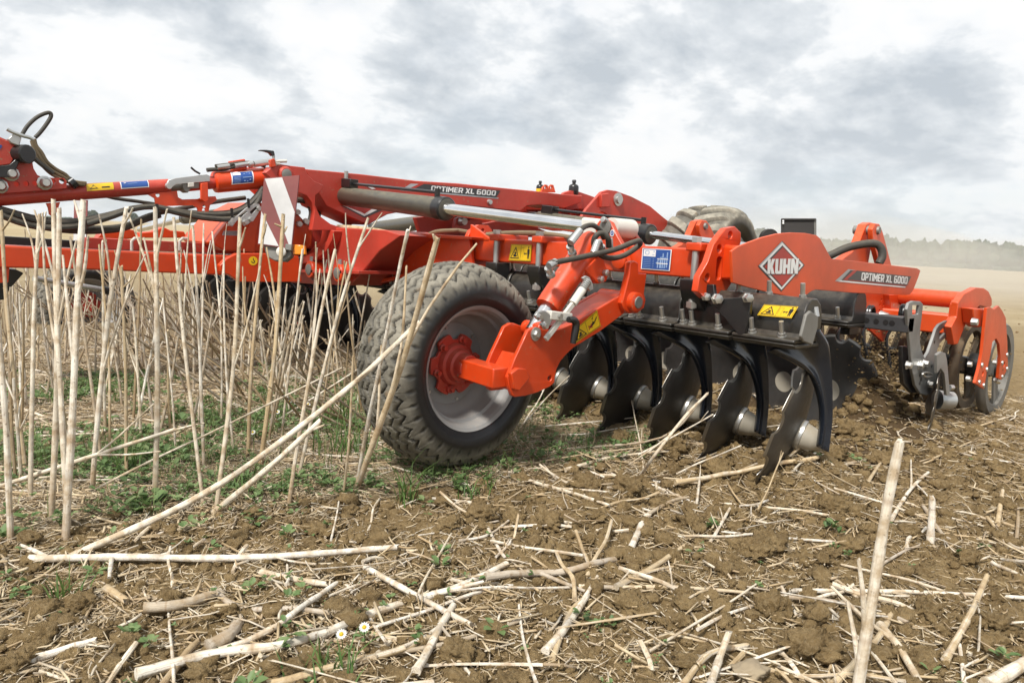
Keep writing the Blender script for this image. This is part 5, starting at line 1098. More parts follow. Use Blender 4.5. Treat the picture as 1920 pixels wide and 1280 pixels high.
# ---- stems
def stem_mesh(name, paths, sides=8):
    """paths: list of (points, radii, along0, along1): one stem and its branches, one mesh"""
    V = []; Fq = []; al = []; fi = []; nd = []; sd = rng.random() * 40
    for pts, rs, a0, a1 in paths:
        pts = [np.array(p, float) for p in pts]; rs = list(rs)
        m = MB(); m.tube(pts, rs, sides); o = len(V); n = len(pts); tg = pts[-1] - pts[-2]; tg /= np.linalg.norm(tg); L = 0
        for k in range(sides):                       # splintered end
            m.v[(n - 1) * sides + k] = tuple(np.array(m.v[(n - 1) * sides + k]) + tg * rs[-1] * rng.uniform(-.4, 1.6))
        V += m.v; Fq += [tuple(i + o for i in f) for f in m.f]
        for i in range(n):
            al += [a0 + (a1 - a0) * i / (n - 1)] * sides; L += np.linalg.norm(pts[i] - pts[i - 1]) if i else 0
            nd += [1.0 if i % 5 == 3 and 0 < i < n - 1 else 0.0] * sides
            for k in range(sides): q = 2 * pi * k / sides; fi += [cos(q) + sd, sin(q), L * 2.2]
    me = bpy.data.meshes.new(name); me.from_pydata(V, [], Fq); me.attributes.new('along', 'FLOAT', 'POINT').data.foreach_set('value', np.array(al, np.float32))
    me.attributes.new('node', 'FLOAT', 'POINT').data.foreach_set('value', np.array(nd, np.float32)); me.attributes.new('fibre', 'FLOAT_VECTOR', 'POINT').data.foreach_set('vector', np.array(fi, np.float32))
    me.polygons.foreach_set('use_smooth', [True] * len(Fq)); me.update(); me.set_sharp_from_angle(angle=radians(50)); return me
def stem_path(p0, p1, r0, r1, bend=.012, n=11, a0=0., a1=1.):
    p0 = np.array(p0, float); p1 = np.array(p1, float); L = np.linalg.norm(p1 - p0); d = (p1 - p0) / L
    s = np.cross(d, (0.3, 0.5, .8)); s /= np.linalg.norm(s); s2 = np.cross(d, s); b1, b2 = rng.uniform(-1, 1) * bend, rng.uniform(-1, 1) * bend; ph = rng.uniform(0, 3)
    pts = []; rs = []
    for i in range(n):
        t = i / (n - 1); e = sin(pi * t); k = .3 * sin(7 * t + ph) * sin(pi * t)
        pts.append(p0 + (p1 - p0) * t + s * L * (b1 * e + bend * .5 * k) + s2 * L * (b2 * e - bend * .4 * k))
        rs.append((r0 + (r1 - r0) * t) * (1 + (.13 if i % 3 == 0 and 0 < i < n - 1 else 0) + rng.uniform(-.04, .04)))
    rs[0] *= 1.05; return pts, rs, a0, a1
def top_at(base, px, py, dd=0.0):
    return PD(px, py, depth(base) + dd)
STAND = 'dry stalks still standing in the stubble'
def stand(bpx, tpx, w, branches=(), label=None, dd=None, cat='stalk'):
    """standing stalk: foot and tip as seen in the photo, w = width in metres, branches (t along, tip)"""
    b = P(*bpx, 'z', 0); b[2] = hz(b[0], b[1]) - .02; t = top_at(b, *tpx, rng.uniform(-.06, .06) if dd is None else dd)
    pa = [stem_path(b, t, w * .43, w * .31, .017)]
    for f, tip in branches:
        k = f * 10; i = int(k); s = pa[0][0][i] + (pa[0][0][min(i + 1, 10)] - pa[0][0][i]) * (k - i); e = PD(*tip, depth(s) + rng.uniform(-.05, .02))
        pa.append(stem_path(s, e, w * .21, w * .13, .035, 6, .6, 1.))
    o = link('standing_stalk', stem_mesh('standing_stalk', pa), 'straw'); tag(o, label, cat, STAND); return o
for a in [
 ((50, 885), (2, 398), .019, [(.93, (27, 393))], 'grey-white stalk at the left edge, leaning left, one twig at its top'),
 ((57, 935), (74, 402), .017, [(.80, (42, 402)), (.86, (86, 398))], 'tan stalk with a forked top, second from the left edge'),
 ((95, 968), (111, 395), .021, [(.55, (80, 400)), (.62, (143, 452))], 'pale smooth cream stalk in the tight pair near the left edge'),
 ((128, 985), (100, 377), .020, [(.75, (65, 395))], 'yellowish stalk crossing behind the pale pair near the left edge'),
 ((122, 1000), (156, 378), .025, [(.93, (140, 378)), (.72, (165, 445)), (.50, (118, 480))], 'thickest stalk on the left, brown at its foot, reaching above the red drawbar'),
 ((172, 918), (237, 390), .020, [(.94, (249, 390)), (.70, (186, 403)), (.42, (272, 478))], 'tan stalk leaning right with side twigs, left of the warning board'),
 ((237, 890), (228, 500), .015, [(.92, (215, 470)), (.9, (250, 520))], 'short slim stalk just right of the leaning tan one'),
 ((290, 935), (291, 393), .022, [(.82, (313, 393)), (.66, (270, 447)), (.7, (240, 400))], 'straight white stalk with a wide twig, in the middle of the left stalks'),
 ((383, 945), (326, 411), .015, [(.62, (359, 395)), (.78, (340, 470))], 'thin pale stalk leaning left, to the right of the straight white one'),
 ((383, 878), (362, 426), .015, [(.5, (345, 470)), (.55, (395, 452))], 'thin cream stalk behind the left-leaning one'),
 ((372, 800), (382, 420), .013, [(.7, (398, 455))], 'slender stalk rising in front of the orange tower'),
 ((403, 952), (450, 411), .018, [(.90, (460, 428)), (.50, (488, 500))], 'pale stalk leaning right, in front of the orange tower'),
 ((415, 800), (398, 436), .012, [(.6, (425, 420))], 'slender grey stalk left of the right-leaning pale one'),
 ((465, 860), (497, 404), .018, [(.9, (500, 420)), (.45, (455, 500))], 'cream stalk standing right in front of the warning board'),
 ((487, 870), (531, 406), .023, [(.96, (516, 420)), (.93, (538, 425)), (.60, (500, 465))], 'thick pale stalk crossing the right part of the warning board'),
 ((527, 825), (567, 468), .013, [(.8, (573, 440))], 'tan stalk in front of the amber reflector'),
 ((440, 850), (420, 470), .012, [], 'thin grey stalk between the cream ones below the tower'),
 ((557, 900), (690, 410), .016, [(.55, (606, 470)), (.80, (648, 400)), (.88, (716, 400))], 'long stalk leaning right across the red centre hinge'),
 ((540, 938), (628, 470), .017, [(.60, (600, 505)), (.55, (592, 455))], 'cream stalk with two upright twigs left of the muddy wheel'),
 ((600, 800), (650, 492), .012, [(.7, (625, 438))], 'thin stalk in front of the hinge pin'),
 ((642, 928), (662, 668), .011, [], 'slim tan stalk just left of the muddy tyre', -.1),
 ((665, 912), (820, 447), .026, [(.985, (812, 440)), (.42, (762, 500)), (.60, (893, 458)), (.28, (715, 648))], 'thick cream stalk leaning across the muddy tyre, with a long twig to the right', -.42),
 ((668, 905), (764, 433), .016, [(.93, (770, 425))], 'thin straight stalk rising beside the thick one across the tyre', -.40),
 ((330, 850), (305, 560), .010, [], 'short broken stalk between the taller ones on the left'),
 ((205, 870), (186, 460), .012, [(.8, (200, 450))], 'brownish slim stalk behind the tan leaning one'),
 ((20, 1010), (-8, 560), .020, [], 'brown stalk foot at the very left edge'),
 ((545, 780), (505, 545), .012, [], 'grey stalk leaning left under the centre hinge'),
 ((1607, 1300), (1686, 833), .030, [(.12, (1590, 1130)), (.30, (1610, 1050))], 'thick weathered white stalk standing in the foreground at the lower right'),
 ((1745, 1018), (1748, 935), .030, [], 'short broken stump of a stalk in the worked soil at the right'),
 ((962, 1010), (972, 965), .012, [], 'short dark burnt-looking stub in the soil below the tyre'),
]: stand(*a)
# ---- lying stalks
LIE = 'broken stalks lying on the ground'
def lie(px, w, label, lift=.0, branches=(), zoff=None, wt=None):
    pts = []
    for i, (x, y) in enumerate(px):
        p = P(x, y, 'z', .02); p = P(x, y, 'z', hz(p[0], p[1]) + w * .5 + lift + (zoff[i] if zoff else 0)); pts.append(p)
    w = w * .9; sp = spline(pts, 5 if len(pts) > 2 else 9); n = len(sp); w1 = w * .8 if wt is None else wt
    rs = [(w + (w1 - w) * i / (n - 1)) * .5 * (1 + (.12 if i % 4 == 0 else 0) + rng.uniform(-.05, .05)) for i in range(n)]
    if zoff is None:                     # rests on the highest lumps below it
        zs = [max(float(q[2]), hz(q[0], q[1]) + w * .42) for q in sp]; zs = [max(zs[max(0, i - 1):i + 2]) for i in range(n)]; zs = [sum(zs[max(0, i - 2):i + 3]) / len(zs[max(0, i - 2):i + 3]) for i in range(n)]
        sp = [np.array((q[0], q[1], z)) for q, z in zip(sp, zs)]
    pa = [(sp, rs, .3, 1.)]
    for i0, tip in branches:
        s = sp[min(n - 1, int(i0 * (n - 1)))]; e = P(*tip, 'z', float(s[2]) + rng.uniform(-.01, .03)); pa.append(stem_path(s, e, w * .3, w * .2, .03, 6, .6, 1.))
    o = link('fallen_stalk', stem_mesh('fallen_stalk', pa), 'straw_brown' if any(k in label for k in ('rotten', 'root ', 'brown', 'grey', 'tan ')) else 'straw'); tag(o, label, 'stalk', LIE); return o
def lean(pts, w, label, branches=(), wt=None):
    """stalk propped up at one end: (px, py, distance in front of the lens or None for on the ground)"""
    q = []
    for x, y, d in pts:
        p = P(x, y, 'z', .02)
        if d is None: p = P(x, y, 'z', hz(p[0], p[1]) + w * .3)
        else: p = PD(x, y, d)
        q.append(p)
    sp = spline(q, 6); n = len(sp); w1 = w * .75 if wt is None else wt; pa = [(sp, [(w + (w1 - w) * i / (n - 1)) * .5 * (1 + (.12 if i % 3 == 0 else 0) + rng.uniform(-.05, .05)) for i in range(n)], .3, 1.)]
    for f, tip, d in branches:
        s = sp[min(n - 1, int(f * (n - 1)))]; pa.append(stem_path(s, PD(*tip, d), w * .26, w * .16, .03, 6, .6, 1.))
    o = link('fallen_stalk', stem_mesh('fallen_stalk', pa), 'straw'); tag(o, label, 'stalk', LIE); return o
dA = depth(P(135, 1045, 'z', .02)); dB = depth(P(400, 962, 'z', .02)); dG = depth(P(-20, 920, 'z', .02)); dT = depth(P(178, 917, 'z', .02))
lean([(130, 1045, None), (400, 915, dA + .18), (640, 738, dA + .36), (783, 606, dA + .46)], .021, 'long cream stalk slanting up from the lower left and leaning across the muddy tyre', [(.97, (790, 612), dA + .46), (.80, (668, 712), dA + .36)])
lean([(398, 963, None), (500, 880, dB + .04), (597, 792, dB + .1)], .021, 'pale stalk with a split end under the long slanting one', [(.98, (607, 797), dB + .1)])
lean([(-20, 918, None), (150, 862, dG + .02), (327, 805, dG + .06)], .015, 'golden yellow stalk slanting in from the left edge', [(.62, (288, 757), dG), (.6, (300, 846), dG), (.98, (382, 793), dG + .06)])
lean([(178, 917, None), (290, 860, dT + .1), (405, 806, dT + .2), (640, 690, dT + .5)], .009, 'thin pale stalk below the golden one')
d3 = depth(P(1200, 892, 'z', .02)); lean([(1200, 892, None), (1230, 850, d3 + .02), (1285, 780, d3 + .08), (1326, 738, d3 + .10)], .014, 'grey stem leaning against the third disc', [(.5, (1180, 870), d3)])
d4 = depth(P(1440, 880, 'z', .02)); lean([(1440, 882, None), (1500, 838, d4), (1540, 790, d4 + .05)], .014, 'grey stem in front of the nearest disc')
d5 = depth(P(620, 740, 'z', .02)); lean([(500, 800, None), (600, 738, d5 - .3), (690, 680, d5 - .35)], .012, 'white stem slanting behind the long leaning one')
for a, kw in [
 (([(55, 1061), (250, 1053), (480, 1044), (740, 1030)], .024, 'long straight white stalk lying across the lower left'), dict(branches=[(.1, (40, 1022)), (.28, (205, 1082))])),
 (([(685, 1066), (770, 1110), (880, 1176)], .019, 'cream stalk crossing over the long white one near the bottom middle'), {}),
 (([(600, 1192), (740, 1140), (860, 1100), (945, 1060)], .024, 'long curved white stalk in the lower middle'), dict(branches=[(.55, (905, 1090))])),
 (([(255, 1262), (400, 1232), (520, 1210), (610, 1188)], .026, 'heavy cracked white stalk at the bottom left'), {}),
 (([(910, 1080), (1010, 1078), (1090, 1072), (1150, 1052)], .024, 'white stalk with a dark root end in the lower middle'), dict(branches=[(.35, (1095, 1107))])),
 (([(1085, 1103), (1250, 1113), (1400, 1120)], .013, 'slim golden stalk lying level in the lower middle'), {}),
 (([(1478, 1110), (1700, 1113), (1930, 1120)], .015, 'long straight white stalk behind the foreground stalk'), {}),
 (([(1440, 1120), (1560, 1130), (1640, 1142), (1700, 1165)], .015, 'tan stalk curving behind the foreground stalk'), {}),
 (([(1060, 881), (1150, 864), (1280, 842)], .020, 'white stalk lying in front of the second disc'), dict(wt=.008)),
 (([(1265, 917), (1380, 893), (1530, 872)], .024, 'white stalk with flaking bark in front of the nearest discs'), dict(branches=[(.55, (1500, 838))])),
 (([(985, 901), (1060, 925), (1140, 953)], .017, 'forked pale stalk right of the tyre foot'), dict(branches=[(.4, (1140, 922)), (.5, (1172, 942))])),
 (([(1180, 1033), (1205, 985), (1215, 972)], .026, 'stubby cream stalk piece right of the middle'), {}),
 (([(1205, 975), (1260, 940), (1290, 932)], .017, 'tan root piece next to the stubby cream piece'), {}),
 (([(1155, 1100), (1215, 1070), (1285, 1022)], .020, 'pale stalk slanting right in the lower middle'), dict(branches=[(.4, (1260, 1062))])),
 (([(1672, 972), (1700, 930), (1740, 890)], .017, 'white forked branch behind the top of the foreground stalk'), dict(branches=[(.6, (1708, 862)), (.7, (1738, 928))])),
 (([(1772, 1240), (1820, 1150), (1850, 1083)], .020, 'white stalk pointing away at the lower right'), {}),
 (([(1850, 1285), (1930, 1240)], .036, 'thick white stalk cut off by the lower right corner'), {}),
 (([(1330, 1290), (1350, 1230), (1366, 1186)], .020, 'cream stalk standing askew over a stone at the bottom'), dict(zoff=[0, .02, .06])),
 (([(1280, 1284), (1330, 1226), (1400, 1212)], .017, 'pale stalk crossing the askew one at the bottom'), {}),
 (([(1650, 1170), (1690, 1230), (1730, 1290)], .022, 'white stalk running down from the foot of the foreground stalk'), dict(branches=[(.3, (1560, 1100))])),
 (([(1560, 1290), (1640, 1210), (1672, 1150)], .020, 'white stalk beside the foot of the foreground stalk'), {}),
 (([(400, 1105), (440, 1135), (520, 1150), (612, 1158)], .017, 'grey bent twig on the lower left soil'), {}),
 (([(410, 1228), (520, 1180), (560, 1140), (628, 1106)], .017, 'white S-shaped branch in the lower left'), {}),
 (([(-10, 1258), (90, 1228), (172, 1202)], .022, 'split golden stalk at the lower left edge'), {}),
 (([(300, 1290), (345, 1240), (370, 1205)], .020, 'flat tan stalk at the bottom left pointing away'), {}),
 (([(780, 1258), (820, 1190), (850, 1138)], .022, 'pale stalk standing end-on in the lower middle'), dict(branches=[(.6, (760, 1210))])),
 (([(500, 1290), (610, 1256), (720, 1228), (820, 1190)], .020, 'cracked white stalk along the bottom middle'), {}),
 (([(720, 1226), (850, 1205), (985, 1163)], .014, 'thin tan stalk running right from the bottom middle'), {}),
 (([(1022, 1222), (1060, 1180), (1100, 1122)], .022, 'cream stalk split in two, bottom centre'), dict(branches=[(.7, (1120, 1080))])),
 (([(1035, 1238), (1070, 1150), (1100, 1125)], .016, 'second half of the split cream stalk, bottom centre'), {}),
 (([(958, 862), (1060, 842), (1240, 820), (1325, 740)], .013, 'grey forked stem caught between the wheel and the discs'), dict(zoff=[0, 0, .02, .18])),
 (([(1048, 815), (1140, 818), (1260, 815)], .008, 'wiry stem under the wheel arm'), {}),
 (([(1490, 880), (1520, 855), (1560, 845)], .010, 'thin twig at the foot of the nearest disc arm'), {}),
 (([(1660, 832), (1740, 845), (1850, 862)], .014, 'tan stalk lying behind the foreground stalk tip'), {}),
 (([(1750, 860), (1820, 828)], .012, 'short white stalk at the right, below the border disc'), {}),
 (([(1790, 812), (1850, 796), (1905, 784)], .014, 'white stalk lying in front of the roller fork'), {}),
 (([(1620, 915), (1650, 870), (1660, 862)], .017, 'white splinter pair in the soil right of the discs'), {}),
 (([(1580, 875), (1630, 862)], .020, 'pale brown chunk of stalk right of the discs'), {}),
 (([(1385, 998), (1440, 970), (1478, 952)], .009, 'thin straight twig on the soil below the discs'), {}),
 (([(1655, 1060), (1700, 1035), (1760, 1010)], .010, 'slim tan twig right of the foreground stalk'), {}),
 (([(1870, 985), (1875, 950), (1880, 920)], .020, 'white piece pointing away near the right edge'), {}),
 (([(1905, 1020), (1908, 975), (1905, 945)], .014, 'tan piece at the right edge'), {}),
 (([(1850, 975), (1890, 1020), (1925, 1035)], .014, 'twisted white splinter near the right edge'), {}),
 (([(1770, 1002), (1850, 1012), (1925, 1038)], .008, 'long thin twig near the right edge'), {}),
 (([(1860, 1055), (1925, 1090)], .014, 'white stick cut by the right edge'), {}),
 (([(1860, 1170), (1925, 1182)], .014, 'pair of golden stems at the right edge'), dict(branches=[(.1, (1925, 1165))])),
 (([(200, 1103), (235, 1125)], .024, 'short white chip on the lower left soil'), {}),
 (([(270, 1140), (340, 1132), (410, 1112)], .030, 'rotten brown stalk piece half buried at the lower left'), {}),
 (([(390, 1215), (430, 1190), (445, 1170)], .034, 'rotten root stump at the lower left'), {}),
 (([(490, 1076), (560, 1090), (610, 1104)], .020, 'flat split stalk lying in the lower left centre'), {}),
 (([(1730, 950), (1765, 1000), (1780, 1010)], .016, 'grey root beside the broken stump'), {}),
 (([(1080, 995), (1090, 1030), (1105, 1065)], .014, 'short pale piece standing on end in the lower middle'), {}),
 (([(915, 990), (935, 1035), (945, 1045)], .013, 'pale chip near the dark stub'), {}),
 (([(860, 1015), (920, 1000), (975, 960)], .010, 'cream twig left of the dark stub'), {}),
 (([(0, 815), (150, 810), (280, 802)], .014, 'pale stalk lying level at the left behind the feet of the stalks'), {}),
 (([(0, 792), (120, 798), (250, 785), (340, 800)], .012, 'second pale stalk lying level at the left'), {}),
 (([(0, 750), (80, 780), (150, 800)], .014, 'white stalk slanting down at the left edge'), {}),
 (([(60, 700), (170, 720), (290, 750)], .012, 'pale stalk lying far back on the left'), {}),
 (([(140, 690), (230, 735), (290, 770)], .014, 'white stalk slanting behind the straight white stem'), {}),
 (([(300, 700), (400, 720), (520, 742)], .010, 'thin stalk lying below the drawbar'), {}),
 (([(380, 785), (500, 742), (620, 690)], .011, 'pale stem slanting up towards the discs'), {}),
]: lie(*a, **kw)
o = link('fallen_stalk', stem_mesh('fallen_stalk', [([P(x, y, 'x', 2.5) for x, y in [(633, 424), (660, 427), (705, 432), (765, 441)]], [.010, .016, .014, .008], .3, 1.)]), 'straw'); tag(o, 'bundle of dry straw lying on top of the red hinge block', 'stalk', LIE)

# ---- scattered stalks: more standing, bent over, and lying ones
def in_view(x, y, z=0, pad=40):
    c = RC @ (np.array([x, y, z]) - EYE)
    return c[2] > .3 and -pad < 960 + F * c[0] / c[2] < 1920 + pad and 640 - F * c[1] / c[2] < 1280 + pad * 2
def base_meshes(n, kind):
    out = []
    for i in range(n):
        if kind in ('stand', 'bent'):
            h = rng.uniform(.55, 1.0); pa = [stem_path((0, 0, -.02), (rng.uniform(-.08, .08), rng.uniform(-.08, .08), h), .0085, .0055, .012)]
            for _ in range(rng.choice((0, 1, 2, 3))):
                t = rng.uniform(.5, .92); k = int(t * 10); s = pa[0][0][k]; q = rng.uniform(0, 2 * pi); l = rng.uniform(.08, .26); pa.append(stem_path(s, s + np.array([cos(q) * l * .45, sin(q) * l * .45, l]), .0045, .003, .03, 5, .6, 1))
        else:
            l = rng.uniform(.7, 1.0); q = [np.array([-l / 2, 0, 0]), np.array([-l / 6, rng.uniform(-.022, .022), rng.uniform(0, .01)]), np.array([l / 6, rng.uniform(-.022, .022), rng.uniform(0, .02)]), np.array([l / 2, rng.uniform(-.02, .02), 0])]
            sp = spline(q, 4); pa = [(sp, [.010 * (1 - .25 * i / len(sp)) * (1 + rng.uniform(-.08, .1)) for i in range(len(sp))], .2, 1.)]
            for _ in range(rng.choice((0, 0, 1, 2))):
                s = sp[rng.randint(4, len(sp) - 2)]; pa.append(stem_path(s, s + np.array([rng.uniform(.04, .14), rng.choice((-1, 1)) * rng.uniform(.03, .1), .01]), .005, .003, .04, 5, .6, 1))
        out.append(stem_mesh('stalk', pa, 7))
    for i, m in enumerate(out): m.materials.append(M['straw_brown' if kind == 'bent' or (kind == 'stand' and i % 2) else 'straw'])
    return out
def place(name, me, loc, rot, sc, label, group):
    o = bpy.data.objects.new(name, me); COL.objects.link(o); o.location = loc; o.rotation_euler = rot; o.scale = sc if hasattr(sc, '__len__') else (sc,) * 3
    tag(o, label, 'stalk', group); return o
BM_ = base_meshes(10, 'bent'); SM = base_meshes(14, 'stand'); LM = base_meshes(14, 'lie')
c = 0; tries = 0
while c < 140 and tries < 9000:
    tries += 1; x = rng.uniform(-1.2, 2.5); y = 2.9 + 4.6 * rng.random() ** 1.25
    b = proj((x, y, 0))
    if not in_view(x, y) or b[0] > 690 or stubble_mask(x, y) < .8 or (b[0] > 560 and y < 3.2): continue
    h = rng.uniform(.35, .92); place('standing_stalk', rng.choice(SM), (x, y, hz(x, y)), (rng.gauss(0, .10), rng.gauss(0, .10), rng.uniform(0, 6.28)), (.75, .75, h), 'one of the many thin dry stalks standing farther back in the stubble', 'thin stalks farther back in the stubble'); c += 1
c = 0; tries = 0
while c < 110 and tries < 9000:      # pushed over by the machine
    tries += 1; x = rng.uniform(1.4, 2.75); y = rng.uniform(2.7, 6.8); b = proj((x, y, 0))
    if b[0] > 720 or b[0] < 20 or stubble_mask(x, y) < .5: continue
    place('bent_stalk', rng.choice(BM_), (x, y, hz(x, y)), (rng.gauss(.1, .25), -rng.uniform(.35, 1.15), rng.gauss(0, .25)), (.7, .7, rng.uniform(.5, .95)), 'one of the brownish stalks bent over in front of the disc gang', 'stalks pushed over by the machine'); c += 1
c = 0; tries = 0
while c < 225 and tries < 20000:
    tries += 1
    if rng.random() < .45: x, y = rng.uniform(.3, 5.5), rng.uniform(.25, 2.1)
    else: x, y = rng.uniform(-.8, 2.4), rng.uniform(1.5, 6.0)
    if not in_view(x, y): continue
    s = stubble_mask(x, y); worked = s < .5
    l = rng.uniform(.12, .34) if worked else rng.uniform(.35, 1.0); w = rng.uniform(.25, .70) if worked else rng.uniform(.25, .55)
    place('fallen_stalk', rng.choice(LM), (x, y, hz(x, y) + .007), (rng.uniform(0, 6), rng.gauss(0, .12 if worked else .05), rng.uniform(0, 6.28)), (l, w, w),
          'short broken piece of stalk lying on the worked soil' if worked else 'long dry stalk lying flat among the standing stubble', 'stalk pieces on the worked soil' if worked else 'long stalks lying in the stubble'); c += 1
c = 0
while c < 46:
    x, y = rng.uniform(.35, 2.9), rng.uniform(.3, 1.7)
    if not in_view(x, y) or stubble_mask(x, y) > .5: continue
    z0 = max(hz(x + dx_, y + dy_) for dx_ in (-.08, 0, .08) for dy_ in (-.08, 0, .08)); w = rng.uniform(.32, .72)
    place('fallen_stalk', rng.choice(LM), (x, y, z0 + .004), (rng.uniform(0, 6), rng.gauss(0, .07), rng.uniform(0, 6.28)), (rng.uniform(.28, .62), w, w * rng.choice((1, .45))), 'longer pale stalk lying loose on the worked soil in the foreground', 'loose pale stalks in the foreground'); c += 1
for k in range(16):                     # stems dragged along by the discs
    y = 1.35 + .22 * k + rng.uniform(-.1, .1); x = rng.uniform(2.45, 2.8); l = rng.uniform(.3, .75)
    place('dragged_stalk', rng.choice(LM), (x, y, hz(x, y) + rng.uniform(.03, .12)), (rng.uniform(0, 6), rng.uniform(-.7, -.1), rng.uniform(-1.2, .9)), (l, rng.uniform(.25, .5), rng.uniform(.25, .5)), 'one of the thin stems caught and dragged along by the discs', 'stems caught by the discs')
# ---- chopped straw litter
def sample(n, worked_share, rmax=6.5):
    out = []
    while sum(len(o) for o in out) < n:
        r = rmax * np.sqrt(NR.random(n * 3)) ; r = 0.8 + (r / rmax) ** 1.15 * (rmax - .8); a = NR.uniform(-54, 50, n * 3) * pi / 180; f = RC[2][:2] / np.hypot(*RC[2][:2]); s = np.array([f[1], -f[0]])
        p = f[None] * (r * np.cos(a))[:, None] + s[None] * (r * np.sin(a))[:, None]
        st = stubble_mask(p[:, 0], p[:, 1]); patch = .5 + perlin(p[:, 0] * 2.3, p[:, 1] * 2.3, 90) * 1.1
        ws = np.clip(worked_share * (1 + .9 * (1 - sstep(.6, 1.7, p[:, 0]))), 0, 1); keep = NR.random(n * 3) < (st + (1 - st) * ws) * np.clip(patch + .25, .12, 1); out.append(p[keep])
    return np.concatenate(out)[:n]
def sticks(pos, lmin, lmax, rmin, rmax, tilt, lift):
    n = len(pos); l = lmin + (lmax - lmin) * NR.random(n) ** 1.7; r = NR.uniform(rmin, rmax, n); fl = np.where(NR.random(n) < .5, .35, 1.); a = NR.uniform(0, 2 * pi, n); t = NR.normal(0, tilt, n); k = NR.normal(0, .12, n)
    d = np.stack([np.cos(a) * np.cos(t), np.sin(a) * np.cos(t), np.sin(t)], -1); sd_ = np.stack([-np.sin(a), np.cos(a), 0 * a], -1); up = np.cross(d, sd_)
    c = np.stack([pos[:, 0], pos[:, 1], height(pos[:, 0], pos[:, 1]) + r + lift * NR.random(n) ** 2], -1); V = []
    for j, s in enumerate((-.5, 0, .5)):
        p = c + d * (l * s)[:, None] + sd_ * (l * k * (.5 if j == 1 else 0))[:, None]
        for (u, v) in ((1, 0), (0, 1), (-1, 0), (0, -1)): V.append(p + sd_ * (r * u)[:, None] + up * (r * v * fl)[:, None])
    V = np.stack(V, 1).reshape(-1, 3); b = np.arange(n)[:, None] * 12
    q = np.array([(j * 4 + k_, j * 4 + (k_ + 1) % 4, j * 4 + 4 + (k_ + 1) % 4, j * 4 + 4 + k_) for j in (0, 1) for k_ in range(4)] + [(3, 2, 1, 0), (8, 9, 10, 11)])
    return V, (b[:, None] + q[None]).reshape(-1, 4), np.repeat(NR.random(n), 12)
parts = [sticks(sample(54000, .38), .012, .10, .0009, .0024, .22, .016), sticks(sample(9000, .5), .03, .17, .0020, .0042, .16, .018), sticks(sample(50000, .4, 3.4), .006, .05, .0006, .0016, .3, .010)]
V = np.concatenate([p[0] for p in parts]); o_ = np.cumsum([0] + [len(p[0]) for p in parts])
me = fast_mesh('straw_litter', V, np.concatenate([p[1] + o for p, o in zip(parts, o_)]), {'rnd': np.concatenate([p[2] for p in parts]), 'along': np.full(len(V), .6)})
o = link('straw_litter', me, 'straw_bits'); tag(o, 'chopped pale straw and chaff scattered over the soil', 'straw', kind='stuff')
# ---- clods
def ico(sub):
    import bmesh
    bm = bmesh.new(); bmesh.ops.create_icosphere(bm, subdivisions=sub, radius=1); v = np.array([x.co[:] for x in bm.verts]); f = np.array([[q.index for q in x.verts] for x in bm.faces]); bm.free(); return v, f
def lumpy(v, seed, amp=.32, fr=1.6):
    x, y, z = v.T; n = fbm(x * fr + seed * 7.1 + z * 1.3, y * fr + z * fr * .9, 4, seed) + .5 * fbm(y * fr * 2 + seed, z * fr * 2 - x, 3, seed + 9, True)
    return v * np.maximum(1 + amp * n, .25)[:, None]
def clods(pos, smin, smax, v, f, nvar=10):
    n = len(pos); var = np.stack([lumpy(lumpy(v, 100 + k, .5, 1.9), 150 + k, .30, 4.5) for k in range(nvar)]); s = smin + (smax - smin) * NR.random(n) ** 2.6; a = NR.uniform(0, 2 * pi, n); w = NR.integers(0, nvar, n)
    B = var[w] * np.stack([s * NR.uniform(.8, 1.3, n), s * NR.uniform(.7, 1.1, n), s * NR.uniform(.5, .85, n)], -1)[:, None, :]
    ca, sa = np.cos(a)[:, None], np.sin(a)[:, None]; X = B[..., 0] * ca - B[..., 1] * sa; Y = B[..., 0] * sa + B[..., 1] * ca
    V = np.stack([X + pos[:, :1], Y + pos[:, 1:2], B[..., 2] + (height(pos[:, 0], pos[:, 1]) + s * .18)[:, None]], -1).reshape(-1, 3)
    return V, (np.arange(n)[:, None, None] * len(v) + f[None]).reshape(-1, 3)
def worked_pos(n, rmax=5.5, extra=None):
    out = []
    while sum(map(len, out)) < n:
        p = sample(n * 2, 1.0, rmax); st = stubble_mask(p[:, 0], p[:, 1]); out.append(p[NR.random(len(p)) > np.clip(st + .02, 0, .985)])
    return np.concatenate(out)[:n]
v1, f1 = ico(2); v0, f0 = ico(1)
v3, f3 = ico(3); A = clods(worked_pos(2600, 4.5), .010, .040, v3, f3); B_ = clods(worked_pos(26000, 4.2), .0025, .013, v0, f0); A2 = clods(worked_pos(6000), .005, .024, v1, f1)
xs2 = NR.uniform(2.95, 4.9, 1500); ys2 = NR.uniform(1.15, 4.2, 1500); ys2 = np.where((xs2 > 3.9) & (xs2 < 4.5) & (ys2 < 1.42), ys2 + .35, ys2); C_ = clods(np.stack([xs2, ys2], -1), .008, .05, v1, f1)
me = fast_mesh('soil_crumbs', np.concatenate([A[0], B_[0], C_[0], A2[0]]), np.concatenate([A[1], B_[1] + len(A[0]), C_[1] + len(A[0]) + len(B_[0]), A2[1] + len(A[0]) + len(B_[0]) + len(C_[0])]), None, True)
o = link('soil_crumbs', me, 'soil'); tag(o, 'loose brown crumbs of worked soil', 'soil', kind='stuff')
n_ = 3000; cx_ = NR.random(n_); pick = NR.random(n_)
fl = np.where((pick < .45)[:, None], np.array([4.48, 1.66, .30]) + NR.normal(0, 1, (n_, 3)) * np.array([.15, .09, .08]), np.array([5.25, 1.75, .34]) + NR.normal(0, 1, (n_, 3)) * np.array([.30, .35, .14]))
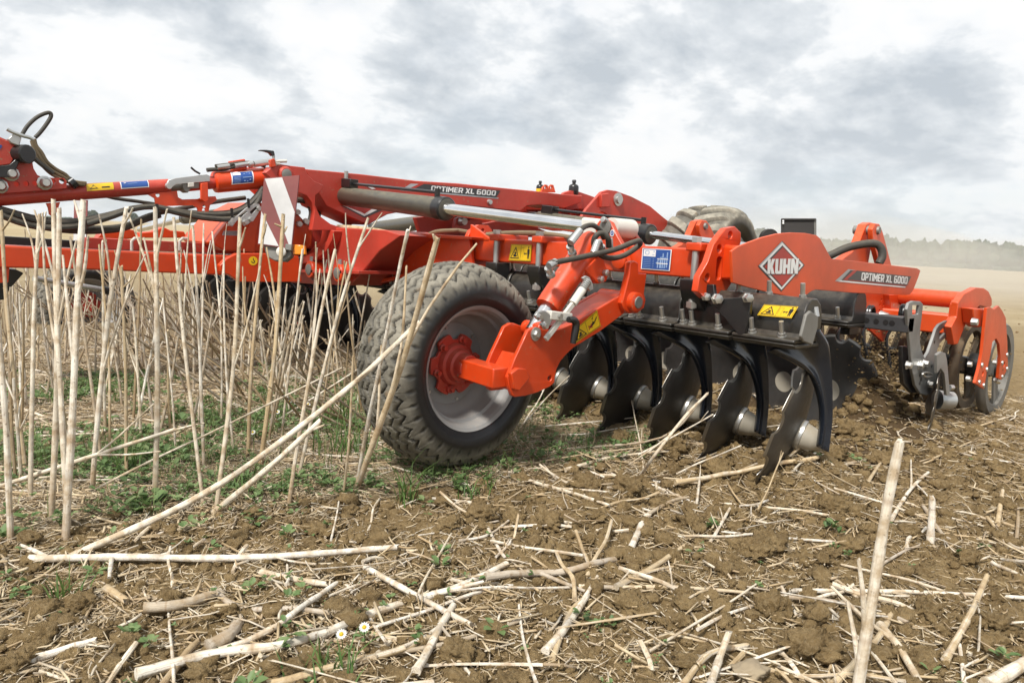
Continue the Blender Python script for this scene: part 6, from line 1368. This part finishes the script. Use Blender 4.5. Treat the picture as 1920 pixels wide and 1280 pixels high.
D_ = clods(fl[:, :2], .001, .011, v0, f0); DV = D_[0].reshape(n_, -1, 3); DV[:, :, 2] += (np.maximum(fl[:, 2], .05) - height(fl[:, 0], fl[:, 1]))[:, None]
o = link('flying_soil', fast_mesh('flying_soil', DV.reshape(-1, 3), D_[1], None, True), 'soil'); tag(o, 'crumbs of soil flung up between the rear discs and the roller', 'soil', kind='stuff')
v2, f2 = ico(4); CM = []
for k in range(8):
    vv = lumpy(lumpy(lumpy(v2, 300 + k, .5, 1.3), 400 + k, .26, 3.6), 450 + k, .16, 9.0); m = fast_mesh('soil_clod', vv, f2, None, True); m.materials.append(M['soil']); CM.append(m)
def clod(px, py, w, label, grp='large clods thrown up on the worked soil', mi=None):
    p = P(px, py, 'z', .02); s = w / F * depth(p) / 2; o = bpy.data.objects.new('soil_clod', CM[rng.randrange(8) if mi is None else mi]); COL.objects.link(o)
    o.location = (p[0], p[1], hz(p[0], p[1]) + s * .30); o.scale = (s, s * rng.uniform(.8, 1), s * rng.uniform(.6, .8)); o.rotation_euler = (rng.uniform(-.3, .3), rng.uniform(-.3, .3), rng.uniform(0, 6)); tag(o, label, 'clod', grp)
for a in [(902, 945, 66, 'tall brown clod just below the muddy tyre'), (965, 945, 52, 'brown clod right beside the tall one below the tyre'), (1030, 955, 70, 'wide brown clod right of the pair below the tyre'), (1000, 975, 40, 'smaller clod in front of the wide one'),
          (1440, 1000, 90, 'large clod in the middle right soil'), (1520, 1190, 110, 'big dark clod at the bottom right of centre'), (1450, 1110, 80, 'clod left of the foreground stalk'), (1420, 1010, 70, 'clod below the thin straight twig'),
          (1560, 940, 60, 'clod behind the foreground stalk'), (1180, 905, 60, 'clod in front of the second disc'), (1100, 895, 60, 'clod between tyre and discs'), (85, 1110, 80, 'clod at the lower left edge'), (150, 1095, 60, 'clod next to the lower left one'),
          (500, 1250, 60, 'clod under the cracked white stalks at the bottom'), (860, 1195, 70, 'clod in the bottom middle'), (960, 1245, 80, 'clod at the bottom edge, centre'), (1350, 855, 50, 'clod at the foot of the second nearest disc'), (1650, 850, 60, 'clod below the border disc'), (1436, 880, 50, 'clod at the foot of the nearest disc'), (1345, 872, 64, 'clod between the two nearest discs'), (1262, 842, 56, 'clod at the foot of the third disc'), (1170, 822, 50, 'clod at the foot of the fourth disc'), (1600, 815, 60, 'dark clod under the rear disc'), (1680, 770, 70, 'clod on the heap of turned soil'), (1560, 850, 60, 'clod right of the nearest disc arm'),
          (1870, 1150, 70, 'clod near the right edge'), (1180, 1110, 60, 'clod beside the split stalk'), (1300, 960, 50, 'clod in the middle of the worked strip'), (30, 1220, 70, 'clod in the lower left corner'), (240, 1190, 60, 'clod behind the rotten stump'), (1600, 1010, 56, 'clod left of the thick foreground stalk')]: clod(*a)
c = 0
while c < 120:
    x, y = rng.uniform(.3, 5.0), rng.uniform(.3, 2.3)
    if not in_view(x, y) or stubble_mask(x, y) > .3: continue
    s = rng.uniform(.014, .040); o = bpy.data.objects.new('soil_clod', rng.choice(CM)); COL.objects.link(o); o.location = (x, y, hz(x, y) + s * .2); o.scale = (s * rng.uniform(.9, 1.3), s, s * rng.uniform(.55, .9)); o.rotation_euler = (rng.uniform(-.4, .4), rng.uniform(-.4, .4), rng.uniform(0, 6))
    tag(o, 'fist-sized brown clod among many others on the worked soil', 'clod', 'fist-sized clods on the worked soil'); c += 1
for px, py, w, lab in ((1408, 1225, 78, 'flat pale stone under the askew stalks at the bottom'), (342, 968, 30, 'flat tan stone among the weeds at the left')):
    p = P(px, py, 'z', .02); s = w / F * depth(p) / 2; vv = lumpy(lumpy(v2, 500 + px, .35, 1.1), 510 + px, .1, 4.0); m = fast_mesh('stone', vv, f2, None, True); o = link('stone', m, 'soil' if False else 'stone'); o.location = (p[0], p[1], hz(p[0], p[1]) + s * .4); o.scale = (s, s * .8, s * .5); tag(o, lab, 'stone')
# ---- weeds and grass
def leaves(cent, n_per, size, rndoff=0, upright=.35):
    """rosettes: n leaves each, every leaf a folded diamond of 6 points"""
    V = []; Fq = []; R_ = []; n = len(cent)
    k = NR.integers(n_per[0], n_per[1] + 1, n); idx = np.repeat(np.arange(n), k); m = len(idx)
    a = NR.uniform(0, 2 * pi, m); s = (size[0] + (size[1] - size[0]) * NR.random(n) ** 2)[idx] * NR.uniform(.6, 1.1, m); el = NR.normal(upright, .25, m)
    d = np.stack([np.cos(a) * np.cos(el), np.sin(a) * np.cos(el), np.sin(el)], -1); sd_ = np.stack([-np.sin(a), np.cos(a), 0 * a], -1); up = np.cross(d, sd_)
    hh = np.repeat(NR.uniform(.004, .035, n), k); st = np.stack([cent[idx, 0], cent[idx, 1], height(cent[idx, 0], cent[idx, 1]) + hh], -1) + d * (s * .25)[:, None]
    w = s * NR.uniform(.28, .42, m)
    P_ = [st, st + d * (s * .35)[:, None] + sd_ * w[:, None] * .9 + up * (w * .3)[:, None], st + d * (s * .75)[:, None] + sd_ * (w * .75)[:, None] + up * (w * .2)[:, None], st + d * s[:, None] - up * (s * .08)[:, None], st + d * (s * .75)[:, None] - sd_ * (w * .75)[:, None] + up * (w * .2)[:, None], st + d * (s * .35)[:, None] - sd_ * w[:, None] * .9 + up * (w * .3)[:, None]]
    V = np.stack(P_, 1).reshape(-1, 3); b = np.arange(m)[:, None] * 6; q = np.array([(0, 1, 2, 3), (0, 3, 4, 5)]); return V, (b[:, None] + q[None]).reshape(-1, 4), np.repeat(np.clip(NR.normal(.5, .25, m), 0, 1), 6)
def weed_pos(n, share):
    out = []
    while sum(map(len, out)) < n:
        p = sample(n * 3, share, 5.0); pt = perlin(p[:, 0] * 1.7, p[:, 1] * 1.7, 200) + .6 * perlin(p[:, 0] * 5, p[:, 1] * 5, 210); band = np.exp(-((p[:, 1] - 2.75) / .8) ** 2)
        out.append(p[NR.random(len(p)) < np.clip(.15 + pt * 1.3 + .35 * band, .01, 1) * np.where(p[:, 0] > 1.75, .35, 1.0)])
    return np.concatenate(out)[:n]
pr = [leaves(weed_pos(4900, .05), (3, 6), (.010, .036)), leaves(weed_pos(3000, .03), (4, 8), (.008, .02), upright=.6)]
V = np.concatenate([p[0] for p in pr]); me = fast_mesh('ground_weeds', V, np.concatenate([pr[0][1], pr[1][1] + len(pr[0][0])]), {'rnd': np.concatenate([p[2] for p in pr])}, True)
o = link('ground_weeds', me, 'weed'); tag(o, 'low green seedlings and weeds covering the stubble ground', 'weeds', kind='stuff')
def blades(pos, lmin, lmax, w, lean):
    n = len(pos); a = NR.uniform(0, 2 * pi, n); l = NR.uniform(lmin, lmax, n); ln = np.abs(NR.normal(lean, .2, n)); d = np.stack([np.cos(a), np.sin(a), 0 * a], -1); sd_ = np.stack([-np.sin(a), np.cos(a), 0 * a], -1); z = np.array([0, 0, 1.0]); rows = []
    b = np.stack([pos[:, 0], pos[:, 1], height(pos[:, 0], pos[:, 1]) - .005], -1)
    for t in (0, .35, .7, 1):
        c = b + d * (l * ln * t ** 2)[:, None] + z[None] * (l * t * (1 - .35 * ln * t))[:, None]; ww = w * (1 - t ** 2 * .95); rows += [c + sd_ * ww, c - sd_ * ww]
    V = np.stack(rows, 1).reshape(-1, 3); q = np.array([(0, 2, 3, 1), (2, 4, 5, 3), (4, 6, 7, 5)]); return V, (np.arange(n)[:, None, None] * 8 + q[None]).reshape(-1, 4), np.repeat(NR.random(n), 8)
gp = weed_pos(1800, .0); gp2 = np.repeat(weed_pos(140, .01), 12, 0); gp2 = gp2 + NR.normal(0, .012, gp2.shape)
pr = [blades(gp, .03, .12, .0012, .5), blades(gp2, .04, .14, .0014, .5)]
# a greener fringe along the wheel and in front of the discs
fr = np.stack([NR.uniform(1.2, 2.7, 450), NR.uniform(2.35, 3.5, 450)], -1); fr = fr[stubble_mask(fr[:, 0], fr[:, 1]) > .6]; pr.append(blades(fr, .05, .17, .0014, .4))
off = np.cumsum([0] + [len(p[0]) for p in pr]); me = fast_mesh('grass', np.concatenate([p[0] for p in pr]), np.concatenate([p[1] + o for p, o in zip(pr, off)]), {'rnd': np.concatenate([p[2] for p in pr])}, True)
o = link('grass', me, 'grass'); tag(o, 'thin green grass blades between the stalks', 'grass', kind='stuff')
def tuft(px, py, n, l0, l1, spread, label, w=.0028):
    p = P(px, py, 'z', 0.01); pos = p[None, :2] + NR.normal(0, spread, (n, 2)); V, Fq, r = blades(pos, l0, l1, w, .55); o = link('grass_tuft', fast_mesh('grass_tuft', V, Fq, {'rnd': r * .6}, True), 'grass'); tag(o, label, 'grass', 'grass tufts')
tuft(762, 925, 26, .10, .26, .022, 'tall tuft of green grass in front of the muddy tyre'); tuft(648, 842, 60, .10, .22, .05, 'dense grass clump left of the tyre'); tuft(640, 790, 50, .10, .24, .05, 'grass clump farther back beside the tyre')
tuft(620, 1240, 30, .04, .10, .03, 'low grass tuft by the daisy at the bottom'); tuft(450, 905, 40, .05, .13, .04, 'grass tuft under the slanting cream stalk'); tuft(890, 905, 26, .05, .12, .03, 'low grass at the foot of the tyre'); tuft(240, 880, 18, .1, .22, .02, 'slim grass tuft at the foot of the left stalks')
tuft(120, 1090, 20, .06, .14, .02, 'thin grass at the lower left')
def plant(px, py, n, size, label, grp='broad-leaved weeds', up=.5):
    p = P(px, py, 'z', .01); cs = p[None, :2] + NR.normal(0, size * .45, (max(1, n // 5), 2)); V, Fq, r = leaves(cs, (4, 6), (size * .8, size), upright=up); o = link('weed_plant', fast_mesh('weed_plant', V, Fq, {'rnd': r}, True), 'weed'); tag(o, label, 'weed', grp)
for a in [(20, 985, 10, .045, 'broad-leaved weed at the left edge'), (285, 945, 12, .055, 'largest weed leaf, under the slanting cream stalk'), (325, 800, 25, .05, 'leafy weed behind the straight white stalk'), (1565, 975, 25, .03, 'small green weed on the soil left of the foreground stalk'), (1340, 972, 10, .03, 'green seedling on the soil below the discs'), (1565, 1022, 10, .02, 'tiny seedling next to the foreground stalk'),
          (1090, 1140, 12, .03, 'green seedling between the split cream stalks'), (1150, 1142, 12, .03, 'green seedling right of the split cream stalks'), (785, 1190, 10, .025, 'green leaf by the pale end-on stalk'), (250, 1175, 25, .025, 'low green creeping weed on the lower left soil'), (540, 1135, 8, .03, 'bluish leaf on the lower left soil'), (1415, 1078, 8, .022, 'pale seedling in the middle soil'), (1745, 1235, 8, .025, 'seedling at the lower right'), (835, 1015, 14, .03, 'thin-leaved weed above the white stalk'), (915, 992, 8, .025, 'seedling by the dark stub'), (480, 1265, 6, .04, 'pointed leaf at the bottom edge')]: plant(*a)
p = P(1605, 562, 'y', 1.76)
V, Fq, r = leaves(np.zeros((1, 2)), (7, 7), (.06, .07), upright=.8); V = V - np.array([0, 0, hz(0, 0)]) + p[None]; o = link('plant_sprig', fast_mesh('plant_sprig', V, Fq, {'rnd': r}, True), 'weed'); tag(o, 'green sprig caught on top of the rear gang behind the side plate', 'weed')
def daisy(px, py, h, label):
    p = P(px, py, 'z', h); m = MB(); m.tube([(p[0] + .01, p[1] + .01, 0), (p[0], p[1], p[2])], .0012, 5)
    root = link('daisy', m.mesh('daisy'), 'grass'); tag(root, label, 'flower', 'white daisies'); nrm = np.array([-.35, -.45, .8]); nrm /= np.linalg.norm(nrm); e1 = np.cross(nrm, (1, 0, 0)); e1 /= np.linalg.norm(e1); e2 = np.cross(nrm, e1); m = MB(); R_ = .0125
    for k in range(13):
        q = 2 * pi * k / 13; d = e1 * cos(q) + e2 * sin(q); s = np.cross(nrm, d); m.add([p + d * .004 - s * .0012, p + d * R_ * .7 - s * .0026, p + d * R_ + nrm * .0008, p + d * R_ * .7 + s * .0026, p + d * .004 + s * .0012], [(0, 1, 2, 3, 4)])
    o = obj('petals', m, 'petal', root, smooth=0); obj('flower_eye', MB().lathe([(0, .005), (.0025, .0042), (.004, .002)], p, nrm, 12), 'yolk', root)
for a in [(683, 1175, .05, 'white daisy in the lower middle soil, the larger and nearer one'), (640, 1188, .04, 'smaller half-open daisy beside the near one'), (543, 752, .09, 'daisy in the stubble left of the tyre, uppermost of its patch'), (556, 755, .09, 'daisy next to the uppermost one in the stubble patch'), (578, 757, .1, 'daisy nearest the tyre in the stubble patch'), (505, 742, .08, 'yellow-eyed daisy at the left of the stubble patch'), (520, 772, .07, 'daisy low in the stubble patch'), (474, 810, .06, 'lone daisy at the foot of the cream stalk'), (512, 785, .06, 'lowest daisy of the stubble patch')]: daisy(*a)

# ------------------------------------------------------------------ far away: woodland, hedges, trees, haze
def ray_xy(px, dist):
    d = RC.T @ np.array([(px - 960) / F, 0, 1.0]); d = d[:2] / np.hypot(*d[:2]); return d * dist
def canopy(items, name, label):
    v, f = ico(3); V = []; Fq = []; Rn = []; o = 0
    var = [lumpy(lumpy(lumpy(v, 600 + k, .35, 1.4), 700 + k, .30, 3.2), 750 + k, .2, 8.0) for k in range(10)]
    for (x, y, z, w, h) in items:
        b = var[rng.randrange(10)]; q = rng.uniform(0, 6.28); c_, s_ = cos(q), sin(q); X = (b[:, 0] * c_ - b[:, 1] * s_) * w / 2; Y = (b[:, 0] * s_ + b[:, 1] * c_) * w / 2
        V.append(np.stack([X + x, Y + y, b[:, 2] * h / 2 + z + h / 2], -1)); Fq.append(f + o); o += len(v); Rn.append(np.clip(NR.normal(.5, .12, len(v)) + NR.normal(0, .3), 0, 1))
    ob = link(name, fast_mesh(name, np.concatenate(V), np.concatenate(Fq), {'rnd': np.concatenate(Rn)}, False), 'crown'); tag(ob, label, 'trees', kind='stuff')
it = []
for k in range(900):
    px = rng.uniform(1330, 2150); dist = rng.uniform(430, 560); x, y = ray_xy(px, dist); prof_h = np.interp(px, [1330, 1420, 1560, 1640, 1720, 1800, 1860, 1920, 2150], [6, 9, 13, 14.5, 14, 15, 14, 13, 13])
    h = prof_h * rng.uniform(.5, 1.08); it.append((x, y, -1, rng.uniform(6, 11), h))
canopy(it, 'woodland', 'long hazy strip of woodland along the right horizon')
it = []
for k in range(160):
    px = rng.uniform(1560, 2100); dist = rng.uniform(240, 300); x, y = ray_xy(px, dist); it.append((x, y, -.6, rng.uniform(3, 7), rng.uniform(1.0, 2.3)))
canopy(it, 'hedgerow', 'low hazy hedges in front of the woodland at the right')
def tree(px, dist, h, label):
    x, y = ray_xy(px, dist); root = bpy.data.objects.new('tree', None); COL.objects.link(root); root.location = (x, y, 0); tag(root, label, 'tree', 'lone trees on the horizon')
    t = MB().tube([(0, 0, 0), (.1, 0, h * .35), (0, .1, h * .6)], [h * .03, h * .022, h * .012], 7); o = obj('trunk', t, 'trunk'); o.parent = root
    n = 700; u = NR.normal(size=(n, 3)); u /= np.linalg.norm(u, axis=1)[:, None]; r = NR.random(n) ** .4; lob = 1 + .35 * perlin(u[:, 0] * 2 + px, u[:, 1] * 2 + u[:, 2], 800); c_ = u * (r * lob)[:, None] * np.array([h * .38, h * .38, h * .36]) + np.array([0, 0, h * .62])
    a = NR.normal(size=(n, 3)); a /= np.linalg.norm(a, axis=1)[:, None]; b = np.cross(a, NR.normal(size=(n, 3))); b /= np.linalg.norm(b, axis=1)[:, None]; s = h * .07
    V = np.stack([c_ + a * s, c_ + b * s, c_ - a * s, c_ - b * s], 1).reshape(-1, 3); me = fast_mesh('crown', V, np.arange(n * 4).reshape(-1, 4), {'rnd': np.clip(NR.normal(.5, .3, n * 4), 0, 1)}); me.materials.append(M['crown']); cr = bpy.data.objects.new('crown', me); COL.objects.link(cr); cr.parent = root
tree(1409, 230, 8.5, 'tree just right of the lifted transport tyre on the horizon'); tree(168, 330, 4.2, 'leftmost of the three small trees on the left horizon'); tree(180, 335, 4.6, 'middle of the three small trees on the left horizon'); tree(254, 330, 4.4, 'rightmost of the three small trees on the left horizon'); tree(1440, 260, 6, 'smaller tree beside the black panel on the horizon')
it = []
for k in range(150):
    px = rng.uniform(-250, 135); dist = rng.uniform(420, 470); x, y = ray_xy(px, dist); it.append((x, y, -1, rng.uniform(5, 9), rng.uniform(1.4, 3.0)))
for k in range(120):
    px = rng.uniform(640, 860); dist = rng.uniform(520, 560); x, y = ray_xy(px, dist); it.append((x, y, -1, rng.uniform(6, 10), rng.uniform(3, 5)))
canopy(it, 'far_wood', 'low dark line of trees on the left horizon')
# haze and drifting dust
def volume(name, col, dens, aniso=.2):
    m = bpy.data.materials.new(name); m.use_nodes = True; nt = m.node_tree; nt.nodes.clear(); o = N(nt, 'ShaderNodeOutputMaterial'); v = N(nt, 'ShaderNodeVolumePrincipled')
    v.inputs['Color'].default_value = (*col, 1); v.inputs['Density'].default_value = dens; v.inputs['Anisotropy'].default_value = aniso; nt.links.new(v.outputs[0], o.inputs['Volume']); return m
HAZE = True
if HAZE:
    M['haze'] = volume('haze_air', (.88, .94, 1.0), .0004); M['dust'] = volume('dust_air', (.97, .935, .86), .042)
    hb = MB().box(-700, 900, -700, 900, -3, 40); o = obj('haze', hb, 'haze', smooth=0); tag(o, 'pale summer haze over the field', 'haze', kind='stuff')
    v, f = ico(4)
    for nm, c0, sc, lab in (('dust_cloud', (26, 10.5, .5), (17, 8, 1.5), 'pale drifting dust behind the harrow at the right'),):
        vv = lumpy(v, 900, .35, 1.2) * np.array(sc); vv[:, 2] = np.maximum(vv[:, 2], -.95)
        ang = radians(8); X = vv[:, 0] * cos(ang) - vv[:, 1] * sin(ang); Y = vv[:, 0] * sin(ang) + vv[:, 1] * cos(ang); vv = np.stack([X + c0[0], Y + c0[1], vv[:, 2] + c0[2]], -1)
        o = link(nm, fast_mesh(nm, vv, f, None, True), 'dust'); tag(o, lab, 'dust', kind='stuff')
